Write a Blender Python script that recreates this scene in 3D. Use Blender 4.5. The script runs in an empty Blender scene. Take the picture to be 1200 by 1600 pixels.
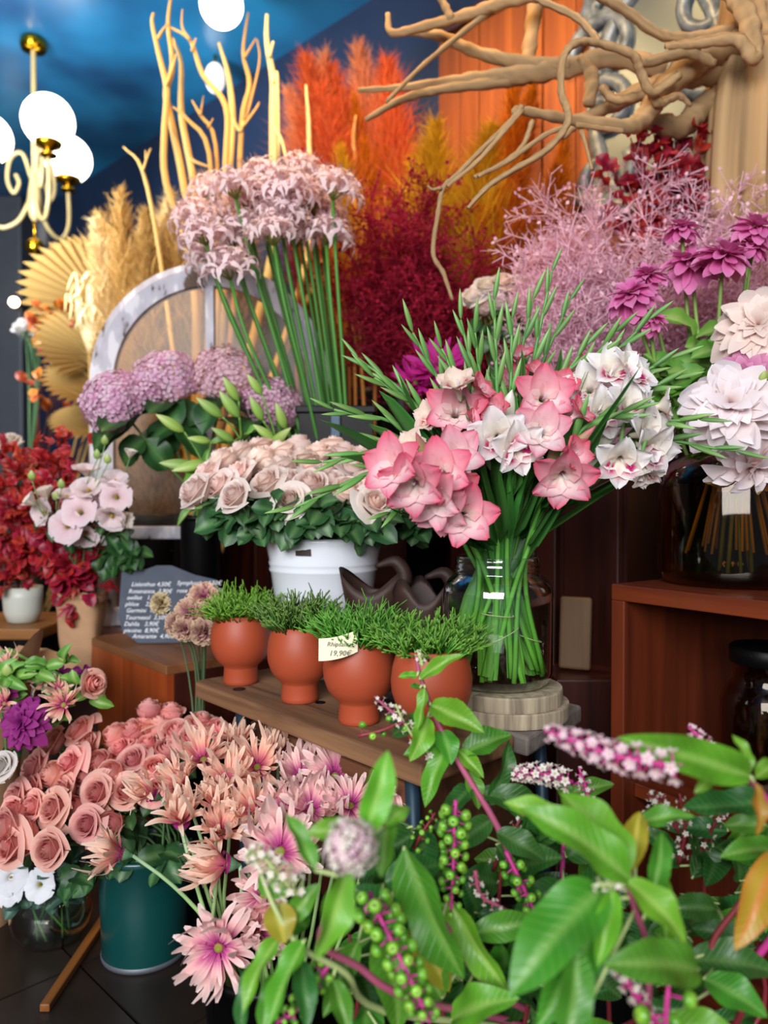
import bpy, math, random
import numpy as np
from mathutils import Vector as V, Matrix, Quaternion
random.seed(11)
R = random.uniform
SC = bpy.context.scene
COL = SC.collection

# ------------------------------------------------------------ camera, light, exposure
H = 0.90                                   # camera height above the tiled floor
PITCH = math.radians(1.0)
cam_d = bpy.data.cameras.new('camera')
cam = bpy.data.objects.new('camera', cam_d)
COL.objects.link(cam)
cam.location = (0, 0, H)
cam.rotation_euler = (math.radians(90) - PITCH, 0, 0)
cam_d.sensor_fit = 'VERTICAL'
cam_d.sensor_height = 36.0
cam_d.sensor_width = 27.0
cam_d.lens = 27.0
cam_d.clip_start = 0.02
cam_d.dof.use_dof = True
cam_d.dof.focus_distance = 1.20
cam_d.dof.aperture_fstop = 2.6
SC.camera = cam
SC.view_settings.view_transform = 'Standard'
SC.view_settings.look = 'None'
SC.view_settings.gamma = 1.0
SC.view_settings.use_curve_mapping = False
SC.view_settings.exposure = 0.0

world = bpy.data.worlds.new('shop_ambient')
world.use_nodes = True
world.node_tree.nodes['Background'].inputs[0].default_value = (0.75, 0.82, 1.0, 1)
world.node_tree.nodes['Background'].inputs[1].default_value = 0.20
SC.world = world


def lamp(name, kind, loc, target, power, color, size=1.0, size_y=None, spot=60):
    d = bpy.data.lights.new(name, kind)
    d.energy = power
    d.color = color
    if kind == 'AREA':
        d.shape = 'RECTANGLE'
        d.size = size
        d.size_y = size_y or size
    elif kind == 'SPOT':
        d.spot_size = math.radians(spot)
        d.spot_blend = 0.8
        d.shadow_soft_size = size
    else:
        d.shadow_soft_size = size
    o = bpy.data.objects.new(name, d)
    COL.objects.link(o)
    o.location = loc
    dv = V(target) - V(loc)
    o.rotation_euler = dv.to_track_quat('-Z', 'Y').to_euler()
    return o


# daylight through the shop window behind and above the photographer
lamp('shop_window_daylight', 'AREA', (-1.0, -2.6, 2.25), (0.05, 1.4, 0.8), 285, (0.98, 0.98, 1.0), 3.2, 2.0)
# warm ceiling spots over the dried flowers along the wall
WARM = (1.0, 0.62, 0.26)
lamp('ceiling_spot_wall', 'SPOT', (0.15, 1.55, 2.82), (0.65, 2.45, 1.75), 44, WARM, 0.06, spot=95)
lamp('ceiling_spot_dried', 'SPOT', (-0.35, 1.9, 2.82), (0.05, 2.6, 1.6), 75, WARM, 0.06, spot=95)
lamp('ceiling_spot_grass', 'SPOT', (-0.95, 1.9, 2.82), (-0.8, 2.9, 1.2), 50, (1.0, 0.66, 0.30), 0.06, spot=95)
lamp('ceiling_spot_far', 'SPOT', (-1.75, 2.35, 2.82), (-1.35, 2.95, 1.25), 60, WARM, 0.06, spot=90)
lamp('added_ceiling_fill', 'AREA', (-1.6, 2.2, 1.9), (-1.7, 5.2, 2.9), 60, (0.72, 0.86, 1.0), 0.6)  # unseen fill lamp, added to brighten the blue ceiling

# ------------------------------------------------------------ helpers
CAMP = V((0, 0, H))
FW = V((0, math.cos(PITCH), -math.sin(PITCH)))
UP = V((0, math.sin(PITCH), math.cos(PITCH)))
ZUP = V((0, 0, 1))


def at(px, py, Y):
    """the place in the shop, Y metres away, that the photograph shows at px, py"""
    d = FW + UP * ((800 - py) / 1200.0) + V((1, 0, 0)) * ((px - 600) / 1200.0)
    return CAMP + d * (Y / d.y)


def px2m(n, Y):
    return n * Y / 1200.0


def hexc(h):
    h = h.lstrip('#')
    r = [int(h[i:i + 2], 16) / 255 for i in (0, 2, 4)]
    return V([c / 12.92 if c <= 0.04045 else ((c + 0.055) / 1.055) ** 2.4 for c in r])


def mix(a, b, t):
    t = max(0.0, min(1.0, t))
    return a * (1 - t) + b * t


def bez(p0, p1, p2, p3, n=8):
    o = []
    for i in range(n + 1):
        t = i / n
        s = 1 - t
        o.append(p0 * s**3 + p1 * 3 * s * s * t + p2 * 3 * s * t * t + p3 * t**3)
    return o


def smooth(pts, n=4):
    """Catmull-Rom through the points"""
    P = [V(p) for p in pts]
    if len(P) < 3:
        return [P[0].lerp(P[-1], i / (n * 2)) for i in range(n * 2 + 1)]
    P = [P[0] * 2 - P[1]] + P + [P[-1] * 2 - P[-2]]
    o = []
    for i in range(1, len(P) - 2):
        a, b, c, d = P[i - 1], P[i], P[i + 1], P[i + 2]
        for k in range(n):
            t = k / n
            o.append(0.5 * ((2 * b) + (c - a) * t + (2 * a - 5 * b + 4 * c - d) * t * t + (3 * b - a - 3 * c + d) * t**3))
    o.append(P[-2])
    return o


def spread(vals, n):
    """stretch a list of values over n samples"""
    if not hasattr(vals, '__len__'):
        return [vals] * n
    m = len(vals)
    o = []
    for i in range(n):
        f = i / max(1, n - 1) * (m - 1)
        k = min(int(f), m - 2) if m > 1 else 0
        o.append(vals[k] if m == 1 else vals[k] + (vals[k + 1] - vals[k]) * (f - k))
    return o


GREY = V((0.5, 0.5, 0.5))


class MB:
    """collects shapes; build() links them as ONE mesh object"""

    def __init__(s):
        s.v, s.f, s.c = [], [], []

    def surf(s, fn, nu, nv, wrap=False):
        b = len(s.v)
        cu = nu if wrap else nu + 1
        for j in range(nv + 1):
            for i in range(cu):
                p, c = fn(i / nu, j / nv)
                s.v.append(tuple(p))
                s.c.append(tuple(c))
        for j in range(nv):
            for i in range(nu):
                i2 = (i + 1) % cu if wrap else i + 1
                s.f.append((b + j * cu + i, b + j * cu + i2, b + (j + 1) * cu + i2, b + (j + 1) * cu + i))

    def tube(s, pts, rad, n=6, col=GREY, cap=True, gnarl=0.0):
        pts = [V(p) for p in pts]
        m = len(pts)
        rad = spread(rad, m)
        cols = spread(col, m) if isinstance(col, list) else [col] * m
        b = len(s.v)
        t0 = (pts[1] - pts[0]).normalized()
        x = t0.orthogonal().normalized()
        gr = [random.uniform(-1, 1) for _ in range(n)]
        for k in range(m):
            t = pts[min(k + 1, m - 1)] - pts[max(k - 1, 0)]
            t = t.normalized() if t.length > 1e-9 else t0
            x = (x - t * x.dot(t))
            x = x.normalized() if x.length > 1e-9 else t.orthogonal().normalized()
            y = t.cross(x)
            for i in range(n):
                a = 2 * math.pi * i / n
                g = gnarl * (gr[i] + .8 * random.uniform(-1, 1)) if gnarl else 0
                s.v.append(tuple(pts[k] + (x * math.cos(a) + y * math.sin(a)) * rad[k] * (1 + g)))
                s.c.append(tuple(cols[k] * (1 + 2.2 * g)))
        for k in range(m - 1):
            for i in range(n):
                s.f.append((b + k * n + i, b + k * n + (i + 1) % n, b + (k + 1) * n + (i + 1) % n, b + (k + 1) * n + i))
        if cap:
            s.f.append(tuple(b + i for i in reversed(range(n))))
            s.f.append(tuple(b + (m - 1) * n + i for i in range(n)))

    def lathe(s, prof, n=24, col=GREY, o=(0, 0, 0), cap0=False, cap1=False):
        b = len(s.v)
        ox, oy, oz = o
        m = len(prof)
        cols = spread(col, m) if isinstance(col, list) else [col] * m
        for k, (r, z) in enumerate(prof):
            for i in range(n):
                a = 2 * math.pi * i / n
                s.v.append((ox + r * math.cos(a), oy + r * math.sin(a), oz + z))
                s.c.append(tuple(cols[k]))
        for k in range(m - 1):
            for i in range(n):
                s.f.append((b + k * n + i, b + k * n + (i + 1) % n, b + (k + 1) * n + (i + 1) % n, b + (k + 1) * n + i))
        if cap0:
            s.f.append(tuple(b + i for i in reversed(range(n))))
        if cap1:
            s.f.append(tuple(b + (m - 1) * n + i for i in range(n)))

    def ball(s, c, r, nu=10, nv=6, col=GREY, col2=None):
        c = V(c)
        r = (r, r, r) if not hasattr(r, '__len__') else r
        col2 = col2 if col2 is not None else col

        def fn(u, v):
            a, e = 2 * math.pi * u, math.pi * (v - 0.5)
            q = V((math.cos(a) * math.cos(e) * r[0], math.sin(a) * math.cos(e) * r[1], math.sin(e) * r[2]))
            return c + q, mix(col, col2, v)
        s.surf(fn, nu, nv, True)

    def box(s, lo, hi, col=GREY, M=None):
        b = len(s.v)
        for z in (lo[2], hi[2]):
            for x, y in ((lo[0], lo[1]), (hi[0], lo[1]), (hi[0], hi[1]), (lo[0], hi[1])):
                p = V((x, y, z))
                s.v.append(tuple(M @ p if M else p))
                s.c.append(tuple(col))
        for q in ((0, 3, 2, 1), (4, 5, 6, 7), (0, 1, 5, 4), (1, 2, 6, 5), (2, 3, 7, 6), (3, 0, 4, 7)):
            s.f.append(tuple(b + i for i in q))

    def prism(s, poly, z0, z1, col=GREY):
        b = len(s.v)
        n = len(poly)
        for z in (z0, z1):
            for x, y in poly:
                s.v.append((x, y, z))
                s.c.append(tuple(col))
        s.f.append(tuple(b + i for i in reversed(range(n))))
        s.f.append(tuple(b + n + i for i in range(n)))
        for i in range(n):
            j = (i + 1) % n
            s.f.append((b + i, b + j, b + n + j, b + n + i))

    def raw(s, verts, faces, cols):
        b = len(s.v)
        s.v.extend(map(tuple, verts))
        s.c.extend(map(tuple, cols))
        s.f.extend(tuple(b + i for i in f) for f in faces)

    def put(s, o, M):
        """append another MB, moved by the matrix"""
        b = len(s.v)
        s.v.extend(tuple(M @ V(p)) for p in o.v)
        s.c.extend(o.c)
        s.f.extend(tuple(b + i for i in f) for f in o.f)

    def mesh(s, name, mat, smooth_=True):
        me = bpy.data.meshes.new(name)
        me.from_pydata(s.v, [], s.f)
        a = me.color_attributes.new('col', 'FLOAT_COLOR', 'POINT')
        arr = np.ones((len(s.v), 4), np.float32)
        if s.v:
            arr[:, :3] = np.asarray(s.c, np.float32)
        a.data.foreach_set('color', arr.ravel())
        if smooth_:
            me.polygons.foreach_set('use_smooth', [True] * len(me.polygons))
        me.materials.append(mat)
        return me

    def build(s, name, mat, parent=None, smooth_=True, bevel=0.0, kind=None):
        return link(name, s.mesh(name, mat, smooth_), parent, None, bevel, kind)


def link(name, me, parent=None, mw=None, bevel=0.0, kind=None):
    o = bpy.data.objects.new(name, me)
    COL.objects.link(o)
    if parent is not None:
        o.parent = parent
    if mw is not None:
        o.matrix_local = mw
    if bevel:
        m = o.modifiers.new('bevel', 'BEVEL')
        m.width = bevel
        m.segments = 2
        m.limit_method = 'ANGLE'
    if kind:
        o['kind'] = kind
    return o


def tag(o, label=None, cat=None, group=None, kind=None):
    for k, v in (('label', label), ('category', cat), ('group', group), ('kind', kind)):
        if v:
            o[k] = v
    return o


def thing(name, label, cat, loc=(0, 0, 0), group=None, rz=0):
    o = bpy.data.objects.new(name, None)
    COL.objects.link(o)
    o.empty_display_size = 0.03
    o.location = loc
    o.rotation_euler = (0, 0, rz)
    return tag(o, label, cat, group)


def mat4(loc, q, s=1.0):
    sv = V((s, s, s)) if not hasattr(s, '__len__') else V(s)
    return Matrix.LocRotScale(V(loc), q, sv)


def aim(d, roll=0.0):
    return V(d).to_track_quat('Z', 'Y') @ Quaternion((0, 0, 1), roll)


def axes(x, n):
    """rotation with local X along x and local Z near n"""
    x = V(x).normalized()
    n = V(n)
    z = n - x * n.dot(x)
    if z.length < 1e-4:
        z = x.orthogonal()
    z.normalize()
    return Matrix((x, z.cross(x), z)).transposed().to_quaternion()


ORD = ['first', 'second', 'third', 'fourth', 'fifth', 'sixth', 'seventh', 'eighth', 'ninth', 'tenth', 'eleventh', 'twelfth', 'thirteenth', 'fourteenth']
ROWS = ['top', 'second', 'third', 'fourth', 'fifth', 'sixth']


def row_labels(items, fmt, per, bottom='bottom'):
    """{index: label}: counts heads row by row from the top, each row from the left"""
    idx = sorted(range(len(items)), key=lambda i: items[i][1])
    nr = max(1, math.ceil(len(idx) / per))
    out = {}
    for r in range(nr):
        row = sorted(idx[r * per:(r + 1) * per], key=lambda i: items[i][0])
        rn = bottom if r == nr - 1 and nr > 1 else ROWS[r]
        for k, i in enumerate(row):
            out[i] = fmt.format(o=ORD[k], r=rn)
    return out


# ------------------------------------------------------------ materials
def newmat(name):
    m = bpy.data.materials.new(name)
    m.use_nodes = True
    nt = m.node_tree
    return m, nt, nt.nodes['Principled BSDF'], nt.nodes['Material Output']


def N(nt, t, **kw):
    n = nt.nodes.new(t)
    for k, v in kw.items():
        setattr(n, k, v)
    return n


def plain(name, col, rough=0.5, metal=0.0, noise=0.0, nscale=20, bump=0.0, coat=0.0, spec=0.5, col2=None, stretch=(1, 1, 1)):
    m, nt, b, out = newmat(name)
    col = hexc(col) if isinstance(col, str) else col
    col2 = (hexc(col2) if isinstance(col2, str) else col2) if col2 is not None else col * (1 - noise)
    b.inputs['Roughness'].default_value = rough
    b.inputs['Metallic'].default_value = metal
    b.inputs['Coat Weight'].default_value = coat
    b.inputs['Specular IOR Level'].default_value = spec
    tc = N(nt, 'ShaderNodeTexCoord')
    mp = N(nt, 'ShaderNodeMapping')
    mp.inputs['Scale'].default_value = stretch
    nz = N(nt, 'ShaderNodeTexNoise')
    nz.inputs['Scale'].default_value = nscale
    nz.inputs['Detail'].default_value = 6
    nt.links.new(tc.outputs['Object'], mp.inputs['Vector'])
    nt.links.new(mp.outputs[0], nz.inputs['Vector'])
    rp = N(nt, 'ShaderNodeValToRGB')
    rp.color_ramp.elements[0].position = 0.3
    rp.color_ramp.elements[1].position = 0.7
    rp.color_ramp.elements[0].color = (*col2, 1)
    rp.color_ramp.elements[1].color = (*col, 1)
    nt.links.new(nz.outputs[0], rp.inputs[0])
    nt.links.new(rp.outputs[0], b.inputs['Base Color'])
    if bump:
        bp = N(nt, 'ShaderNodeBump')
        bp.inputs['Strength'].default_value = bump
        bp.inputs['Distance'].default_value = 0.004
        nt.links.new(nz.outputs[0], bp.inputs['Height'])
        nt.links.new(bp.outputs[0], b.inputs['Normal'])
    return m


def wood(name, c1, c2, axis=0, scale=9, rough=0.5, coat=0.0, bump=0.25, per_object=0.12):
    m, nt, b, out = newmat(name)
    b.inputs['Roughness'].default_value = rough
    b.inputs['Coat Weight'].default_value = coat
    tc = N(nt, 'ShaderNodeTexCoord')
    oi = N(nt, 'ShaderNodeObjectInfo')
    ad = N(nt, 'ShaderNodeVectorMath', operation='ADD')
    sc = N(nt, 'ShaderNodeVectorMath', operation='SCALE')
    sc.inputs['Scale'].default_value = 7.0
    nt.links.new(oi.outputs['Random'], sc.inputs[0])
    nt.links.new(tc.outputs['Object'], ad.inputs[0])
    nt.links.new(sc.outputs[0], ad.inputs[1])
    mp = N(nt, 'ShaderNodeMapping')
    s = [scale * 4] * 3
    s[axis] = scale * 0.28
    mp.inputs['Scale'].default_value = s
    nt.links.new(ad.outputs[0], mp.inputs['Vector'])
    nz = N(nt, 'ShaderNodeTexNoise')
    nz.inputs['Scale'].default_value = 1.0
    nz.inputs['Detail'].default_value = 8
    nz.inputs['Distortion'].default_value = 0.7
    nt.links.new(mp.outputs[0], nz.inputs['Vector'])
    rp = N(nt, 'ShaderNodeValToRGB')
    rp.color_ramp.elements[0].position = 0.3
    rp.color_ramp.elements[1].position = 0.68
    rp.color_ramp.elements[0].color = (*hexc(c2), 1)
    rp.color_ramp.elements[1].color = (*hexc(c1), 1)
    nt.links.new(nz.outputs[0], rp.inputs[0])
    hs = N(nt, 'ShaderNodeHueSaturation')
    ma = N(nt, 'ShaderNodeMapRange')
    ma.inputs['To Min'].default_value = 1 - per_object
    ma.inputs['To Max'].default_value = 1 + per_object
    nt.links.new(oi.outputs['Random'], ma.inputs[0])
    nt.links.new(ma.outputs[0], hs.inputs['Value'])
    nt.links.new(rp.outputs[0], hs.inputs['Color'])
    nt.links.new(hs.outputs[0], b.inputs['Base Color'])
    bp = N(nt, 'ShaderNodeBump')
    bp.inputs['Strength'].default_value = bump
    bp.inputs['Distance'].default_value = 0.003
    nt.links.new(nz.outputs[0], bp.inputs['Height'])
    nt.links.new(bp.outputs[0], b.inputs['Normal'])
    return m


def organic(name, rough=0.55, trans=0.3, vary=0.1, spec=0.3, veins=False, sat=1.0, hue=0.0, bumpscale=0):
    """petals, leaves, stems: colour from the mesh's own 'col', light passes through"""
    m, nt, b, out = newmat(name)
    b.inputs['Roughness'].default_value = rough
    b.inputs['Specular IOR Level'].default_value = spec
    at_ = N(nt, 'ShaderNodeAttribute', attribute_name='col')
    oi = N(nt, 'ShaderNodeObjectInfo')
    ma = N(nt, 'ShaderNodeMapRange')
    ma.inputs['To Min'].default_value = 1 - vary
    ma.inputs['To Max'].default_value = 1 + vary
    nt.links.new(oi.outputs['Random'], ma.inputs[0])
    hs = N(nt, 'ShaderNodeHueSaturation')
    hs.inputs['Saturation'].default_value = sat
    nt.links.new(ma.outputs[0], hs.inputs['Value'])
    nt.links.new(at_.outputs['Color'], hs.inputs['Color'])
    src = hs.outputs[0]
    if hue:
        mh = N(nt, 'ShaderNodeMath', operation='MULTIPLY_ADD')
        fr = N(nt, 'ShaderNodeMath', operation='MULTIPLY')
        fr.inputs[1].default_value = 7.31
        fc = N(nt, 'ShaderNodeMath', operation='FRACT')
        nt.links.new(oi.outputs['Random'], fr.inputs[0])
        nt.links.new(fr.outputs[0], fc.inputs[0])
        nt.links.new(fc.outputs[0], mh.inputs[0])
        mh.inputs[1].default_value = hue * 2
        mh.inputs[2].default_value = 0.5 - hue
        nt.links.new(mh.outputs[0], hs.inputs['Hue'])
    nrm = None
    if veins or bumpscale:
        tc = N(nt, 'ShaderNodeTexCoord')
        bp = N(nt, 'ShaderNodeBump')
        if veins:
            sp = N(nt, 'ShaderNodeSeparateXYZ')
            nt.links.new(tc.outputs['Object'], sp.inputs[0])
            ab = N(nt, 'ShaderNodeMath', operation='ABSOLUTE')
            nt.links.new(sp.outputs['Y'], ab.inputs[0])
            mu = N(nt, 'ShaderNodeMath', operation='MULTIPLY_ADD')
            mu.inputs[1].default_value = -0.5
            nt.links.new(ab.outputs[0], mu.inputs[0])
            nt.links.new(sp.outputs['X'], mu.inputs[2])
            m2 = N(nt, 'ShaderNodeMath', operation='MULTIPLY')
            m2.inputs[1].default_value = 75
            nt.links.new(mu.outputs[0], m2.inputs[0])
            sn = N(nt, 'ShaderNodeMath', operation='SINE')
            nt.links.new(m2.outputs[0], sn.inputs[0])
            pw = N(nt, 'ShaderNodeMapRange')
            pw.inputs['From Min'].default_value = 0.7
            pw.inputs['From Max'].default_value = 1.0
            nt.links.new(sn.outputs[0], pw.inputs[0])
            nt.links.new(pw.outputs[0], bp.inputs['Height'])
            bp.inputs['Strength'].default_value = 0.35
            bp.inputs['Distance'].default_value = 0.0015
            mx = N(nt, 'ShaderNodeMix', data_type='RGBA', blend_type='MIX')
            fm = N(nt, 'ShaderNodeMath', operation='MULTIPLY')
            fm.inputs[1].default_value = 0.10
            nt.links.new(pw.outputs[0], fm.inputs[0])
            nt.links.new(fm.outputs[0], mx.inputs['Factor'])
            nt.links.new(src, mx.inputs['A'])
            mx.inputs['B'].default_value = (*hexc('#b9d77a'), 1)
            src = mx.outputs['Result']
        else:
            nz = N(nt, 'ShaderNodeTexNoise')
            nz.inputs['Scale'].default_value = bumpscale
            nt.links.new(tc.outputs['Object'], nz.inputs['Vector'])
            nt.links.new(nz.outputs[0], bp.inputs['Height'])
            bp.inputs['Strength'].default_value = 0.3
            bp.inputs['Distance'].default_value = 0.002
        nrm = bp.outputs[0]
        nt.links.new(nrm, b.inputs['Normal'])
    nt.links.new(src, b.inputs['Base Color'])
    if trans:
        tr = N(nt, 'ShaderNodeBsdfTranslucent')
        nt.links.new(src, tr.inputs['Color'])
        mx = N(nt, 'ShaderNodeMixShader')
        mx.inputs[0].default_value = trans
        nt.links.new(b.outputs[0], mx.inputs[1])
        nt.links.new(tr.outputs[0], mx.inputs[2])
        nt.links.new(mx.outputs[0], out.inputs['Surface'])
    return m


def glassy(name, tint, refl=1.0, rough=0.02):
    """thin glass wall: clear tinted transmission plus Fresnel reflection"""
    m, nt, b, out = newmat(name)
    nt.nodes.remove(b)
    tr = N(nt, 'ShaderNodeBsdfTransparent')
    tr.inputs['Color'].default_value = (*tint, 1)
    gl = N(nt, 'ShaderNodeBsdfGlossy')
    gl.inputs['Roughness'].default_value = rough
    lw = N(nt, 'ShaderNodeLayerWeight')
    lw.inputs['Blend'].default_value = 0.5
    pw = N(nt, 'ShaderNodeMath', operation='POWER')
    pw.inputs[1].default_value = 3.0
    nt.links.new(lw.outputs['Facing'], pw.inputs[0])
    mu = N(nt, 'ShaderNodeMath', operation='MULTIPLY_ADD')
    mu.inputs[1].default_value = 0.75 * refl
    mu.inputs[2].default_value = 0.035 * refl
    mu.use_clamp = True
    nt.links.new(pw.outputs[0], mu.inputs[0])
    mx = N(nt, 'ShaderNodeMixShader')
    nt.links.new(mu.outputs[0], mx.inputs[0])
    nt.links.new(tr.outputs[0], mx.inputs[1])
    nt.links.new(gl.outputs[0], mx.inputs[2])
    nt.links.new(mx.outputs[0], out.inputs['Surface'])
    return m


def glow(name, col, strength):
    m, nt, b, out = newmat(name)
    b.inputs['Base Color'].default_value = (0.9, 0.9, 0.88, 1)
    b.inputs['Emission Color'].default_value = (*col, 1)
    b.inputs['Emission Strength'].default_value = strength
    return m


PETAL = organic('petal', 0.6, 0.36, 0.07, 0.25)
PETALV = organic('petal_varied', 0.6, 0.42, 0.13, 0.25, hue=0.012)
LEAF = organic('green_leaf', 0.42, 0.25, 0.16, 0.45, hue=0.012)
BROAD = organic('broad_leaf', 0.38, 0.30, 0.16, 0.5, veins=True, hue=0.015)
STEM = organic('stem', 0.5, 0.0, 0.12, 0.4)
DRY = organic('dried_plume', 0.85, 0.35, 0.10, 0.1)
TWIG = organic('bare_wood', 0.75, 0.0, 0.06, 0.2, bumpscale=60)
BERRY = organic('berry_skin', 0.28, 0.0, 0.12, 0.5, hue=0.01)
FLAT = organic('painted_colour', 0.6, 0.0, 0.0, 0.3)
PANEL_WOOD = wood('orange_panel_wood', '#ae5a1a', '#7c370e', 2, 5, 0.6, 0.0, 0.1, 0.18)
DARK_WOOD = wood('dark_mahogany', '#4a1d12', '#260c08', 2, 5, 0.4, 0.2, 0.1)
CUBE_WOOD = wood('red_brown_wood', '#7a3418', '#4a1c0e', 0, 5, 0.35, 0.3, 0.08, 0.06)
CUBE_WOODV = wood('red_brown_wood_upright', '#6a2c14', '#40180c', 2, 5, 0.4, 0.2, 0.08, 0.06)
STOOL_WOOD = wood('orange_stool_wood', '#a84d1c', '#7c3210', 2, 5, 0.4, 0.2, 0.08, 0.05)
BENCH_WOOD = wood('weathered_brown_plank', '#8d6644', '#54341f', 0, 7, 0.75, 0, 0.5, 0.05)
GREY_WOOD = wood('weathered_grey_plank', '#8a8078', '#4d433c', 0, 7, 0.8, 0, 0.5, 0.05)
DISC_WOOD = wood('grey_disc_wood', '#bfae92', '#7d6f5b', 2, 16, 0.8, 0, 0.4, 0.08)
TRIM_WOOD = wood('floor_trim_wood', '#8a5522', '#5e3614', 1, 8, 0.5, 0, 0.2)
TERRA = plain('terracotta', '#a8492c', 0.48, noise=0.12, nscale=8, bump=0.05, spec=0.4)
SOIL = plain('potting_soil', '#2a1b12', 0.95, noise=0.5, nscale=200, bump=0.8)
WHITE_CERAMIC = plain('white_glazed_ceramic', '#dfe3ea', 0.16, noise=0.03, nscale=6, coat=0.5)
GREY_CERAMIC = plain('pale_grey_ceramic', '#c3c6bb', 0.4, noise=0.05, nscale=8)
TEAL = plain('teal_enamel', '#0c4846', 0.32, noise=0.25, nscale=5, coat=0.3)
BLACK = plain('black_plastic', '#060608', 0.42, noise=0.2, nscale=10, spec=0.15)
BLUE_STEEL = plain('blue_grey_steel', '#2c4354', 0.45, 0.4, noise=0.3, nscale=25)
IRON = plain('brown_woody_pod', '#3d261d', 0.6, noise=0.5, nscale=30, bump=0.4)
SLATE = plain('grey_slate', '#4a5160', 0.75, noise=0.3, nscale=18, bump=0.3)
CHALK = plain('chalk', '#eef0f2', 0.9)
KRAFT = plain('kraft_paper', '#b78f6a', 0.8, noise=0.15, nscale=30, bump=0.15)
TAG = plain('cream_paper', '#efe4c2', 0.85)
INK = plain('grey_ink', '#6b6a66', 0.8)
BRASS = plain('brass', '#b8891c', 0.22, 1.0, noise=0.15, nscale=8)
CREAM_METAL = plain('cream_painted_metal', '#b49a64', 0.4, noise=0.05)
LABEL_DARK = plain('dark_brown_sticker', '#32211b', 0.6, noise=0.3, nscale=60)
BLUE_PRINT = plain('cobalt_glaze', '#2338a0', 0.3)
SILVER = plain('silver_leaf_carving', '#9aa3a6', 0.42, 0.25, noise=0.5, nscale=30, bump=0.3, col2='#4b5152')
TWINE = plain('twine', '#d8cf9f', 0.8)
TILE = plain('dark_slate_tile', '#2b221d', 0.42, noise=0.5, nscale=9, bump=0.15)
GROUT = plain('tile_grout', '#4a3a2c', 0.9, noise=0.2)
CLEAR = glassy('clear_glass', V((0.95, 0.98, 0.96)), 2.2)
WATER = glassy('vase_water', V((0.88, 0.95, 0.86)), 0.4, 0.03)
AMBER = glassy('dark_amber_glass', V((0.66, 0.52, 0.28)), 1.0, 0.04)
RIPPLE = glassy('amber_rippled_pane', V((0.97, 0.88, 0.74)), 0.6, 0.3)
GLOBE = glow('lit_opal_globe', V((1.0, 0.93, 0.80)), 6.5)
REFLECT_GLOW = glow('lamp_reflection_glow', V((1.0, 0.78, 0.62)), 1.1)  # emission stands in for the soft reflection of the ceiling lamp
BULB = glow('warm_bulb', V((1.0, 0.78, 0.48)), 16.0)


def peeling():
    m, nt, b, out = newmat('peeling_white_paint')
    tc = N(nt, 'ShaderNodeTexCoord')
    nz = N(nt, 'ShaderNodeTexNoise')
    nz.inputs['Scale'].default_value = 14
    nz.inputs['Detail'].default_value = 9
    mp = N(nt, 'ShaderNodeMapping')
    mp.inputs['Scale'].default_value = (1.6, 1, 0.7)
    nt.links.new(tc.outputs['Object'], mp.inputs[0])
    nt.links.new(mp.outputs[0], nz.inputs['Vector'])
    rp = N(nt, 'ShaderNodeValToRGB')
    e = rp.color_ramp.elements
    e[0].position, e[0].color = 0.36, (*hexc('#5c4a3e'), 1)
    e[1].position, e[1].color = 0.40, (*hexc('#b2b0ba'), 1)
    x = e.new(0.52)
    x.color = (*hexc('#c0bec8'), 1)
    x = e.new(0.56)
    x.color = (*hexc('#dedce2'), 1)
    nt.links.new(nz.outputs[0], rp.inputs[0])
    nt.links.new(rp.outputs[0], b.inputs['Base Color'])
    bp = N(nt, 'ShaderNodeBump')
    bp.inputs['Strength'].default_value = 0.5
    bp.inputs['Distance'].default_value = 0.003
    nt.links.new(rp.outputs[0], bp.inputs['Height'])
    nt.links.new(bp.outputs[0], b.inputs['Normal'])
    b.inputs['Roughness'].default_value = 0.7
    return m


PAINT = peeling()


def ceiling_mat():
    m, nt, b, out = newmat('blue_lacquered_ceiling')
    b.inputs['Base Color'].default_value = (*hexc('#1b5c86'), 1)
    b.inputs['Roughness'].default_value = 0.28
    b.inputs['Specular IOR Level'].default_value = 1.0
    tc = N(nt, 'ShaderNodeTexCoord')
    nz = N(nt, 'ShaderNodeTexNoise')
    nz.inputs['Scale'].default_value = 1.3
    nz.inputs['Detail'].default_value = 3
    nt.links.new(tc.outputs['Object'], nz.inputs['Vector'])
    rp = N(nt, 'ShaderNodeValToRGB')
    rp.color_ramp.elements[0].position = 0.35
    rp.color_ramp.elements[1].position = 0.65
    rp.color_ramp.elements[0].color = (*hexc('#1b3d66'), 1)
    rp.color_ramp.elements[1].color = (*hexc('#2a8ab8'), 1)
    nt.links.new(nz.outputs[0], rp.inputs[0])
    nt.links.new(rp.outputs[0], b.inputs['Base Color'])
    return m


CEIL = ceiling_mat()
NAVY = plain('navy_wall_paint', '#1d2b45', 0.5, noise=0.2, nscale=3)
DIM_WALL = plain('dim_brown_wall', '#3a2a20', 0.7, noise=0.4, nscale=2)
PALE_WALL = plain('pale_plaster', '#8a857e', 0.8, noise=0.2, nscale=2)

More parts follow.
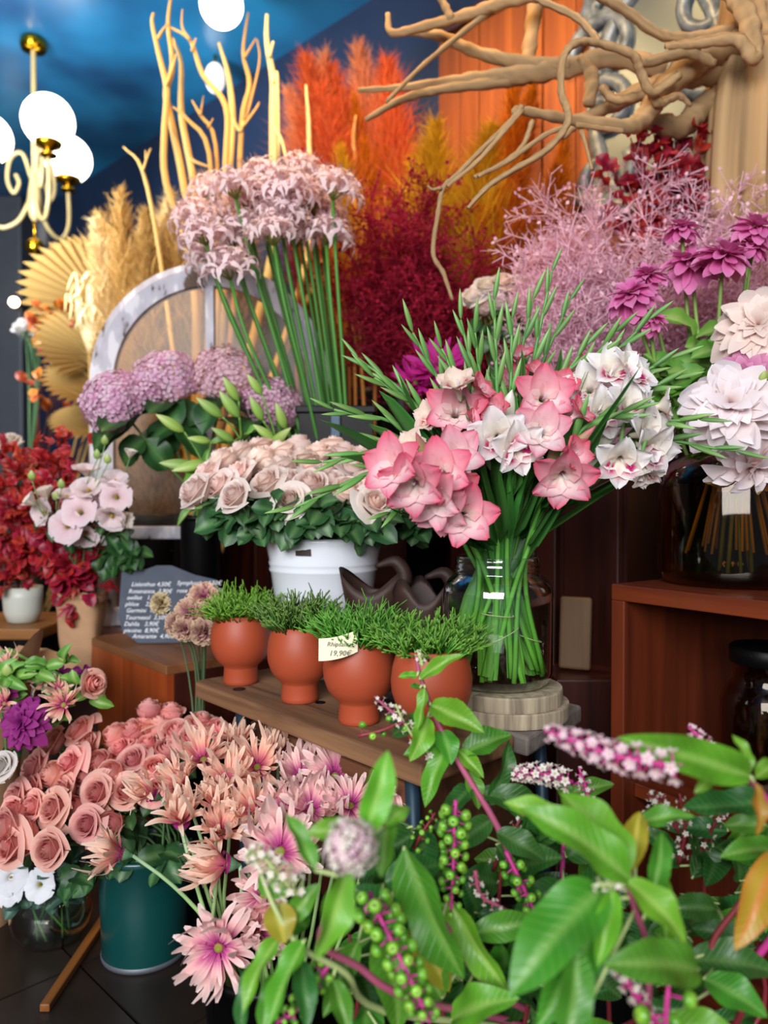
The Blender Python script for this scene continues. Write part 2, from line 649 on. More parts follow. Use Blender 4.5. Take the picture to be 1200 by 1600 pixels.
# ------------------------------------------------------------ the setting
BENCH_Z, CUBE_Z, CAB_Z, CEIL_Z = 0.548, 0.75, 1.02, 2.90
mb = MB(); mb.box((-6, -1.6, -0.06), (3.2, 8.2, -0.008)); floor = mb.build('floor', GROUT, smooth_=False); tag(floor, kind='structure')
q = math.radians(45)
tile_me = None
for i in range(-9, 10):
    for j in range(-9, 10):
        S = 0.30
        cx = -0.587 + (i * S + S / 2) * math.cos(q) - (j * S + S / 2) * math.sin(q)
        cy = 1.467 + (i * S + S / 2) * math.sin(q) + (j * S + S / 2) * math.cos(q)
        if -1.6 < cx < 0.9 and 0.75 < cy < 2.7:
            if tile_me is None:
                t = MB(); t.box((-S / 2 + .003, -S / 2 + .003, -.009), (S / 2 - .003, S / 2 - .003, 0)); tile_me = t.mesh('tile', TILE, False)
            o = link('tile', tile_me, floor)
            o.location = (cx, cy, R(-.0006, 0)); o.rotation_euler = (0, 0, q)
mb = MB(); mb.box((-.604, 1.33, 0), (-.586, 2.1, .014))
tag(mb.build('trim_1', TRIM_WOOD, smooth_=False, bevel=.002), kind='structure')

mb = MB(); mb.box((-6, -1.6, CEIL_Z), (3.2, 8.2, CEIL_Z + .1)); tag(mb.build('ceiling', CEIL, smooth_=False), kind='structure')
WP, WA = V((.767, 2.3, 0)), math.atan2(.69, -.72)
WD, WN = V((-.722, .692, 0)), V((-.692, -.722, 0))
mb = MB(); mb.box((-2.6, -.12, 0), (7.5, -.022, CEIL_Z)); wall = mb.build('wall_right', NAVY, smooth_=False)
wall.location = WP; wall.rotation_euler = (0, 0, WA); tag(wall, kind='structure')
x = -2.0
while x < .72:
    w = random.choice([.085, .1, .12, .14])
    b = MB(); b.box((x + .002, -.022, 0), (x + w - .002, R(-.004, .004), 2.57)); b.build('board', PANEL_WOOD, wall, False, .003)
    x += w
b = MB(); b.box((-2.0, -.02, 2.57), (.76, .03, 2.62)); b.build('cornice', DARK_WOOD, wall, False, .005)
mb = MB(); mb.box((-6, 7.6, 0), (-1.5, 7.7, CEIL_Z)); tag(mb.build('wall_back', DIM_WALL, smooth_=False), kind='structure')
mb = MB(); mb.box((-6.1, -1.6, 0), (-6, 8.2, CEIL_Z)); tag(mb.build('wall_left', PALE_WALL, smooth_=False), kind='structure')
mb = MB(); mb.box((3.2, -1.6, 0), (3.3, 2.0, CEIL_Z)); tag(mb.build('wall_far_side', DIM_WALL, smooth_=False), kind='structure')
p = at(22, 600, 5.2)
mb = MB(); mb.box((p.x - .10, 5.1, 0), (p.x + .10, 5.3, CEIL_Z)); tag(mb.build('trim_2', plain('dark_grey_post', '#3d3f44', .5, noise=.2), smooth_=False, bevel=.01), kind='structure')


def vessel(prof, wall_t=.004, n=40, col=GREY):
    """a hollow vase from its outer profile"""
    inner = [(max(.002, r - wall_t), z + (wall_t if k == 0 else 0)) for k, (r, z) in enumerate(prof)]
    m = MB()
    m.lathe([(.001, prof[0][1])] + prof + list(reversed(inner)) + [(.001, inner[0][1])], n, col)
    return m


# dark cabinet along the wall, dark counter before it
cab = thing('cabinet', 'dark mahogany cabinet with arched door panel behind the glass jar', 'cabinet', (.452, 1.75, 0), None, math.radians(135))
b = MB(); b.box((-.10, -.55, 0), (2.4, -.02, CAB_Z - .025)); b.build('carcass', DARK_WOOD, cab, False)
b = MB(); b.box((-.12, -.56, CAB_Z - .025), (2.42, .015, CAB_Z)); b.build('cabinet_top', DARK_WOOD, cab, False, .004)


def arch_poly(x0, x1, z0, z1, n=10):
    r = (x1 - x0) / 2
    return [(x0, z0)] + [((x0 + x1) / 2 - r * math.cos(math.pi * k / n), z1 - r * .55 + r * .55 * math.sin(math.pi * k / n)) for k in range(n + 1)] + [(x1, z0)]


for k, x0 in enumerate((-.09, .07, .42, .8, 1.2, 1.6, 2.0)):
    b = MB(); b.box((x0, -.02, .05), (x0 + .33 if k else x0 + .14, 0, CAB_Z - .05))
    d = b.build('door', DARK_WOOD, cab, False, .004)
    if k == 0:
        continue
    pl = arch_poly(x0 + .06, x0 + .27, .12, CAB_Z - .12)
    b = MB(); b.tube([(a, .002, c) for a, c in pl] + [(pl[0][0], .002, pl[0][1])], .009, 6)
    b.build('arch_moulding', DARK_WOOD, d)
ctr = thing('counter', 'low dark wooden counter behind the orange stool', 'counter', (.452, 1.75, 0), None, math.radians(135))
b = MB(); b.box((.345, .02, BENCH_Z - .03), (1.75, .46, BENCH_Z)); b.box((.20, .02, BENCH_Z - .03), (.345, .33, BENCH_Z)); b.box((1.0, .40, BENCH_Z - .03), (1.24, .66, BENCH_Z)); b.build('counter_top', DARK_WOOD, ctr, False, .003)
b = MB(); b.box((.34, .03, 0), (1.66, .43, BENCH_Z - .03)); b.box((1.02, .43, 0), (1.2, .63, BENCH_Z - .03)); b.build('body', DARK_WOOD, ctr, False)
p = at(893, 985, 1.70)
o = MB(); o.box((-.034, -.008, -.078), (.034, .008, .078)); o = o.build('wooden_board', wood('pale_brown_board', '#8a6a4a', '#6d5038', 2, 6, .6), None, False, .006)
o.location = (p.x, 1.665, .608); o.rotation_euler = (math.radians(-6), 0, math.radians(-25)); tag(o, 'small tan wooden board leaning beside the glass jar in the dark', 'board')
st = MB(); st.box((p.x - .06, 1.58, 0), (p.x + .10, 1.74, .526)); tag(st.build('plinth', DARK_WOOD, None, False, .004), 'dark wooden plinth under the small tan board', 'plinth')

# orange stool with the slate
F, L = V((-.456, 1.60, 0)), V((-.75, 1.944, 0))
sd = (L - F).normalized(); sn = V((sd.y, -sd.x, 0))
stool = thing('stool', 'orange brown wooden box stool under the chalk written slate', 'stool', F, None, math.atan2(sd.y, sd.x))
b = MB(); b.box((0, -.26, .53), (.452, 0, .55)); b.build('seat', wood('stool_top', '#8d5c38', '#6d4123', 0, 6, .5), stool, False, .002)
b = MB(); b.box((0, -.018, 0), (.452, -.001, .53)); b.build('side_panel', STOOL_WOOD, stool, False, .001)
b = MB(); b.box((.434, -.26, 0), (.452, -.018, .53)); b.box((0, -.26, 0), (.018, -.018, .53)); b.build('end_panel', DARK_WOOD, stool, False, .001)  # darker wood colour stands in for shade on the stool ends

sl = thing('slate_sign', 'grey slate with white chalk handwriting standing on the orange stool', 'sign', (0, 0, 0))
sp = [(183, 893), (200, 884), (222, 888), (238, 882), (262, 882), (300, 897), (335, 905), (342, 935), (338, 960), (330, 990), (308, 1003), (215, 1004), (190, 985), (182, 960)]
c0 = at(262, 1004, 1.84); c0.z = .552
sl.location = c0
pts = [(at(x, y, 1.84) - at(262, 1004, 1.84)) for x, y in sp]
b = MB(); b.prism([(v.x, v.z) for v in pts], -.007, 0)
s = b.build('stone_plate', SLATE, sl, False, .0015); s.rotation_euler = (math.radians(80), 0, 0)


def text(name, body, size, mat, parent, loc, rot, ext=.0002, shear=.25):
    d = bpy.data.curves.new(name, 'FONT')
    d.body = body; d.size = size; d.extrude = ext; d.shear = shear; d.resolution_u = 2
    d.materials.append(mat)
    f = bpy.data.objects.new(name, d); COL.objects.link(f)
    me = bpy.data.meshes.new_from_object(f.evaluated_get(bpy.context.evaluated_depsgraph_get()))
    bpy.data.objects.remove(f)
    o = link(name, me, parent); o.location = loc; o.rotation_euler = rot
    return o


for k, (x, y, body) in enumerate([(200, 915, 'Lisianthus 4,50€'), (272, 913, 'Symphorine 4,50€'), (196, 926, 'Rosenanna  3,90€'), (272, 925, 'rose branchue 5,50'), (194, 936, 'oeillet   1,80€'), (192, 946, 'phlox    2,90€'),
                               (194, 956, 'Germini  1,80€'), (193, 967, 'Tournesol  3,50€'), (192, 977, 'Dahlia   3,90€'), (192, 987, 'pivoine  8,90€'), (206, 996, 'Amarante  4,90€')]):
    v = at(x, y, 1.84) - at(262, 1004, 1.84)
    text('chalk_line', body, .0145, CHALK, s, (v.x, v.z, .0004), (0, 0, 0))

# arched window sash leaning among the vases
FY = 2.12
af = thing('window_frame', 'arched old window sash with peeling white paint behind the hydrangeas', 'window frame', (0, FY, 0))
cx, Ro, wd = (330 - 600) / 1200 * FY, 185 * FY / 1200, .060
zs = at(0, 600, FY).z
path = [(cx - Ro, .55), (cx - Ro, .9)] + [(cx - Ro * math.cos(math.pi * k / 28), zs + Ro * math.sin(math.pi * k / 28)) for k in range(29)] + [(cx + Ro, .9), (cx + Ro, .55)]
inn = [(cx - Ro + wd, .55), (cx - Ro + wd, .9)] + [(cx - (Ro - wd) * math.cos(math.pi * k / 28), zs + (Ro - wd) * math.sin(math.pi * k / 28)) for k in range(29)] + [(cx + Ro - wd, .9), (cx + Ro - wd, .55)]
b = MB()
vs, fs = [], []
for (xo, zo), (xi, zi) in zip(path, inn):
    xm, zm = xo * .72 + xi * .28, zo * .72 + zi * .28
    vs += [(xo, -.02, zo), (xm, -.024, zm), (xi, -.010, zi), (xi, .02, zi), (xo, .02, zo)]
for k in range(len(path) - 1):
    for i in range(5):
        j = (i + 1) % 5
        fs.append((k * 5 + i, k * 5 + j, k * 5 + 5 + j, k * 5 + 5 + i))
fs += [(4, 3, 2, 1, 0), tuple(len(vs) - 5 + i for i in range(5))]
b.raw(vs, fs, [GREY] * len(vs)); b.build('arch_frame', PAINT, af, False)
zr = at(0, 842, FY).z
b = MB(); b.box((cx - Ro + wd, -.012, zr), (cx + Ro - wd, .012, zr + .035)); b.build('rail', PAINT, af, False, .003)
b = MB(); b.box((cx - Ro + wd, -.012, .55), (cx + Ro - wd, .012, .60)); b.build('rail', PAINT, af, False, .003)
b = MB(); b.box((cx - .012, -.012, zr + .035), (cx + .012, .012, zs + Ro - wd + .002)); b.build('mullion', PAINT, af, False, .003)
for sgn in (-1, 1):
    r2 = Ro - wd
    pp = [(cx + sgn * .012, zr + .035), (cx + sgn * r2, zr + .035)] + [(cx + sgn * r2 * math.cos(math.pi / 2 * k / 12), zs + r2 * math.sin(math.pi / 2 * k / 12)) for k in range(12)] + [(cx + sgn * .012, zs + r2)]
    if sgn > 0:
        pp.reverse()
    b = MB(); b.prism(pp, -.002, .002)
    o = b.build('pane', RIPPLE, af, False); o.rotation_euler = (math.radians(90), 0, 0)

# plank bench
A = V((-.37, 1.475, 0))
bd = V((.665, -.745, 0)).normalized()
bench = thing('bench', 'rough wooden plank bench carrying the row of terracotta pots', 'bench', A, None, math.atan2(bd.y, bd.x))
b = MB()
b.prism([(.012, 0), (.63, 0), (.625, .20), (.0, .20), (-.004, .012)], BENCH_Z - .030, BENCH_Z)
o = b.build('plank', BENCH_WOOD, bench, False, .005)
b = MB(); b.prism([(.03, .206), (.645, .206), (.595, .42), (.02, .42)], BENCH_Z - .032, BENCH_Z - .002); tag(b.build('plank', GREY_WOOD, bench, False, .005), 'greyed rear plank')
b = MB(); b.box((.135, .045, BENCH_Z - .22), (.56, .30, BENCH_Z - .056)); b.build('lower_shelf', wood('shelf_plank', '#75492c', '#4a2c19', 0, 7, .7, 0, .4), bench, False, .004)
for x, y in ((.13, .03), (.57, .04), (.10, .38), (.55, .36)):
    b = MB(); b.tube([(x, y, BENCH_Z - .03), (x + .012, y, .3), (x + .02, y, 0)], .011, 8); b.build('leg', BLUE_STEEL, bench)
for x, y, r in ((.115, .035, .012), (.29, .09, .009)):
    b = MB(); b.lathe([(r, 0), (r * .92, .0012), (r * .5, .0004), (.0005, .0004)], 16, cap0=True); o = b.build('knot', BLACK, bench); o.location = (x, y, BENCH_Z)

# two sawn discs and the big jar
for k, (x, y, z, r) in enumerate(((.205, 1.255, BENCH_Z, .097), (.198, 1.250, BENCH_Z + .0245, .092))):
    b = MB(); b.lathe([(r * .995, 0), (r, .003), (r, .021), (r * .99, .024)], 48, cap0=True, cap1=True)
    o = b.build('wood_disc', DISC_WOOD, None, False); o.location = (x, y, z)
    tag(o, ['lower weathered round wood disc lying on the bench', 'upper weathered round wood disc under the glass jar'][k], 'wood disc', 'wood discs under the jar')
JAR = V((.187, 1.262, BENCH_Z + .0490))
JR = .0905
jar = thing('glass_jar', 'large clear screw neck glass jar of water on the wood discs', 'jar', JAR)
prof = [(.068, 0), (.080, .003), (.087, .011), (JR, .025), (JR, .148), (.088, .161), (.080, .172), (.071, .179), (.068, .183), (.0705, .186), (.0675, .189), (.0705, .193), (.0675, .196), (.0695, .200), (.0680, .207), (.0665, .209)]
vessel(prof, .0028, 56).build('glass_body', CLEAR, jar)
b = MB(); b.lathe([(.001, .006), (.074, .006), (.084, .012), (JR - .0035, .027), (JR - .0035, .146), (.001, .146)], 48); b.build('water', WATER, jar)

# teal bucket, black buckets, glass bowl
TB = V((-.4757, 1.515, .0))
o = thing('teal_bucket', 'dark teal enamel bucket on the tiles under the coral roses', 'bucket', TB)
b = vessel([(.070, .001), (.078, .004), (.082, .012), (.086, .12), (.0895, .20), (.093, .205), (.094, .212), (.091, .217)], .003); b.build('body', TEAL, o)
b = MB(); b.lathe([(.078, .0), (.0835, .002), (.0845, .008), (.0825, .0115)], 40); tag(b.build('base_ring', plain('worn_grey_rim', '#6a7078', .5, .5), o), 'worn grey base ring')
for s_ in (-1, 1):
    b = MB(); b.tube(smooth([(s_ * .090, 0, .165), (s_ * .104, 0, .172), (s_ * .107, 0, .19), (s_ * .092, 0, .2)], 4), .0035, 6); b.build('handle', TEAL, o)


def bucket(name, label, loc, r0, r1, h, mat=BLACK, cat='bucket', n=36):
    o = thing(name, label, cat, loc)
    vessel([(r0, 0), (r0 + .004, .004), (r1, h - .012), (r1 + .005, h - .01), (r1 + .005, h)], .004, n).build('body', mat, o)
    return o


def rim(o, r, h, mat=BLACK):
    b = MB(); b.lathe([(r, h - .012), (r + .006, h - .008), (r + .006, h + .001), (r, h + .002)], 36); b.build('rim', mat, o)


GB = V((-.155, 1.10, 0))
o = bucket('flower_bucket', 'black flower bucket on the floor holding the coral gerberas', GB, .085, .105, .25); rim(o, .105, .25)
PB = V((.24, .96, 0))
o = bucket('flower_bucket', 'wide black bucket on the floor holding the leafy berry branches', PB, .13, .16, .20); rim(o, .16, .20)
BW = V((-.68, 1.555, 0))
o = thing('glass_bowl', 'round clear glass bowl of stems on the dark tiles', 'bowl', BW)
vessel([(.03, .0), (.045, .002), (.064, .012), (.076, .035), (.080, .06), (.074, .09), (.066, .108), (.067, .115)], .002, 40).build('glass_body', CLEAR, o)
b = MB(); b.lathe([(.001, .005), (.045, .005), (.062, .014), (.074, .036), (.077, .06), (.072, .086), (.001, .086)], 32); b.build('water', WATER, o)

# white rose pot
WV = V((-.122, 1.555, BENCH_Z))
o = thing('ceramic_pot', 'big white glazed pot of pale roses on the bench', 'pot', WV)
vessel([(.070, 0), (.078, .003), (.082, .02), (.098, .14), (.107, .205), (.1095, .208), (.1105, .212), (.1085, .2165), (.1105, .221), (.1115, .225), (.110, .230), (.117, .262), (.119, .270), (.117, .275)], .006, 56).build('body', WHITE_CERAMIC, o)
b = MB()
b.surf(lambda u, v: (V((.1163 * math.sin(-.43 + .27 * u + (.03 if v < .4 else 0)), -.1163 * math.cos(-.43 + .27 * u), .244 + .038 * v)), GREY), 8, 3)
b.build('sticker', LABEL_DARK, o)
b = MB()
for a, z in ((.52, .185), (.56, .190), (.60, .186), (.57, .181)):
    b.ball((.1065 * math.sin(a), -.1065 * math.cos(a), z), (.004, .003, .006), 8, 5)
b.build('blue_motif', BLUE_PRINT, o)

# tall black vases on the counter
LV = V((-.462, 1.93, .551))
o = thing('black_vase', 'tall black cylinder vase of lilies and hydrangeas behind the slate', 'vase', LV)
vessel([(.044, 0), (.047, .004), (.049, .30), (.050, .305)], .004).build('body', BLACK, o); rim(o, .049, .305)
NB = V((-.118, 1.955, BENCH_Z + .001))
o = thing('black_bucket', 'square black flower bucket of nerines behind the pale roses', 'bucket', NB)
b = MB()
for x0, y0, x1, y1 in ((-.09, -.075, .09, -.070), (-.09, .070, .09, .075), (-.09, -.07, -.085, .07), (.085, -.07, .09, .07)):
    b.box((x0, y0, 0), (x1, y1, .575))
b.box((-.085, -.07, 0), (.085, .07, .006)); b.build('body', BLACK, o, False)
b = MB()
for x0, y0, x1, y1 in ((-.098, -.083, .098, -.07), (-.098, .07, .098, .083), (-.098, -.07, -.085, .07), (.085, -.07, .098, .07)):
    b.box((x0, y0, .560), (x1, y1, .578))
b.build('rim', BLACK, o, False, .003)
b = MB(); b.box((-.012, -.088, .50), (.012, -.083, .56)); b.build('handle', BLUE_STEEL, o, False, .002)

# open cube stand on the right, amber bottle, dark jar in it
cube = thing('cube_stand', 'open red brown wooden cube stand under the amber bottle', 'stand', (.400, 1.35, 0), None, math.atan2(-.82, .57))
T = .028
for nm, lo, hi in (('top_board', (0, 0, CUBE_Z - T), (.52, .55, CUBE_Z)), ('side_board', (0, 0, 0), (T, .55, CUBE_Z - T)), ('side_board', (.52 - T, 0, 0), (.52, .55, CUBE_Z - T)),
                   ('back_board', (T, .535, 0), (.52 - T, .55, CUBE_Z - T)), ('shelf', (T, .03, .375), (.52 - T, .535, .40)), ('bottom_board', (T, 0, 0), (.52 - T, .535, T))):
    b = MB(); b.box(lo, hi); b.build(nm, CUBE_WOODV if nm in ('side_board', 'back_board') else CUBE_WOOD, cube, False, .002)
AB = V((.620, 1.362, CUBE_Z))
o = thing('amber_bottle', 'big dark amber glass bottle of stems on the cube stand', 'bottle', AB)
vessel([(.105, .0), (.118, .004), (.126, .016), (.1275, .03), (.1275, .17), (.122, .195), (.105, .215), (.08, .228), (.062, .236), (.056, .25), (.055, .285), (.060, .29), (.060, .30)], .003, 56).build('glass_body', AMBER, o)
b = MB()
for k in range(26):
    a, r = R(0, 6.28), R(.02, .085)
    b.tube([(r * math.cos(a), r * math.sin(a), .05 + R(0, .02)), (.4 * r * math.cos(a + .3), .4 * r * math.sin(a + .3), .24)], .0028, 5, hexc('#b9a83c'))
tag(b.build('cut_stems', STEM, o), kind='stuff')
DJ = cube.matrix_basis @ V((.19, .17, .481))
o = thing('dark_jar', 'small dark glass jar inside the cube stand', 'jar', (DJ.x, DJ.y, .4005)); o.scale = (1.3, 1.3, 1.5)
vessel([(.045, 0), (.055, .004), (.058, .015), (.058, .105), (.05, .12), (.042, .128), (.042, .145), (.045, .148), (.045, .155)], .003, 32).build('glass_body', AMBER, o)
b = MB(); b.lathe([(.0445, .148), (.047, .15), (.047, .166), (.044, .168), (.001, .168)], 24); b.build('lid', BLACK, o)

# brown woody vessels behind the pots
for k, (px, Y, h, rx, lab) in enumerate(((583, 1.40, .205, .046, 'brown flared woody vessel with pointed lips against the white pot'), (660, 1.37, .19, .042, 'brown woody vessel with a curled lip behind the fourth pot'))):
    c = at(px, 1000, Y)
    o = thing('woody_vessel', lab, 'vessel', (c.x, Y, BENCH_Z), 'brown woody vessels on the bench')
    b = MB()

    def fn(u, v, k=k, h=h, rx=rx):
        a = 2 * math.pi * u
        if v <= .5:
            s = v / .5
            r = rx * (.55 + .45 * math.sin(s * 1.9)); z = h * s
        else:
            s = (v - .5) / .5
            r = rx * (.97 - .25 * s); z = h - .07 * s
        lip = max(0, 1 - abs(v - .5) / .16)
        r += rx * .35 * lip * (.6 + .5 * math.cos(2 * a + k)); z += lip * .022 * math.cos((2 if k == 0 else 3) * a + .4 + k)
        return V((r * math.cos(a), r * math.sin(a) * .8, z)), GREY
    b.surf(fn, 32, 18, True); b.build('shell', IRON, o)
    b = MB(); b.tube(smooth([(rx * .5, -.012, h * .82), (rx * 1.25, -.02, h * 1.0), (rx * .9, -.02, h * 1.16), (rx * .1, -.015, h * 1.12)], 5), [.010, .014, .012, .004], 8); b.build('curled_lip', IRON, o)

# ------------------------------------------------------------ terracotta pots with tufted plants
POT = [(.001, .0), (.030, .0), (.0325, .002), (.0328, .008), (.0315, .030), (.033, .034), (.041, .041), (.050, .053), (.0558, .070), (.0570, .086), (.0550, .103), (.0505, .120), (.0470, .130), (.0455, .1315), (.0440, .129), (.0475, .118), (.0480, .112)]
b = MB(); b.lathe(POT, 48); pot_me = b.mesh('pot', TERRA)
b = MB(); b.lathe([(.0478, .114), (.03, .118), (.001, .119)], 24); soil_me = b.mesh('soil', SOIL)


def tuft(n, seed, c1, c2, ln, spread_, thick, clump=0):
    rs = random.Random(seed)
    m = MB()
    c1, c2 = hexc(c1), hexc(c2)
    for k in range(n):
        a, rr = rs.uniform(0, 6.283), .046 * math.sqrt(rs.random())
        p = V((rr * math.cos(a), rr * math.sin(a), .118))
        f = rr / .046
        d = V((math.cos(a) * f * spread_ + rs.uniform(-.4, .4), math.sin(a) * f * spread_ + rs.uniform(-.4, .4), rs.uniform(.5, 1.1))).normalized()
        l = ln * rs.uniform(.5, 1.15)
        m1 = p + d * l * .5
        d2 = (d + V((rs.uniform(-.5, .5), rs.uniform(-.5, .5), rs.uniform(-.4, .2)))).normalized()
        e = m1 + d2 * l * .5
        col = mix(c1, c2, rs.random())
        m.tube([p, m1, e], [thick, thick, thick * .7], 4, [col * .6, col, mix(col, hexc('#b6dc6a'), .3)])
        for z in range(3 if not clump else 5):
            q = p.lerp(e, rs.uniform(.45, 1))
            d3 = (d2 + V((rs.uniform(-1, 1), rs.uniform(-1, 1), rs.uniform(-.3, .6))) * .8).normalized()
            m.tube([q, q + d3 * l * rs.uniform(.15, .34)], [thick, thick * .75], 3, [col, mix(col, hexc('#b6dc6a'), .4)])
    return m


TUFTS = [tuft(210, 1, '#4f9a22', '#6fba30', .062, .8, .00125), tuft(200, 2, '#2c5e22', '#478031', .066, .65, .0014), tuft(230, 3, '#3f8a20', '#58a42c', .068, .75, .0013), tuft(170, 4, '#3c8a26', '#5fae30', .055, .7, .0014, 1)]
POTS = [(372, 1073, 'first from the left, bright fine green tuft'), (466, 1102, 'second from the left, dark upright tuft'), (560, 1137, 'with the paper price tag'), (676, 1170, 'nearest, beside the glass jar')]
for k, (px, py, lab) in enumerate(POTS):
    Y = (H - BENCH_Z) * 1200 / (py - 779)
    c = at(px, py, Y)
    t = thing('potted_plant', 'round terracotta footed pot ' + lab, 'potted plant', (c.x, Y + .028, BENCH_Z), 'terracotta pots on the bench', R(0, 6))
    sc = 1.0 if k < 3 else 1.04
    for me, nm in ((pot_me, 'pot'), (soil_me, 'soil')):
        o = link(nm, me, t); o.scale = (sc,) * 3
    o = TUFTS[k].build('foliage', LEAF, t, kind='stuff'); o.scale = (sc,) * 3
    if k == 2:
        pt, pr = t, (c.x, Y + .028)
        t.rotation_euler = (0, 0, 0)
        g = MB()

        def fn(u, v):
            s = -.058 + .058 * u
            return V((s, -.068 + .010 * u ** 3 + .004 * v, .110 + .033 * v + .012 * u * u)), GREY
        g.surf(fn, 10, 2); pg = g.build('price_tag', TAG, t)
        text('ink_writing', 'Rhipsalis', .0095, INK, pg, (-.046, -.0668, .132), (math.radians(83), 0, .0))
        text('ink_writing', '19,90€', .0115, INK, pg, (-.043, -.0680, .118), (math.radians(83), 0, .0))

# ------------------------------------------------------------ flower parts
def lin(*hs):
    return [hexc(h) for h in hs]


def ramp(cols, t):
    t = max(0, min(.9999, t)) * (len(cols) - 1)
    k = int(t)
    return mix(cols[k], cols[k + 1], t - k)


def rose(seed, inner, outer, edge, openness=1.0, n=19):
    """one bloom, radius about 1, opening along +Z, sitting on z = 0"""
    rs = random.Random(seed)
    m = MB()
    ci, co, ce = lin(inner, outer, edge)
    n = 25
    for k in range(n):
        t = (k + .5) / n
        th = k * 2.4 + rs.uniform(-.25, .25)
        Rr = .10 + .68 * t ** .9
        Hh = 1.42 - .30 * t ** 2 + rs.uniform(-.05, .05)
        W = 1.25 - .25 * t
        curl = (.03 + .36 * t ** 2.0) * openness * rs.uniform(.75, 1.25)
        tilt = rs.uniform(-.05, .05)
        if t > .8:
            Hh *= rs.uniform(.82, 1.0)

        def fn(u, v, th=th, Rr=Rr, Hh=Hh, W=W, curl=curl, tilt=tilt, t=t):
            u = u * 2 - 1
            prof = math.sin(min(1, v / .62) * math.pi / 2) ** .75
            lip = max(0, (v - .62) / .38)
            r = Rr * prof * (1 - (.85 * (1 - t) ** 2 + .10) * min(1, lip * 1.2)) + curl * lip ** 2.4 * 1.15
            top = 1 - .22 * abs(u) ** 2.6
            z = Hh * v * top - curl * .6 * lip ** 3
            a = th + u * W * (.55 + .45 * prof)
            r += .03 * abs(u) + tilt * u
            c = mix(ci, co, t * .9 + .1 * v)
            c = mix(c, ce, lip ** 2 * .8)
            return V((r * math.cos(a), r * math.sin(a), z)), c
        m.surf(fn, 6, 6)
    return m


def sepal_cup(col):
    m = MB()
    c = hexc(col)
    m.lathe([(.06, -.12), (.16, -.06), (.24, .04), (.30, .16)], 8, c, cap0=True)
    for k in range(5):
        a = k * 1.2566
        m.surf(lambda u, v: (V((math.cos(a + (u - .5) * .6 * (1 - v)) * (.28 + .42 * v), math.sin(a + (u - .5) * .6 * (1 - v)) * (.28 + .42 * v), .1 + .25 * v - .5 * v * v)), c), 2, 3)
    return m


def leaf_mesh(name, mat, cols, wprof, arch, fold, wave, nx=12, ny=6, droop=0.0, ser=0.0):
    """leaf from (0,0,0) to (1,0,0), width 1 at most, upper side +Z"""
    m = MB()
    cm, cb, cedge = lin(*cols)

    def fn(u, v):
        x = v
        y = (u * 2 - 1)
        w = wprof(x) * .5
        if ser:
            w *= 1 + ser * math.sin(x * 46) * (1 if abs(y) > .9 else 0)
        z = arch * 4 * x * (1 - x) + fold * abs(y) * w - droop * x ** 3 + wave * math.sin(x * 11 + (2 if y > 0 else 0)) * abs(y) * w
        c = mix(cb, cedge, abs(y) ** 3 * .6)
        c = mix(cm, c, min(1, abs(y) * 3.2))
        return V((x, y * w, z)), c
    m.surf(fn, ny, nx)
    return m.mesh(name, mat)


def lance(x):
    return (max(0, x) ** .62) * (max(0, 1 - x) ** .85) * 2.02


def oval(x):
    return (max(0, x) ** .5) * (max(0, 1 - x) ** .5) * 2.0


def strap(x):
    return min(1, x * 6 + .35) * (max(0, 1 - x) ** .5)


def put_leaf(me, parent, base, tip, width, n=(0, -.6, .8), name='leaf', label=None, roll=0.0, zscale=None):
    """a leaf from base to tip (both relative to the parent's own place)"""
    d = V(tip) - V(base)
    l = d.length
    qq = axes(d, n)
    if roll:
        qq = qq @ Quaternion((1, 0, 0), roll)
    o = link(name, me, parent, mat4(base, qq, (l, width, zscale or l)))
    if label:
        o['label'] = label
    return o


def stalk(parent, base, head, hd, r, col, n=7, bow=.45, sides=6, name='stem', r2=None, mid=None):
    """a bent stem from base (parent's origin) up to the head, arriving along hd"""
    a = V((0, 0, 0))
    e = head - base
    l = e.length
    if mid is not None:
        m = mid - base
        pts = smooth([a, m * .5, m, m.lerp(e, .6) + (e - m).length * -.08 * hd, e], 3)
    else:
        pts = bez(a, e * bow + V((0, 0, l * .04)), e - hd * l * .3, e, n)
    b = MB()
    b.tube(pts, [r, r2 or r * .85], sides, col)
    return b.build(name, STEM, parent), pts


def away(head, centre, upness=.6):
    d = head - centre
    d.z *= upness
    return d.normalized()


# roses
def rose_set(pal, seeds, openn):
    return [rose(s_, *pal, openness=o_).mesh('bloom', PETALV) for s_, o_ in zip(seeds, openn)]


CORAL = rose_set(('#e2607a', '#f4b0a4', '#f9d0c0'), (1, 2, 3, 4, 5), (1.0, 1.3, .6, 1.5, .3))
CREAM = rose_set(('#f8cdc0', '#fcece2', '#fdf2ea'), (6, 7, 8, 9, 10), (1.0, 1.3, .5, 1.6, .8))
BLUSH = rose_set(('#e9a4b0', '#f2d3d6', '#f5e0e2'), (11, 12), (1.5, 1.2))
IVORY = rose_set(('#ece2d8', '#f0e8e2', '#f3eee9'), (13, 14), (1.4, .9))


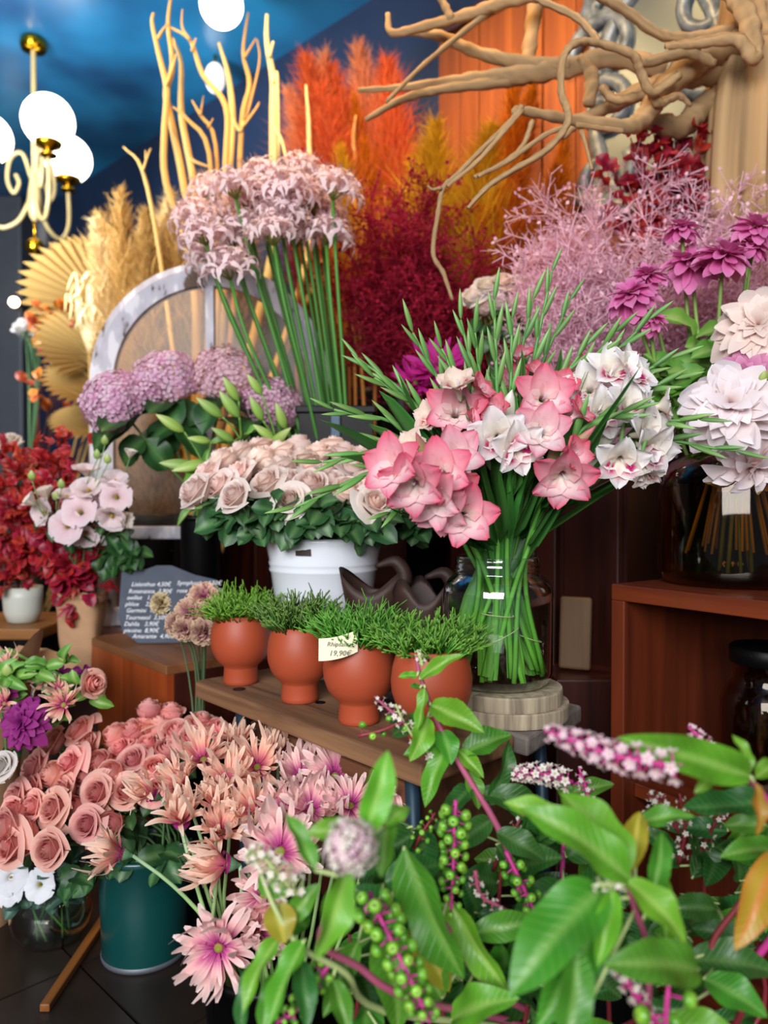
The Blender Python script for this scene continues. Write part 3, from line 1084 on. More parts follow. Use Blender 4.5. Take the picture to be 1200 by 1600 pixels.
def ruffle(seed, inner, outer, edge, n=42):
    """carnation bloom: many fan petals with zigzag wavy edges"""
    rs = random.Random(seed)
    m_ = MB()
    ci, co, ce = lin(inner, outer, edge)
    for k in range(n):
        t = (k + .5) / n
        th = k * 2.4 + rs.uniform(-.3, .3)
        lean = .15 + 1.15 * t ** .8 + rs.uniform(-.12, .12)
        ph = rs.uniform(0, 6)
        L = 1.05 - .15 * t

        def fn(u, v, th=th, lean=lean, ph=ph, L=L):
            y = (u * 2 - 1)
            w = .10 + .42 * v ** 1.3
            le = lean * (.35 + .65 * v) + .16 * math.sin(y * 6 + ph) * v ** 2
            r, z = L * v * math.sin(le), L * v * math.cos(le)
            tip = .06 * math.sin(y * 14 + ph) * max(0, v - .6) * 2
            z += tip
            return V((math.cos(th) * r - math.sin(th) * y * w, math.sin(th) * r + math.cos(th) * y * w, z)), mix(mix(ci, co, v), ce, max(0, v - .72) / .28)
        m_.surf(fn, 8, 5)
    return m_


CUP = sepal_cup('#5c7a48').mesh('calyx', STEM)
RL = [leaf_mesh('leaf', LEAF, ('#5f8752', '#2f5a30', '#2a502b'), oval, .10, .25, .12, 8, 4, dr) for dr in (.05, .2, .3)]
RL2 = [leaf_mesh('leaf', LEAF, ('#9cc06a', '#68a040', '#5a9036'), oval, .10, .25, .12, 8, 4, dr) for dr in (.05, .25)]


def rose_thing(name, label, group, base, head, hd, rad, meshes, k, leaves=0, leafset=RL, leaf_len=.05, stemcol='#4d7040', cat='rose', mid=None, leafdir=None):
    t = thing(name, label, cat, base, group)
    q_ = aim(hd, R(0, 6.28))
    bl = link('bloom', meshes[k % len(meshes)], t, mat4(head - base, q_, rad * R(.93, 1.07)))
    link('calyx', CUP, bl)
    _, pts = stalk(t, base, head, hd, .0026, hexc(stemcol), mid=mid)
    for j in range(leaves):
        p = pts[-2 - (j % 3)] if mid is not None else pts[-2].lerp(pts[-4], (j + .3) / max(1, leaves))
        a = R(0, 6.28)
        dv = (leafdir + V((R(-.7, .7), R(-.5, .5), R(-.7, .4)))).normalized() if leafdir is not None else V((math.cos(a), math.sin(a), R(-.4, .3))).normalized()
        l = leaf_len * R(.8, 1.25)
        put_leaf(random.choice(leafset), t, p, p + dv * l, l * .66, (0, -.5, .85), roll=R(-.5, .5))
    return t


# gerbera: flower_head > petals, calyx
def ray_mesh(seed, cols, bend, curl):
    rs = random.Random(seed)
    m = MB()
    cc = lin(*cols)

    def fn(u, v):
        y = u * 2 - 1
        w = .066 * (v * 3 + .25 if v < .3 else 1.15 - .05 * v) * (1 if v < .82 else max(.10, (1 - v) / .18) ** .5)
        x = .16 + .84 * v
        z = .05 + bend * math.sin(v * 2.3) + curl * max(0, v - .55) ** 2 * 4 - .03 * (1 - abs(y)) + .25 * (1 - y * y) * w
        c = ramp(cc, v + .06 * abs(y))
        return V((x - abs(curl) * .25 * max(0, v - .6), y * w, z)), c * (1 - .06 * math.cos(y * 9))
    m.surf(fn, 4, 8)
    return m.mesh('petal', PETAL)


GCOL = ('#b92a6e', '#e07f8c', '#f2b59c', '#f6ccb4', '#f9dcc8')
GPINK = ('#a8247c', '#d46aa0', '#f2babc', '#f6cec8', '#f9e0d8')
RAYS = [ray_mesh(k, GCOL, b_, c_) for k, (b_, c_) in enumerate(((.16, .5), (.30, .2), (.05, -.3), (.4, .55), (.22, 1.0)))]
RAYSP = [ray_mesh(k, GPINK, b_, c_) for k, (b_, c_) in enumerate(((.10, .35), (.16, .1), (.02, -.3), (.2, .5), (.14, .9)))]


def gerb_disc(dark):
    m = MB()
    m.lathe([(.0, .10), (.05, .115), (.09, .095), (.11, .06)], 14, [hexc('#a9b04a'), hexc('#8f9a3e'), hexc('#b9a04a'), hexc('#a85a4a')])
    cf = hexc(dark)
    for k in range(80):
        a = k * 2.4
        r = .10 + .17 * ((k * .618) % 1)
        d = V((math.cos(a), math.sin(a), 0))
        p = d * r
        m.surf(lambda u, v: (p + d * (.02 + .045 * v) + V((-d.y, d.x, 0)) * (u - .5) * .03 * (1 - .5 * v) + V((0, 0, .10 + .07 * v)), mix(cf * .8, mix(cf, hexc('#e9a0c0'), .5), v)), 1, 1)
    m.lathe([(.23, .03), (.12, .06), (.10, .06)], 14, cf)
    return m.mesh('flower_head', PETAL)


GD = gerb_disc('#b02c82')
m = MB()
m.lathe([(.035, -.30), (.06, -.25), (.11, -.16), (.17, -.06), (.20, .02)], 14, [hexc('#6d9a6a'), hexc('#5c8a60'), hexc('#567f5a'), hexc('#6f9a70'), hexc('#86ab7e')])
for k in range(18):
    a = k * math.pi / 9
    m.surf(lambda u, v: (V((math.cos(a + (u - .5) * .3 * (1 - v)) * (.125 + .12 * v), math.sin(a + (u - .5) * .3 * (1 - v)) * (.125 + .12 * v), -.15 + .22 * v)), hexc('#5f8d66') * (1 + .3 * v)), 1, 2)
GC = m.mesh('calyx', STEM)


def gerbera(label, base, head, hd, rad, rays=RAYS, close=0.0, n=(26, 20), group='coral gerberas', stemr=.0034, mid=None, name='gerbera'):
    t = thing(name, label, 'gerbera', base, group)
    fh = link('flower_head', GD, t, mat4(head - base, aim(hd, R(0, 6)), rad))
    link('calyx', GC, fh)
    for ring, cnt in enumerate(n):
        for k in range(cnt):
            a = (k + R(-.3, .3)) * 2 * math.pi / cnt + ring * .2
            tilt = -(close * R(.6, 1.3) + ring * .22 + R(-.12, .16))
            s_ = R(.84, 1.06) * (1 if ring == 0 else .86)
            qz = Quaternion((0, 0, 1), a) @ Quaternion((0, 1, 0), tilt) @ Quaternion((1, 0, 0), R(-.45, .45))
            link('petal', random.choice(rays), fh, mat4((0, 0, ring * .02), qz, (s_, s_ * R(.95, 1.3), s_)))
    stalk(t, base, head - hd * rad * .28, hd, stemr, [hexc('#6f9c4a'), hexc('#8cb064'), hexc('#93b08a')], 8, mid=mid)
    return t


# nerine floret
def nerine_mesh(seed):
    rs = random.Random(seed)
    m = MB()
    c1, c2 = lin('#f2ccd2', '#fdeaea')
    m.tube([(0, 0, 0), (0, 0, .38)], [.022, .03], 5, [hexc('#7f9440'), hexc('#9f9a5a')])
    for k in range(6):
        a = k * 1.047 + rs.uniform(-.15, .15)
        ca, sa = math.cos(a), math.sin(a)
        ph = rs.uniform(0, 6)

        def fn(u, v, ca=ca, sa=sa, ph=ph):
            y = (u * 2 - 1) * .056 * (.5 + v * 1.6 if v < .4 else 1.14) * (1 if v < .8 else max(.2, (1 - v) / .2))
            r = .03 + .74 * v ** 1.1 - .10 * max(0, v - .7) * 3
            z = .36 + .36 * math.sin(v * 2.4) - .42 * max(0, v - .55) ** 1.3
            y2 = y + .025 * math.sin(v * 14 + ph)
            z += .02 * math.sin(v * 15 + ph + u * 3)
            return V((ca * r - sa * y2, sa * r + ca * y2, z)), mix(c2, c1, .75 * (1 - abs(u * 2 - 1)) * (1 - .5 * v))
        m.surf(fn, 2, 8)
    for k in range(5):
        a = k * 1.25 + .3
        e = V((math.cos(a) * .26, math.sin(a) * .26, .95))
        m.tube([(0, 0, .4), e * .6 + V((0, 0, .12)), e], [.008, .007, .009], 3, [c2, c2, hexc('#8a5a6a')])
    return m.mesh('floret', PETAL)


NER = [nerine_mesh(k) for k in range(3)]


# gladiolus flower along +Z, mouth radius about 1
def glad_mesh(seed, throat, body, edge, blotch=None, openn=1.0):
    rs = random.Random(seed)
    m = MB()
    ct, cb, ce = lin(throat, body, edge)
    bl = hexc(blotch) if blotch else None
    for k in range(6):
        a = math.pi / 6 + k * math.pi / 3 + rs.uniform(-.08, .08)
        outer = k % 2
        big = 1.12 if k in (0, 1, 2) else .95
        ph = rs.uniform(0, 6)

        def fn(u, v, a=a, big=big, ph=ph, outer=outer, k=k):
            y = u * 2 - 1
            f = max(0, (v - .38) / .62)
            w = (.20 + .44 * math.sin(min(1, v * 1.25) * math.pi * .62)) * (1 if v < .70 else max(.04, (1 - v) / .30) ** .58) * big
            r = .10 + .12 * v + .88 * f ** 1.25 * big * openn
            z = 1.30 * v - .30 * f ** 2.2 * openn + .06 * outer
            z += .08 * math.sin(v * 9 + y * 5 + ph) * f + .10 * (y * y) * w * 2 * (1 - .6 * f)
            aa = y * w / max(.35, r) * .92
            p = V((math.cos(a + aa) * r, math.sin(a + aa) * r, z))
            c = mix(ct, cb, min(1, f * 1.1))
            c = mix(c, ce, max(0, (f - .5) / .5) ** 1.3 * .9 + .35 * abs(y) ** 3 * f)
            if bl is None and k in (0, 1, 2):
                c = mix(c, ce, .45 * min(1, v * 1.5))
            if bl is not None and k in (3, 4, 5):
                s_ = math.exp(-((v - .64) / .13) ** 2 - (y / .55) ** 2)
                c = mix(c, bl, min(1, 1.6 * s_))
            return p, c
        m.surf(fn, 6, 9)
    for k in range(3):
        a = .6 + k * .3
        m.tube([(0, 0, .4), (.12 * math.cos(a), .12 * math.sin(a), 1.0)], .018, 4, hexc('#e9d8e2'))
    m.lathe([(.05, -.1), (.09, .1), (.11, .32), (.12, .42)], 8, [hexc('#6f9a48'), hexc('#8aac5c'), cb, cb])
    return m.mesh('flower', PETAL)


GPK = [glad_mesh(1, '#f4ecde', '#efb6ca', '#dc5070'), glad_mesh(2, '#f6f0e0', '#f3d8e2', '#e67f96'), glad_mesh(3, '#f2dede', '#ea93a4', '#da4f68', None, .7)]
GWH = [glad_mesh(4, '#f2ead8', '#f1ece8', '#f2eef0', '#c01a6c'), glad_mesh(5, '#f0e6d0', '#efe9e2', '#f0ece8', '#b02a50', .75)]
GCR = [glad_mesh(6, '#f0e3cf', '#efdccb', '#efd3c6', '#c23a4a', .7)]


def bud_mesh(name, cols, fat=.16):
    m = MB()
    cc = lin(*cols)

    def fn(u, v):
        a = 2 * math.pi * u
        r = fat * math.sin(math.pi * min(1, v ** .75)) ** .8 * (1 + .1 * math.cos(2 * a))
        return V((v, r * math.cos(a) * (1 + .15 * math.sin(a)), r * math.sin(a) * .75)), ramp(cc, v) * (1 - .12 * math.cos(3 * a))
    m.surf(fn, 10, 8, True)
    return m.mesh(name, LEAF)


GBUD = bud_mesh('bud', ('#5f8f48', '#6f9f50', '#9cc478'), .060)
GBUDP = bud_mesh('bud', ('#6f9f50', '#8aa860', '#d9667e'), .10)
GBUDW = bud_mesh('bud', ('#86a860', '#e6e6cc', '#f2efe6'), .16)
LBUD = bud_mesh('bud', ('#86ad4c', '#9fc25e', '#c3d48c'), .17)
SBUD = bud_mesh('bud', ('#8fae58', '#a9c46a', '#c8d890'), .33)
STRAP = [leaf_mesh('leaf', LEAF, ('#6aa052', '#478a3a', '#3d7a34'), strap, a_, .5, .0, 10, 2, dr) for a_, dr in ((.02, 0), (.05, .03), (.0, .0))]


# dahlia petals
def dahlia_petal(seed, cols, cup, wav):
    rs = random.Random(seed)
    m = MB()
    cc = lin(*cols)
    ph = rs.uniform(0, 6)

    def fn(u, v):
        y = u * 2 - 1
        w = .20 * (.35 + 1.3 * v if v < .5 else 1.0) * (1 if v < .75 else max(.05, (1 - v) / .25) ** .65)
        z = cup * math.sin(v * 2.6) * .5 + .5 * y * y * w * (1 - v * .5) + wav * math.sin(v * 7 + ph) * abs(y) - .15 * max(0, v - .6)
        return V((.05 + .95 * v, y * w, z)), ramp(cc, v * .9 + .1 * abs(y))
    m.surf(fn, 4, 7)
    return m.mesh('petal', PETAL)


DW = [dahlia_petal(k, ('#e8bdb4', '#f1d9d4', '#f3e6e6', '#f2eaee'), c_, w_) for k, (c_, w_) in enumerate(((.35, .03), (.2, .05), (.5, .02), (.1, .06)))]
DC = [dahlia_petal(k, ('#e6b3a4', '#efcfc2', '#f2ddd3', '#f3e4da'), c_, w_) for k, (c_, w_) in enumerate(((.35, .03), (.2, .05), (.5, .02)))]
DM = [dahlia_petal(k, ('#a3246e', '#c25590', '#d486ae', '#e0a3c2'), c_, w_) for k, (c_, w_) in enumerate(((.45, .03), (.3, .05)))]
DP = [dahlia_petal(k, ('#661452', '#8c2474', '#a4388c'), c_, w_) for k, (c_, w_) in enumerate(((.4, .03), (.25, .04)))]
ZP = [dahlia_petal(k, cols, c_, .05) for k, (c_, cols) in enumerate(((.1, ('#c44890', '#dc6aac', '#e894c4')), (.25, ('#cc549a', '#e078b2', '#eaa0ca')), (-.1, ('#bc4088', '#d462a2', '#e28cbc'))))]
DCORE = {}


def dahlia(name, label, base, head, hd, rad, petals, rings, core, group=None, cat='dahlia', stemcol='#6b8f3c', stemr=.004, first=0.0, mid=None):
    t = thing(name, label, cat, base, group)
    if core not in DCORE:
        m_ = MB()
        m_.ball((0, 0, .08), (.15, .15, .14), 10, 6, hexc(core))
        m_.lathe([(.03, -.16), (.14, -.12), (.2, -.03), (.16, .02)], 10, hexc('#5d7f38'), cap0=True)
        DCORE[core] = m_.mesh('flower_head', PETAL)
    fh = link('flower_head', DCORE[core], t, mat4(head - base, aim(hd, R(0, 6)), rad))
    nr = len(rings)
    for r_, cnt in enumerate(rings):
        f = r_ / max(1, nr - 1)
        for k in range(cnt):
            a = (k + .5 * (r_ % 2) + R(-.22, .22)) * 2 * math.pi / cnt
            tilt = -(first + f * 1.25 + R(-.14, .14))
            l = (1.0 - .42 * f) * R(.88, 1.08)
            qz = Quaternion((0, 0, 1), a) @ Quaternion((0, 1, 0), tilt) @ Quaternion((1, 0, 0), R(-.3, .3))
            link('petal', random.choice(petals), fh, mat4((0, 0, .02 + .05 * f), qz, (l, l * R(.95, 1.25), l)))
    stalk(t, base, head - hd * rad * .15, hd, stemr, hexc(stemcol), 8, mid=mid)
    return t


# open cup flower (lisianthus)
def lisi(seed, body, edge, openn):
    rs = random.Random(seed)
    m = MB()
    cb, ce, cg = lin(body, edge, '#b9c07a')
    for k in range(9):
        a = k * 2.4
        t = k / 9

        def fn(u, v, a=a, t=t):
            y = u * 2 - 1
            f = max(0, v - .4) / .6
            r = .10 + (.30 + .35 * t) * v + openn * f * f * .55
            z = .95 * v * (1 - .12 * abs(y) ** 2) - openn * .35 * f * f
            aa = a + y * (.75 - .1 * t)
            r += .05 * math.sin(y * 5 + a) * f
            return V((math.cos(aa) * r, math.sin(aa) * r, z)), mix(mix(cg, cb, min(1, v * 2.2)), ce, f * f)
        m.surf(fn, 5, 5)
    m.ball((0, 0, .45), (.10, .10, .16), 8, 5, hexc('#c9a23a'))
    return m.mesh('bloom', PETAL)


LIS = [lisi(1, '#ecccd0', '#f1dde2', 1.0), lisi(2, '#efd6d6', '#f3e4e6', .5), lisi(3, '#f0e2d6', '#f2e8de', .1)]
LISW = [lisi(4, '#eef0f4', '#f2f3f7', 1.2)]


# hydrangea head made of small four-petalled florets
def hydrangea_mesh(seed, c1, c2):
    rs = random.Random(seed)
    m = MB()
    c1, c2 = hexc(c1), hexc(c2)
    n = 190
    for k in range(n):
        z = 1 - 2 * (k + .5) / n * .82
        r = math.sqrt(max(0, 1 - z * z))
        a = k * 2.39996
        d = V((r * math.cos(a), r * math.sin(a), z)) * rs.uniform(.88, 1.05)
        q_ = aim(d + V((rs.uniform(-.4, .4), rs.uniform(-.4, .4), rs.uniform(-.4, .4))), rs.uniform(0, 6))
        c = mix(c1, c2, rs.random())
        s_ = .155 * rs.uniform(.85, 1.15)
        for j in range(4):
            aj = j * math.pi / 2
            vs = [q_ @ V((math.cos(aj + o_) * rr * s_, math.sin(aj + o_) * rr * s_, zz * s_)) + d for o_, rr, zz in ((0, .05, .05), (-.62, .75, .2), (-.32, 1.15, .10), (.32, 1.15, .10), (.62, .75, .2))]
            m.raw(vs, [(0, 1, 2), (0, 2, 3), (0, 3, 4)], [c * .75, c, mix(c, hexc('#f6e6ee'), .5), mix(c, hexc('#f6e6ee'), .5), c])
    return m.mesh('florets', PETAL)

# ------------------------------------------------------------ coral roses in the teal bucket
CR = [(77, 1158), (120, 1138), (131, 1163), (177, 1145), (205, 1137), (228, 1124), (249, 1128), (267, 1108), (276, 1140), (318, 1122), (345, 1137), (231, 1160), (186, 1166), (206, 1184), (264, 1167), (105, 1191), (51, 1199), (75, 1209),
      (151, 1191), (129, 1212), (170, 1209), (243, 1197), (195, 1236), (240, 1230), (150, 1238), (43, 1232), (80, 1264), (48, 1259), (111, 1267), (14, 1272), (132, 1289), (170, 1288), (36, 1310), (74, 1328), (10, 1322), (4, 1292), (93, 1238), (300, 1150), (18, 1245), (232, 1102)]
lab = row_labels(CR, 'coral pink rose in the bunch over the teal bucket, {r} row, {o} from the left', 8, 'lowest')
CC = TB + V((.02, .0, .30))
for k, (px, py) in enumerate(CR):
    Y = 1.30 + .26 * (1340 - py) / 235 + R(-.02, .02)
    hp = at(px, py, Y)
    hd = (away(hp, CC, .8) + V((0, -.55, .40))).normalized()
    if py < 1130:
        hd = (hd + V((0, .3, .8))).normalized()
    hb = hp - hd * .03
    a = R(0, 6.28)
    bs = V((TB.x + .05 * math.cos(a), TB.y + .05 * math.sin(a), .02))
    mid = V((TB.x + .065 * math.cos(a) + .02 * (hp.x - TB.x), TB.y + .065 * math.sin(a), .235))
    rose_thing('coral_rose', lab[k], 'coral roses over the teal bucket', bs, hb, hd, .0315 * R(.95, 1.1), CORAL, k * 3 + k // 5, 2 if py > 1220 else 1, RL, .05, mid=mid, leafdir=V((hp.x - TB.x, -.12, -.10)) if py > 1240 else None)
# leaves hanging over the teal bucket belong to three low stems
for px, py, o_ in ((205, 1330, 'left'), (262, 1335, 'middle'), (120, 1370, 'far left')):
    hp = at(px, py, 1.46)
    t = thing('rose_stem', {'left': 'flowerless rose stem with dark leaves over the teal bucket rim', 'middle': 'flowerless rose stem drooping dark leaves beside the gerbera stalks', 'far left': 'flowerless rose stem with dark leaves above the glass bowl'}[o_], 'rose', (TB.x, TB.y, .02), 'leafy rose stems in the teal bucket')
    _, pts = stalk(t, V((TB.x, TB.y, .02)), hp, V((0, -.6, .2)).normalized(), .0028, hexc('#3f5a34'), mid=V((TB.x, TB.y - .05, .24)))
    for j in range(8):
        p_ = pts[-1 - j % 4]
        dv = V((R(-1, 1), R(-.8, .1), R(-.8, .2))).normalized()
        put_leaf(random.choice(RL), t, p_, p_ + dv * .06, .042, (0, -.8, .6), roll=R(-.5, .5))

# ------------------------------------------------------------ pale roses in the white pot
WR = [(299, 764), (318, 736), (340, 714), (339, 757), (367, 736), (371, 699), (402, 710), (361, 771), (413, 748), (434, 698), (449, 745), (452, 779), (438, 724), (465, 687), (470, 708), (497, 698), (484, 752), (486, 726), (511, 733), (520, 748), (546, 761), (539, 701),
      (563, 705), (577, 752), (590, 782), (553, 727), (607, 762), (584, 722), (612, 735), (521, 691), (420, 727), (385, 722), (618, 712), (590, 697), (635, 748), (400, 693), (640, 722), (650, 770)]
lab = row_labels(WR, 'pale blush rose over the white pot, {r} row, {o} from the left', 8, 'lowest')
WC = WV + V((0, 0, .30))
for k, (px, py) in enumerate(WR):
    Y = 1.40 + .30 * (785 - py) / 100 + R(-.02, .02)
    hp = at(px, py, Y)
    hd = (away(hp, WC, 1.0) + V((0, -.55, .45))).normalized()
    rad = .036 * R(.95, 1.1)
    hb = hp - hd * rad
    a = math.atan2(hp.y - WV.y, hp.x - WV.x)
    bs = V((WV.x + .04 * math.cos(a + 3), WV.y + .04 * math.sin(a + 3), BENCH_Z + .015))
    mid = V((WV.x + .085 * math.cos(a), WV.y + .085 * math.sin(a), BENCH_Z + .285))
    low = py > 735
    rose_thing('pale_rose', lab[k], 'pale roses over the white pot', bs, hb, hd, rad, CREAM, (0, 1, 4, 3, 1, 4, 2)[k % 7], 6 if low else 1, RL, .062, mid=mid, leafdir=V(((hp.x - WV.x) * 2.2, -.45, -.30)) if low else None)
for k, (px, py, sd_) in enumerate(((372, 800, -1), (410, 830, -1), (352, 815, -1), (470, 815, 0), (530, 820, 0), (585, 822, 0.5), (640, 800, 1), (650, 830, 1), (500, 795, 0), (430, 800, -.4))):
    hp = at(px, py, 1.43 if abs(sd_) < .9 else 1.48)
    t = thing('rose_foliage', ('flowerless rose stem with dark oval leaves at the white pot rim, ' + ORD[[2, 3, 1, 6, 8, 9, 10, 11, 7, 4][k] - 1 if [2, 3, 1, 6, 8, 9, 10, 11, 7, 4][k] < 5 else [2, 3, 1, 6, 8, 9, 10, 11, 7, 4][k] - 2] + ' from the left'), 'rose', (WV.x, WV.y, BENCH_Z + .015), 'leafy rose stems in the white pot')
    o_ = V((hp.x - WV.x, hp.y - WV.y, 0)).normalized()
    _, pts = stalk(t, WV + V((0, 0, .015)), hp, (o_ + V((0, 0, -.2))).normalized(), .0026, hexc('#3f6a34'), mid=WV + o_ * .09 + V((0, 0, .30)))
    for j in range(7):
        p_ = pts[-1 - j % 3]
        dv = (o_ * .6 + V((R(-.8, .8), R(-.5, .2), R(-.9, .5)))).normalized()
        l = R(.045, .065)
        put_leaf(random.choice(RL), t, p_, p_ + dv * l, l * .72, (0, -.8, .6), roll=R(-.5, .5))

# ------------------------------------------------------------ gerberas
GER = [  # px, py, Y, facing, radius, rays, close, label
    (188, 1334, 1.17, (-.92, -.25, .28), .046, 0, .35, 'coral gerbera seen from the side, drooping over the teal bucket'),
    (284, 1284, 1.16, (.05, -.30, .95), .048, 0, .55, 'coral gerbera facing up on a bare stalk above the teal bucket'),
    (338, 1262, 1.18, (.12, -.42, .90), .048, 0, .55, 'coral gerbera with its green cup showing, second upright one over the teal bucket'),
    (341, 1482, 1.02, (-.12, -.98, .12), .052, 1, 0, 'open pink gerbera facing the viewer, lowest of the bunch'),
    (438, 1330, 1.05, (.05, -.72, .66), .058, 1, .1, 'pale pink gerbera with magenta ring behind the white flower spray'),
    (352, 1350, 1.10, (-.85, -.35, .25), .052, 0, .5, 'coral gerbera in profile above the lowest open one'),
    (405, 1460, 1.06, (.5, -.55, .45), .05, 1, .5, 'pink gerbera tucked behind the lowest open one'),
    (318, 1186, 1.28, (-.1, -.50, .85), .052, 0, .1, 'coral gerbera at the back of the bunch beside the coral roses'),
    (402, 1198, 1.26, (.05, -.66, .74), .050, 0, .1, 'coral gerbera with dark ring just below the bench edge'),
    (358, 1222, 1.22, (.0, -.45, .9), .050, 0, .25, 'coral gerbera in the middle of the back row'),
    (470, 1212, 1.23, (.1, -.5, .85), .048, 1, .3, 'pink gerbera below the third terracotta pot'),
    (524, 1212, 1.20, (.1, -.70, .70), .054, 1, .1, 'pale pink gerbera with green eye under the bench edge'),
    (486, 1266, 1.13, (.1, -.6, .8), .052, 1, .3, 'pink gerbera right of the white flower spray'),
    (238, 1242, 1.20, (-.7, -.4, .5), .040, 0, .6, 'half closed coral gerbera against the coral roses'),
    (282, 1228, 1.22, (-.3, -.5, .8), .044, 0, .4, 'coral gerbera between the roses and the bare stalks'),
    (618, 1226, 1.12, (.35, -.8, .45), .042, 1, .2, 'mauve pink gerbera half hidden behind the berry branch'),
    (445, 1268, 1.14, (0, -.5, .85), .046, 1, .4, 'pink gerbera above the white flower spray'),
    (548, 1258, 1.12, (.2, -.6, .75), .046, 1, .2, 'pink gerbera beside the tall light green leaf'),
    (398, 1270, 1.16, (-.1, -.5, .85), .048, 0, .3, 'coral gerbera in the middle of the bunch'),
    (436, 1172, 1.32, (.1, -.1, .95), .044, 0, .5, 'coral gerbera at the back under the bench board'),
    (372, 1166, 1.34, (0, -.2, .95), .042, 0, .5, 'coral gerbera at the very back near the blue bench leg'),
    (500, 1180, 1.28, (.1, -.3, .95), .042, 1, .5, 'pink gerbera at the back touching the bench shelf'),
    (345, 1300, 1.14, (.2, -.6, .7), .044, 0, .4, 'coral gerbera low in the bunch beside the bare stalks'),
    (410, 1400, 1.08, (-.2, -.7, .5), .046, 1, .4, 'pink gerbera between the lowest open one and the flower spray'),
]
for k, (px, py, Y, hd, rad, kind, cl, lb) in enumerate(GER):
    hp = at(px, py, Y)
    hd = V(hd).normalized()
    a = R(0, 6.28)
    bs = V((GB.x + .03 * math.cos(a), GB.y + .03 * math.sin(a), .02))
    mid = V((GB.x + .085 * (-1 if px < 360 else (px - 430) / 160), GB.y + R(-.03, .05), .27))
    if k in (0, 1, 2, 5):
        mid = at(330 + k * 4, 1452 + 10 * k, 1.08)
    gerbera(lb, bs, hp - hd * rad * .1, hd, rad * 1.16, RAYSP if kind else RAYS, cl, (24, 18) if k not in (3, 4, 11) else (28, 24), mid=mid)

# ------------------------------------------------------------ nerines
NH = [(306, 350), (334, 312), (367, 306), (406, 306), (408, 338), (450, 306), (469, 282), (466, 334), (522, 308), (512, 378), (464, 382), (428, 378), (366, 384), (328, 410), (358, 432), (486, 330), (348, 348), (434, 318), (390, 372), (498, 300), (320, 378), (384, 330), (505, 345), (440, 350), (412, 290), (490, 318)]
lab = row_labels(NH, 'pale pink spidery nerine in the tall bunch, {r} row, {o} from the left', 7, 'lowest')
for k, (px, py) in enumerate(NH):
    Y = 1.98 + .10 * math.sin(k * 2.1) - (.06 if py > 360 else 0)
    hp = at(px, py, Y)
    bx = (px - 420) / 120
    bs = V((NB.x + .055 * bx * .9, NB.y + .05 * math.sin(k * 2.1), BENCH_Z + .02))
    hd = (V((px - 430, 0, 120)) * .006 + V((0, -.6, .45))).normalized()
    t = thing('nerine', lab[k], 'nerine', bs, 'pale pink nerines')
    hb = hp - hd * .01
    e = hb - bs
    pts = bez(V((0, 0, 0)), V((0, 0, .55)) + V((.15 * e.x, 0, 0)), e - V((e.x * .25, 0, .28)), e, 12)
    b = MB(); b.tube(pts, [.0055, .0045], 6, [hexc('#2f5f1e'), hexc('#3f7a28'), hexc('#4f8a35')]); st_ = b.build('stem', STEM, t)
    for j in range(8):
        a = j * 2.4 + k
        f = math.sqrt((j + .5) / 8)
        d = (hd + V((math.cos(a) * f, math.sin(a) * f * .8, R(-.15, .3))) * 1.15).normalized()
        link('floret', NER[(j + k) % 3], t, mat4(e, aim(d, R(0, 6)), .086 * R(.9, 1.12)))

# ------------------------------------------------------------ hydrangeas and lilies in the black cylinder
BIGL = [leaf_mesh('leaf', LEAF, ('#4f7a40', '#274f24', '#234a22'), oval, .06, .2, .08, 8, 4, dr) for dr in (.1, .3)]
HY = [(180, 628, 1.86, .080, '#e698cc', '#fad2e8', 'hanging left, bright mauve pink'), (258, 594, 1.90, .082, '#eaa2d2', '#fcd8ec', 'largest, in the middle, mauve pink'),
      (352, 590, 1.93, .086, '#e2a0b4', '#f6ccd6', 'dusty rose, behind the lily buds'), (425, 632, 1.92, .074, '#e294bc', '#f6c6dc', 'deep rose, nearest the nerine stems'), (232, 604, 1.98, .06, '#c99a8a', '#e0b49e', 'faded brownish, at the back')]
LT = LV + V((0, 0, .30))
for k, (px, py, Y, rad, c1, c2, lb) in enumerate(HY):
    hp = at(px, py, Y)
    hd = (away(hp, LT, .6) + V((0, -.3, .5))).normalized()
    bs = LV + V((.02 * math.cos(k * 2), .02 * math.sin(k * 2), .01))
    t = thing('hydrangea', 'pink mophead hydrangea, ' + lb, 'hydrangea', bs, 'pink hydrangeas')
    fh = link('flower_head', hydrangea_mesh(k, c1, c2), t, mat4(hp - bs, aim(hd, k), (rad, rad, rad * .86)))
    fh['kind'] = 'stuff'
    _, pts = stalk(t, bs, hp, hd, .004, hexc('#4a6a35'), mid=LT + V((.02 * math.cos(k * 1.3), .02 * math.sin(k * 1.3), .01)))
    for j in range(5):
        p_ = pts[-2 - (j % 2)]
        dv = V((R(-1, 1), R(-.8, .1), R(-.7, .0))).normalized()
        put_leaf(random.choice(BIGL), t, p_, p_ + dv * R(.08, .12), .075, (0, -.6, .8), roll=R(-.4, .4))
LB = [[(288, 675, 243, 647), (307, 729, 248, 723), (322, 722, 268, 736), (330, 690, 292, 684)], [(348, 652, 306, 621), (373, 627, 348, 588), (374, 653, 342, 610), (366, 690, 330, 668)],
      [(410, 618, 386, 584), (411, 658, 390, 618), (446, 671, 431, 628), (430, 688, 395, 663), (420, 700, 455, 668)]]
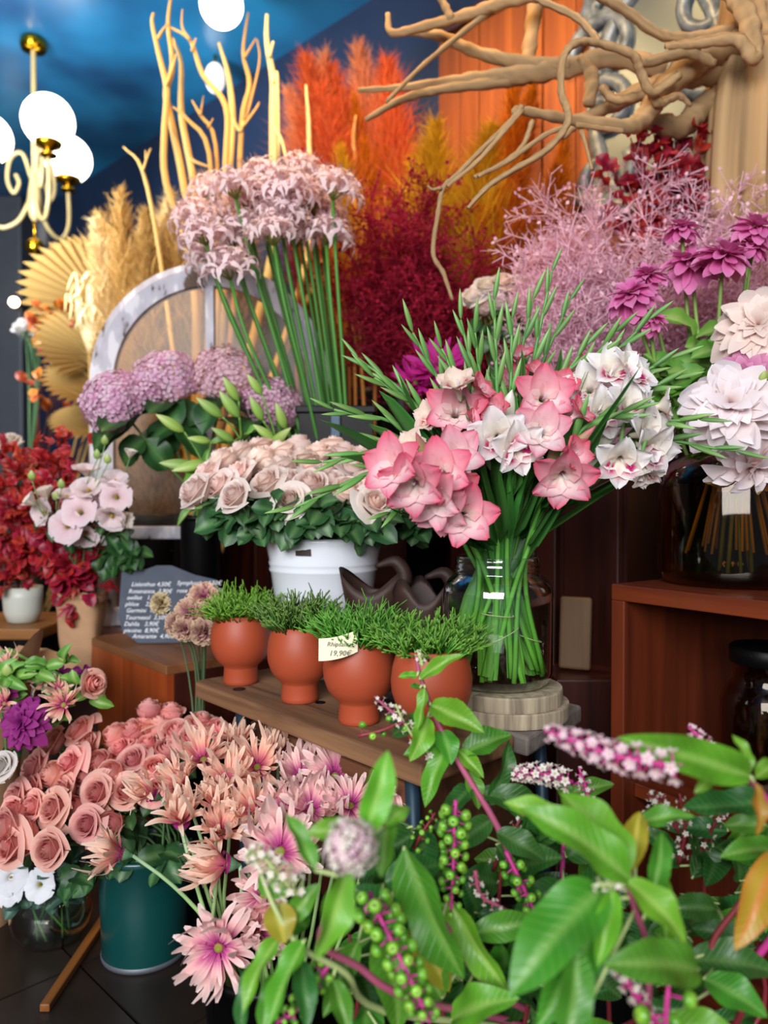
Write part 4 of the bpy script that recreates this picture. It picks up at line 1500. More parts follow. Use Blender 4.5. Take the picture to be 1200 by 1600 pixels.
for k, buds in enumerate(LB):
    bs = LV + V((.015 * k - .01, -.02, .01))
    t = thing('lily', 'closed green lily buds on one stem, ' + ['left cluster beside the dark leaves', 'middle cluster before the hydrangea', 'right cluster beside the nerine stems'][k], 'lily', bs, 'lilies in bud')
    nx, ny = sum(b_[0] for b_ in buds) / len(buds) + 12, sum(b_[1] for b_ in buds) / len(buds) + 34
    node = at(nx, ny, 1.78)
    _, pts = stalk(t, bs, node, V((0, -.3, 1)).normalized(), .004, hexc('#5a8038'), mid=LT + V((.01 * k, -.03, .01)))
    for x0, y0, x1, y1 in buds:
        p0, p1 = at(x0, y0, 1.745) - bs, at(x1, y1, 1.72) - bs
        o = link('bud', LBUD, t, mat4(p0, axes(p1 - p0, (0, -1, .3)), ((p1 - p0).length, (p1 - p0).length * .95, (p1 - p0).length * .95)))
        b = MB(); b.tube(smooth([node - bs, (node - bs).lerp(p0, .5) + V((0, 0, .006)), p0], 4), .0022, 5, hexc('#6f9a45')); b.build('pedicel', STEM, t)
    for j in range(5):
        dv = V((R(-1, .8), R(-.6, 0), R(-.6, .5))).normalized()
        put_leaf(random.choice(RL2), t, node - bs + V((0, 0, -.02 * j)), node - bs + V((0, 0, -.02 * j)) + dv * .08, .022, (0, -.6, .8))

# ------------------------------------------------------------ gladioli in the jar
GLA = [  # tip, flowers [(px, py, kind, facing)], bud kinds, label
    ((462, 792), [(612, 730, 'p', (-.5, -.7, .2)), (644, 760, 'p', (-.3, -.8, -.3))], 1.08, 'long spike reaching left across the pale roses'),
    ((522, 640), [(640, 700, 'c', (-.4, -.6, .4))], 1.20, 'green spike pointing up left over the pale roses'),
    ((505, 722), [(687, 739, 'p', (-.3, -.9, .1)), (675, 778, 'p', (-.5, -.7, -.3))], 1.10, 'spike leaning left with lilac pink flowers'),
    ((585, 590), [(672, 652, 'c', (-.5, -.6, .3))], 1.24, 'spike with a cream red throated flower'),
    ((645, 520), [(711, 643, 'p', (-.1, -.95, .25))], 1.22, 'spike with one large upright salmon pink flower'),
    ((690, 545), [(714, 598, 'c', (-.2, -.6, .7)), (712, 714, 'p', (.05, -.97, .1))], 1.18, 'spike with a deep pink flower at the centre left'),
    ((742, 520), [(752, 606, 'b', (.6, -.5, .5)), (753, 655, 'r', (.4, -.8, .2))], 1.22, 'spike with a half open pink bud pointing right'),
    ((772, 470), [(779, 684, 'w', (-.1, -.95, -.1)), (809, 702, 'w', (.3, -.9, -.3))], 1.20, 'spike with two white magenta blotched flowers'),
    ((862, 425), [(811, 555, 'b', (-.1, -.5, .8)), (803, 592, 'r', (-.3, -.7, .5))], 1.30, 'tallest spike standing up against the pink haze'),
    ((832, 470), [(840, 580, 'b', (.1, -.6, .7))], 1.30, 'spike with a salmon bud left of the tallest'),
    ((800, 500), [(851, 620, 'p', (.0, -1, .1)), (770, 640, 'r', (-.3, -.6, .4))], 1.22, 'spike with a star shaped pale pink flower'),
    ((960, 520), [(907, 643, 'b', (.6, -.5, .5)), (846, 674, 'p', (.0, -.95, .2))], 1.20, 'spike with a wide open pink flower at the centre'),
    ((915, 540), [(880, 600, 'r', (.2, -.7, .5)), (888, 672, 'p', (.3, -.9, -.1))], 1.26, 'spike leaning right with a mauve pink flower'),
    ((1012, 500), [(922, 606, 'w', (-.2, -.85, .2))], 1.26, 'spike with one white flower left of the capped one'),
    ((1045, 560), [(960, 576, 'w', (.0, -.8, .4)), (992, 580, 'w', (.5, -.6, .4)), (944, 646, 'w', (.2, -.8, .0))], 1.24, 'spike topped with a rounded white flower'),
    ((1052, 592), [(987, 634, 'w', (.3, -.7, .2)), (1012, 640, 'v', (.8, -.3, .3))], 1.22, 'spike with white buds beside the zinnia leaves'),
    ((1150, 704), [(1016, 678, 'w', (.5, -.8, .0)), (1018, 708, 'w', (.3, -.8, -.4)), (1040, 634, 'v', (.9, -.3, .1))], 1.20, 'long spike reaching right towards the white dahlia'),
    ((610, 800), [(726, 808, 'p', (.05, -.98, -.1)), (688, 795, 'p', (-.3, -.85, -.4)), (722, 762, 'r', (.2, -.8, -.2))], 1.12, 'low spike with the lowest pink flower by the jar neck'),
    ((985, 640), [(880, 750, 'p', (-.1, -.8, -.5)), (900, 712, 'r', (.4, -.7, .1))], 1.14, 'low spike with a drooping pink flower right of the jar'),
    ((1090, 655), [(970, 724, 'w', (-.2, -.85, -.5)), (1010, 745, 'v', (.2, -.5, -.8))], 1.15, 'low spike with the lowest white flower'),
    ((560, 560), [], 1.34, 'flowerless green spike at the back left'),
    ((720, 500), [(830, 640, 'r', (.1, -.7, .4))], 1.34, 'flowerless topped spike at the back before the magenta bloom'),
    ((890, 470), [(925, 590, 'p', (.3, -.7, .5))], 1.36, 'spike at the back leaning into the pink haze'),
]
GM = {'p': GPK[:2], 'r': GPK[2:], 'w': GWH[:1], 'v': GWH[1:], 'c': GCR, 'b': GPK[2:]}
GS = {'p': .040, 'r': .031, 'w': .038, 'v': .027, 'c': .033, 'b': .028}
MOUTH = JAR + V((0, 0, .21))
for k, (tip, fl, Y, lb) in enumerate(GLA):
    a = k * 2.4
    tp = at(tip[0], tip[1], Y - .02)
    dirx = max(-1, min(1, (tip[0] - 780) / 330))
    bs = JAR + V(((-.068, -.022, .026, .066)[(k * 3) % 4] + .010 * math.cos(a * 3), (-.012, -.048, -.042, .0)[(k * 3) % 4] + .010 * math.sin(a * 3), .010 + .006 * (k % 3)))
    mo = MOUTH + V((.045 * dirx + .012 * math.cos(a), .04 * math.sin(a) - .01, 0))
    t = thing('gladiolus', 'gladiolus in the glass jar, ' + lb, 'gladiolus', bs, 'gladioli in the glass jar')
    knee = mo.lerp(tp, .45) + V((0, (Y - 1.26) * .2, .05 + .05 * abs(dirx)))
    pts = smooth([bs, mo, knee, tp], 7)
    b = MB(); b.tube([p_ - bs for p_ in pts], [.0045, .0042, .0036, .0020], 6, [hexc('#7fbf4a'), hexc('#5fa03c'), hexc('#4a8440'), hexc('#6a9a50')]); b.build('stem', STEM, t)  # lower stem colour lightened to brighten the dim jar interior
    used = []
    for (px, py, kd, fd) in fl:
        hp = at(px, py, Y - .07)
        fd = V(fd).normalized()
        s_ = GS[kd] * R(.95, 1.08)
        link('flower', random.choice(GM[kd]), t, mat4(hp - fd * s_ * .9 - bs, aim(fd, R(-.4, .4)), s_))
        e = hp - fd * s_ * .95
        near = min(pts, key=lambda p_: (p_ - e).length)
        if (near - e).length > .012:
            b = MB(); b.tube(smooth([near - bs, near.lerp(e, .6) - bs + V((0, 0, .004)), e - bs], 3), .003, 5, hexc('#6a9a50')); b.build('flower_tube', STEM, t)
    white = any(f_[2] in 'wv' for f_ in fl)
    nb = 8
    tp2 = tp
    for j in range(nb):
        f = .52 + .48 * j / (nb - 1)
        i = f * (len(pts) - 1)
        i0 = min(int(i), len(pts) - 2)
        p_ = pts[i0].lerp(pts[i0 + 1], i - i0)
        tg = (pts[i0 + 1] - pts[i0]).normalized()
        side = tg.cross(V((0, -1, 0)))
        side = side.normalized() if side.length > .01 else V((1, 0, 0))
        dv = (tg + side * (.36 if j % 2 else -.36) * (1.1 - .6 * f) + V((0, -.12, 0))).normalized()
        l = (.082 - .034 * (f - .52) / .48) * R(.9, 1.15)
        me = GBUD
        if j < 2 and fl:
            me = GBUDW if white else GBUDP
        link('bud', me, t, mat4(p_ - bs, axes(dv, (0, -1, .3)), (l, l * 1.15, l * 1.15)))
    for j in range(2):
        i = 8 + j * 2
        p0 = pts[i]
        tgt = pts[-1].lerp(pts[15], .5 + .2 * j)
        dv = (tgt - p0)
        dv = (dv.normalized() + V((R(-.16, .16), R(-.2, .1), R(-.05, .05)))).normalized()
        put_leaf(STRAP[(k + j) % 3], t, p0 - bs, p0 - bs + dv * R(.17, .26), .012, (R(-.4, .4), -1, .2), roll=R(-.5, .5))
for k in range(18):   # more sword leaves in the neck of the bunch
    a = k * 2.4
    dx = math.cos(a) * (.3 + .7 * ((k * .618) % 1))
    bs = JAR + V(((-.068, -.022, .026, .066)[k % 4] + .012 * math.cos(a * 3), (-.012, -.048, -.042, .0)[k % 4] + .012 * math.sin(a * 3), .010 + .006 * (k % 3)))
    mo = MOUTH + V((.044 * dx, .040 * math.sin(a), 0))
    end = mo + V((dx * .15, math.sin(a) * .05 - .02, R(.14, .24)))
    t = thing('sword_leaf', 'long green sword shaped leaf standing among the gladiolus stems in the jar', 'leaf', bs, 'sword leaves in the jar')
    b = MB()
    pp = smooth([bs, bs.lerp(mo, .6) + V(((bs.x - mo.x) * .15, (bs.y - mo.y) * .15, .0)), mo, mo.lerp(end, .5) + V((0, 0, .02)), end], 4)
    wv = V((R(-.3, .3) + 1, R(-.5, .5), 0)).normalized()
    cg = mix(hexc('#2f6a2a'), hexc('#4f9138'), R(0, 1))

    def fn(u, v):
        i = v * (len(pp) - 1)
        i0 = min(int(i), len(pp) - 2)
        p_ = pp[i0].lerp(pp[i0 + 1], i - i0) - bs
        w = .0075 * min(1, .6 + v) * (1 if v < .55 else max(.03, (1 - v) / .45) ** .7)
        y = u * 2 - 1
        return p_ + wv * y * w + V((0, .25 * abs(y) * w, 0)), mix(hexc('#7fba48'), cg, v * 2.2) * (1.15 - .25 * abs(y))  # blade foot coloured lighter, adding brightness inside the jar
    b.surf(fn, 2, 14)
    b.build('blade', LEAF, t)
for k, (dx, dy, z, r, tl, lb) in enumerate(((-.054, -.040, .075, .018, .15, 'twine loop around the stems at the left side of the jar'), (-.006, -.062, .118, .026, -.1, 'highest twine loop around the middle stems in the jar'), (.0, -.064, .085, .027, .5, 'slanting twine loop around the middle stems in the jar'), (.050, -.024, .075, .022, -.35, 'twine loop around the stems at the right side of the jar'))):
    b = MB(); b.tube([(r * math.cos(a * .31416), r * .7 * math.sin(a * .31416), tl * r * math.cos(a * .31416)) for a in range(21)], .0009, 5)
    o = b.build('twine_loop', TWINE); o.location = JAR + V((dx, dy + .02, z)); tag(o, lb, 'twine', 'twine loops in the jar')

# ------------------------------------------------------------ dahlias, zinnias in and behind the amber bottle
NK = AB + V((0, 0, .295))
DAH = [(1142, 640, 1.22, (-.42, -.85, .28), .086, DW, (14, 13, 12, 11, 9, 7), '#e8cfc8', 'white dahlia', 'large white blush dahlia hanging over the amber bottle'),
       (1172, 722, 1.25, (.15, -.7, -.55), .075, DW, (13, 12, 11, 9, 7), '#e8cfc8', 'white dahlia', 'white blush dahlia facing down below the large one'),
       (1186, 518, 1.30, (-.45, -.75, .30), .084, DC, (14, 13, 12, 11, 9, 7), '#e8c4b4', 'cream dahlia', 'cream peach dahlia above the large white one'),
       (1162, 592, 1.28, (-.4, -.7, -.2), .050, DM, (12, 11, 9, 7), '#a3246e', 'magenta dahlia', 'magenta pink dahlia squeezed between the two pale dahlias')]
for k, (px, py, Y, hd, rad, pet, rings, core, nm, lb) in enumerate(DAH):
    hp = at(px, py, Y)
    hd = V(hd).normalized()
    bs = AB + V((.03 * math.cos(k * 2), .03 * math.sin(k * 2), .02))
    dahlia(nm.replace(' ', '_'), lb, bs, hp, hd, rad, pet, rings, core, 'dahlias over the amber bottle', first=-.25, mid=NK + V((.01 * k - .015, -.01, .01)))
for px, py in ((1192, 598),):
    hp = at(px, py, 1.20)
    bs = AB + V((0, -.03, .02))
    t = thing('dahlia_bud', 'round green dahlia bud between the pale dahlias', 'dahlia', bs)
    o = link('bud', SBUD, t, mat4(hp - bs, axes((-.2, -.6, .5), (0, -1, 0)), .026))
    for j in range(5):
        a = j * 1.26
        put_leaf(RL2[j % 2], t, hp - bs, hp - bs + V((math.cos(a) * .02, -.004, math.sin(a) * .022 - .006)), .012, (0, -1, .1))
    _, pts = stalk(t, bs, hp, V((-.2, -.6, .5)).normalized(), .003, hexc('#6b9a3c'), mid=NK)
    for dv in ((-.03, -.02, -.03), (.02, -.02, -.05)):
        put_leaf(BIGL[0], t, pts[-2], pts[-2] + V(dv) * 1.3, .04, (0, -1, .3))
ZV = V((.66, 1.56, CUBE_Z))
o = thing('black_vase', 'black vase of zinnias behind the amber bottle', 'vase', ZV)
vessel([(.055, 0), (.058, .004), (.062, .215), (.064, .22)], .004).build('body', BLACK, o); rim(o, .062, .22)
ZI = [(985, 462, (-.35, -.45, .75), .058, 'leftmost, drooping over the pink haze'), (1012, 432, (-.2, -.4, .95), .048, 'behind the leftmost pair'), (1080, 412, (-.25, -.42, .95), .074, 'largest, seen from below in the middle'), (1132, 402, (.2, -.4, .95), .066, 'right of the largest'),
      (1180, 358, (.1, -.42, .95), .060, 'highest at the right edge'), (1066, 358, (.0, -.3, 1), .044, 'small one standing in front of the trunk'), (1018, 500, (.3, -.5, .5), .040, 'low pale one beside the green spike'), (1172, 385, (.1, -.3, .9), .045, 'pale one behind the highest')]
for k, (px, py, hd, rad, lb) in enumerate(ZI):
    hp = at(px, py, 1.42 + .04 * (k % 3))
    hd = V(hd).normalized()
    bs = ZV + V((.03 * math.cos(k * 2), .03 * math.sin(k * 2), .01))
    mid = ZV + V((.05 * ((px - 1090) / 100), -.02, .235))
    t = dahlia('zinnia', 'magenta pink zinnia, ' + lb, bs, hp, hd, rad, ZP, (13, 12, 10, 8), '#8a5a3a', 'magenta zinnias', 'zinnia', '#7fa050', .0042, -.55, mid)
    for j in range(3):
        p_ = (mid - bs).lerp(hp - bs, .26 + .13 * j)
        for sg in (-1, 1):
            dv = V((sg * R(.5, 1), R(-.7, -.1), R(-.2, .7))).normalized()
            put_leaf(random.choice(RL2), t, p_, p_ + dv * R(.06, .10), .05, (0, -.8, .5), roll=R(-.4, .4))

# ------------------------------------------------------------ pale roses and magenta bloom behind the gladioli
FV = at(775, 640, 1.86)
FV.z = CAB_Z
FV = V((.285, 2.02, CAB_Z))
o = bucket('black_vase', 'black vase of cream roses on the cabinet behind the gladioli', FV, .045, .055, .17, cat='vase')
for k, (px, py, c) in enumerate(((740, 462, 0), (762, 447, 0), (786, 440, 1), (757, 475, 1), (783, 468, 0), (808, 470, 1), (832, 462, 1), (815, 440, 0), (842, 440, 0))):
    hp = at(px, py, 1.88)
    bs = FV + V((.02 * math.cos(k), .02 * math.sin(k), .01))
    hd = (away(hp, FV + V((0, 0, .2)), 1) + V((0, -.4, .3))).normalized()
    rose_thing('cream_rose', 'pale cream rose far behind the gladioli, ' + ['leftmost', 'upper left', 'top centre', 'lower left', 'centre', 'lower right of centre', 'right, half in the pink haze', 'top right', 'topmost at the right'][k], 'cream roses behind the gladioli', bs, hp - hd * .03, hd, .037, CREAM if c else IVORY, 1 + k % 2 * 3, 2, RL, .05, mid=FV + V((0, 0, .19)), leafdir=V((R(-1, 1), -.5, -.8)))
MV = V((.105, 1.80, BENCH_Z))
o = bucket('black_vase', 'black vase holding the big magenta bloom behind the gladioli', MV, .045, .055, .46, cat='vase'); rim(o, .055, .46)
GMAG = [ray_mesh(20 + k, ('#7a0f52', '#b01878', '#b8228a', '#c03492'), .12, c_) for k, c_ in enumerate((.2, .4))]
for k, (px, py, rad) in enumerate(((688, 580, .085), (650, 600, .06))):
    hp = at(px, py, 1.75)
    hd = V((-.1, -.75, .5)).normalized()
    gerbera(['large magenta gerbera behind the gladiolus spikes', 'second magenta gerbera half hidden under the green spikes'][k], MV + V((.01 * k, 0, .01)), hp, hd, rad, GMAG, .1, (20, 18), 'magenta gerberas', mid=MV + V((0, 0, .47)), name='magenta_gerbera')

# ------------------------------------------------------------ antique carnations beside the first pot
KV = V((-.400, 1.575, 0))
o = bucket('black_vase', 'slim black vase of faded carnations beside the bench end', KV, .035, .042, .40, cat='vase')
ANT = [ruffle(s_, '#a83a86', '#d283a8', '#e6cfae').mesh('bloom', PETALV) for s_ in (21, 22)]
ANTG = [ruffle(23, '#9aac4a', '#cdb59a', '#dfcba8').mesh('bloom', PETALV)]
for k, (px, py, Y, rad, hd, lb) in enumerate(((248, 943, 1.56, .026, (-.5, -.8, .1), 'small greenish one before the slate writing'), (270, 975, 1.52, .030, (-.7, -.6, .1), 'leftmost big one'), (296, 958, 1.52, .036, (-.2, -.9, .3), 'middle big one'), (318, 930, 1.54, .033, (.1, -.7, .6), 'highest beside the bright tuft'),
                                   (285, 985, 1.50, .028, (-.3, -.9, -.3), 'lower deep pink one'), (318, 990, 1.50, .03, (.1, -.8, -.4), 'lowest, purple, beside the first pot'), (322, 962, 1.52, .032, (.2, -.9, .1), 'right one touching the first pot'))):
    hp = at(px, py, Y)
    hd = V(hd).normalized()
    bs = KV + V((.01 * math.cos(k), .01 * math.sin(k), .02))
    mid = KV + V((.03 * (.3 + .1 * k), 0, .43))
    rose_thing('carnation', 'faded antique pink carnation, ' + lb, 'antique carnations', bs, hp - hd * rad * .6, hd, rad * 1.05, ANTG if k == 0 else ANT, k, 1, RL, .03, '#4a5f40', 'carnation', mid=mid)

# ------------------------------------------------------------ lisianthus in the kraft paper sleeve, left
KB = V((-.775, 1.96, .455))
o = thing('kraft_paper_bag', 'tall kraft paper bag of red leaves and lisianthus left of the slate', 'paper bag', KB)
b = MB()


def fn(u, v):
    a = 2 * math.pi * u
    w = .040 + .020 * v
    sx = abs(math.cos(a)) ** .5 * math.copysign(1, math.cos(a)); sy = abs(math.sin(a)) ** .5 * math.copysign(1, math.sin(a))
    return V((w * sx + .002 * math.sin(v * 9 + a * 2), w * .75 * sy, .205 * v + (.006 * math.sin(a * 3) if v > .9 else 0))), GREY


b.surf(fn, 28, 8, True); b.surf(lambda u, v: (fn(u, 1)[0] * 1.0 + V((0, 0, -.0)) + V((.004 * math.cos(2 * math.pi * u), .004 * math.sin(2 * math.pi * u), -.016 * v)), GREY), 28, 1, True)
b.build('paper_sleeve', KRAFT, o)
b = MB(); b.box((-.07, -.06, 0), (.07, .06, .452)); o = b.build('crate', DARK_WOOD, None, False, .004); o.location = (KB.x, KB.y, 0); tag(o, 'narrow dark wooden block under the kraft paper bag', 'block')
KT = KB + V((0, 0, .21))
LI = [(46, 782, 2, .030, (-.6, -.4, .5), 0), (70, 768, 2, .032, (-.2, -.3, .9), 0), (68, 800, 1, .036, (-.5, -.8, .1), 0), (104, 774, 1, .034, (.0, -.4, .9), 0), (100, 822, 0, .042, (-.2, -.95, .1), 0), (122, 798, 0, .040, (.0, -.95, .3), 0), (138, 764, 1, .036, (.1, -.7, .7), 0),
      (142, 788, 0, .036, (.1, -.95, .2), 0), (136, 734, 1, .032, (.1, -.3, .9), 0), (180, 750, 1, .034, (.2, -.5, .8), 0), (180, 776, 0, .037, (.1, -.98, .1), 0), (174, 808, 1, .034, (.1, -.8, -.5), 0), (197, 812, 2, .028, (.8, -.5, -.2), 0), (132, 836, 1, .033, (.1, -.8, -.5), 0),
      (204, 707, 2, .022, (.2, -.2, .9), 0)]
lab = row_labels(LI, 'pale pink lisianthus above the kraft paper bag, {r} row, {o} from the left', 5, 'lowest')
for k, (px, py, v_, rad, hd, _) in enumerate(LI):
    hp = at(px, py, 1.80 + .03 * math.sin(k))
    hd = V(hd).normalized()
    bs = KB + V((.02 * math.cos(k), .015 * math.sin(k), .02))
    t = thing('lisianthus', lab[k], 'lisianthus', bs, 'pink lisianthus')
    link('bloom', LIS[v_], t, mat4(hp - hd * rad * .6 - bs, aim(hd, R(0, 6)), rad * (.88, 1.1, 1.0)[v_]))
    _, pts = stalk(t, bs, hp - hd * rad * .6, hd, .0022, hexc('#5a7a4a'), mid=KT + V((.02 * math.cos(k), -.02, .0)))
    for j in range(2):
        dv = V((R(-.4, 1), R(-.6, .1), R(-.9, .2))).normalized()
        put_leaf(random.choice(RL), t, pts[-2 - j], pts[-2 - j] + dv * .05, .028, (0, -.6, .8))
    if k < 6:
        bp = at([50, 96, 88, 152, 168, 164][k], [751, 764, 783, 718, 725, 696][k], 1.79)
        link('bud', SBUD, t, mat4(bp - bs, axes((.1, -.3, .9), (0, -1, 0)), .026))
        b = MB(); b.tube(smooth([pts[-3], pts[-3].lerp(bp - bs, .6) + V((0, -.01, .0)), bp - bs], 4), .0013, 4, hexc('#7a9a58')); b.build('bud_stalk', STEM, t)
for k in range(5):
    hp = at(186 + 6 * k, 838 + 7 * k, 1.86)
    bs = KB + V((.01, .0, .02))
    t = thing('leaf_spray', 'dark green lisianthus leaf spray over the window frame post, ' + ORD[k] + ' from the top', 'foliage', bs, 'dark leaf sprays')
    _, pts = stalk(t, bs, hp, V((.7, -.2, -.4)).normalized(), .0022, hexc('#33522f'), mid=KT + V((.03, -.02, .03)))
    for j in range(7):
        dv = V((R(-.3, 1), R(-.6, .2), R(-1, .3))).normalized()
        put_leaf(random.choice(BIGL), t, pts[-1 - j % 4], pts[-1 - j % 4] + dv * .055, .036, (0, -.7, .7))

# ------------------------------------------------------------ dried plumes, grasses, haze
def plume_mesh(seed, c0, c1, n=900, width=.10, up=.55, stem=True, thick=.0016, start=.22):
    """feathery seed head 1 long along +Z, stem included"""
    rs = np.random.RandomState(seed)
    c0, c1 = np.array(hexc(c0)), np.array(hexc(c1))
    s_ = start + (1 - start) * rs.rand(n) ** .9
    a = rs.rand(n) * 6.283
    prof = np.sin(np.pi * np.clip((s_ - start) / (1.02 - start), 0, 1) ** .6) * .9 + .18
    L = width * prof * (.6 + .7 * rs.rand(n))
    sway = .05 * np.sin(s_ * 3 + seed)
    base = np.stack([sway, .4 * sway, s_ * .93], 1)
    d = np.stack([np.cos(a) * (1 - up * .5), np.sin(a) * (1 - up * .5), up + .4 * rs.rand(n)], 1)
    d /= np.linalg.norm(d, axis=1)[:, None]
    mid = base + d * L[:, None] * .55 + rs.randn(n, 3) * (.10 * L[:, None])
    tip = base + d * L[:, None] * np.array([1, 1, 1]) + np.stack([np.cos(a) * .2 * L, np.sin(a) * .2 * L, -.05 * L + .0 * a], 1) + rs.randn(n, 3) * (.22 * L[:, None])
    side = np.cross(d, rs.randn(n, 3)); side /= np.linalg.norm(side, axis=1)[:, None]
    w = thick * (.7 + .8 * rs.rand(n))[:, None] * side
    V5 = np.stack([base - w, base + w, mid + w * 1.3, mid - w * 1.3, tip], 1).reshape(-1, 3)
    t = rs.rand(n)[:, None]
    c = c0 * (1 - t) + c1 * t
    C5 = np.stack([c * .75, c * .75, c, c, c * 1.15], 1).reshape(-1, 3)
    m = MB()
    m.v = [tuple(x) for x in V5]; m.c = [tuple(x) for x in C5]
    for i in range(n):
        k = i * 5
        m.f.append((k, k + 1, k + 2, k + 3)); m.f.append((k + 3, k + 2, k + 4))
    if stem:
        cs = V(c0) * .8
        m.tube([(0, 0, 0), (.03 * math.sin(1 + seed), 0, .35), (.05 * math.sin(2.1 + seed), .02 * math.sin(2.1 + seed), .7), (.05 * math.sin(3 + seed), .02, .95)], [.004, .0035, .0025, .001], 5, cs)
    return m


PM = {}


def plumes(key, c0, c1, **kw):
    PM[key] = [plume_mesh(k + hash_(key), c0, c1, **kw).mesh('plume', DRY) for k in range(3)]


def hash_(s):
    return sum(ord(c) * (i + 3) for i, c in enumerate(s)) % 997


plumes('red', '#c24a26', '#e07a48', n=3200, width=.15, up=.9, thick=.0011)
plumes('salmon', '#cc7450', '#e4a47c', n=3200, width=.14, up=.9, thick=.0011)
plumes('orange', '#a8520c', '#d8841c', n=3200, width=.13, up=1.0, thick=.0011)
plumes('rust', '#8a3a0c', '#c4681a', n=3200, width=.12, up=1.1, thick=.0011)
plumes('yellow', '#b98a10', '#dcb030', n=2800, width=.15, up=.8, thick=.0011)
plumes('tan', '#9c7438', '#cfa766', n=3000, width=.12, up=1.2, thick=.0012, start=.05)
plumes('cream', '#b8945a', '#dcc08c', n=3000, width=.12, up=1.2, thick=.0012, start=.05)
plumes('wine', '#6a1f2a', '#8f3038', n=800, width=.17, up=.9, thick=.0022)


def floor_vase(name, label, x, y, r, h, z=0.0, mat=BLACK, cat='vase'):
    o = thing(name, label, cat, (x, y, z))
    vessel([(r * .7, 0), (r * .75, .006), (r, h * .45), (r * .95, h * .9), (r * .98, h)], .006, 28).build('body', mat, o)
    return V((x, y, z))


VA = floor_vase('floor_vase', 'dark vase of orange plumes on the cabinet behind the nerines', -.04, 2.62, .08, .25, CAB_Z)
VB = floor_vase('floor_vase', 'dark vase of rust and yellow plumes on the cabinet', .30, 2.33, .07, .26, CAB_Z)
VC = floor_vase('floor_vase', 'dark floor vase of tan pampas behind the window frame', -.80, 2.72, .12, .30, BENCH_Z + .001)
VD = floor_vase('floor_vase', 'dark vase of burgundy sprays on the cabinet', .06, 2.21, .07, .25, CAB_Z)
VE = floor_vase('floor_vase', 'dark floor vase of pale bare branches behind the nerines', -.60, 2.49, .08, .30, BENCH_Z + .001)


def plume_thing(label, base, tip, wpx, key, group, k=0, name='pampas_plume'):
    t = thing(name, label, 'dried plume', base, group)
    d = tip - base
    l = d.length
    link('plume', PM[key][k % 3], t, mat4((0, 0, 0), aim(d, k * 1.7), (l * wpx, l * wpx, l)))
    return t


def plume_set(vase, items, group, fmt):
    lab_ = row_labels([(i[0], i[1]) for i in items], fmt, 7, 'lowest')
    for k, (px, py, Y, w, key) in enumerate(items):
        b_ = vase + V((.03 * math.cos(k * 2.4), .03 * math.sin(k * 2.4), .03))
        nm_ = {'red': 'flame red', 'salmon': 'salmon', 'orange': 'orange', 'rust': 'rust brown', 'yellow': 'mustard yellow', 'tan': 'tan', 'cream': 'pale cream', 'wine': 'wine red'}[key]
        plume_thing(nm_ + ' ' + lab_[k], b_, at(px, py, Y), w, key, group, k)


plume_set(VA, [(470, 62, 2.70, .75, 'red'), (500, 48, 2.75, .8, 'salmon'), (446, 92, 2.72, .7, 'salmon'), (530, 70, 2.72, .8, 'red'), (562, 36, 2.75, .85, 'salmon'), (592, 62, 2.72, .8, 'red'), (622, 82, 2.76, .75, 'salmon'), (546, 110, 2.60, .5, 'orange'), (456, 158, 2.66, .6, 'red'), (520, 205, 2.55, .6, 'yellow'),
               (412, 230, 2.66, .55, 'wine'), (496, 110, 2.66, .8, 'red'), (610, 120, 2.66, .7, 'orange'), (480, 150, 2.60, .7, 'red'), (560, 150, 2.60, .6, 'rust'), (576, 190, 2.55, .6, 'orange'), (438, 250, 2.6, .55, 'cream')],
          'orange plumes behind the nerines', 'feathery dried plume rising behind the nerines, {r} row, {o} from the left')
plume_set(VB, [(642, 205, 2.40, .9, 'yellow'), (690, 158, 2.42, 1.0, 'yellow'), (757, 160, 2.40, 1.0, 'yellow'), (812, 58, 2.36, .62, 'orange'), (846, 130, 2.30, .8, 'rust'), (880, 180, 2.22, .8, 'orange'), (862, 232, 2.20, .9, 'rust'), (720, 230, 2.36, 1.0, 'orange'), (800, 240, 2.30, 1.0, 'rust'), (836, 300, 2.22, 1.0, 'rust'), (886, 290, 2.16, .8, 'orange'), (770, 300, 2.3, 1.0, 'orange'), (835, 80, 2.4, .6, 'orange')],
          'orange plumes on the cabinet', 'dried plume on the cabinet under the driftwood, {r} row, {o} from the left')
tan = []
for k, (px, py) in enumerate([(150, 320), (172, 292), (198, 278), (225, 292), (258, 262), (288, 280), (318, 236), (345, 250), (372, 236), (398, 226), (425, 250), (160, 350), (215, 330), (250, 340), (300, 330), (345, 330), (390, 330), (180, 360), (275, 380), (330, 395), (380, 400), (225, 400), (205, 300), (240, 310), (272, 300), (305, 290)]):
    tan.append((px, py, 2.85 + .22 * math.sin(k * 1.7), 1.0, 'tan' if k % 4 else 'cream'))
plume_set(VC, tan, 'tan pampas', 'dried grass plume behind the arched window frame, {r} row, {o} from the left')

# rust coloured reed stalks between the nerines and the burgundy spray
for k in range(12):
    px = 470 + k * 15
    b_ = at(px + R(-6, 6), 668, 2.16); b_.z = CAB_Z
    e = at(px + R(-26, 26) - 10, 330 + R(-60, 60), 2.28)
    t = thing('dried_reed', 'straight rust brown dried reed stalk between nerines and burgundy spray, ' + ORD[k] + ' from the left', 'dried reed', b_, 'dried reeds')
    c = mix(hexc('#7a3a16'), hexc('#b87838'), R(0, 1))
    b = MB(); b.tube(smooth([V((0, 0, 0)), (e - b_) * .5 + V((R(-.02, .02), 0, 0)), e - b_], 3), [.006, .005, .003], 5, c); st_ = b.build('stalk', TWIG, t)
    b = MB(); b.tube([(e - b_) * .35, (e - b_) * .35 + V((R(-.04, .04), -.01, .12))], [.003, .008], 4, c * 1.2); b.build('dry_leaf', DRY, t)


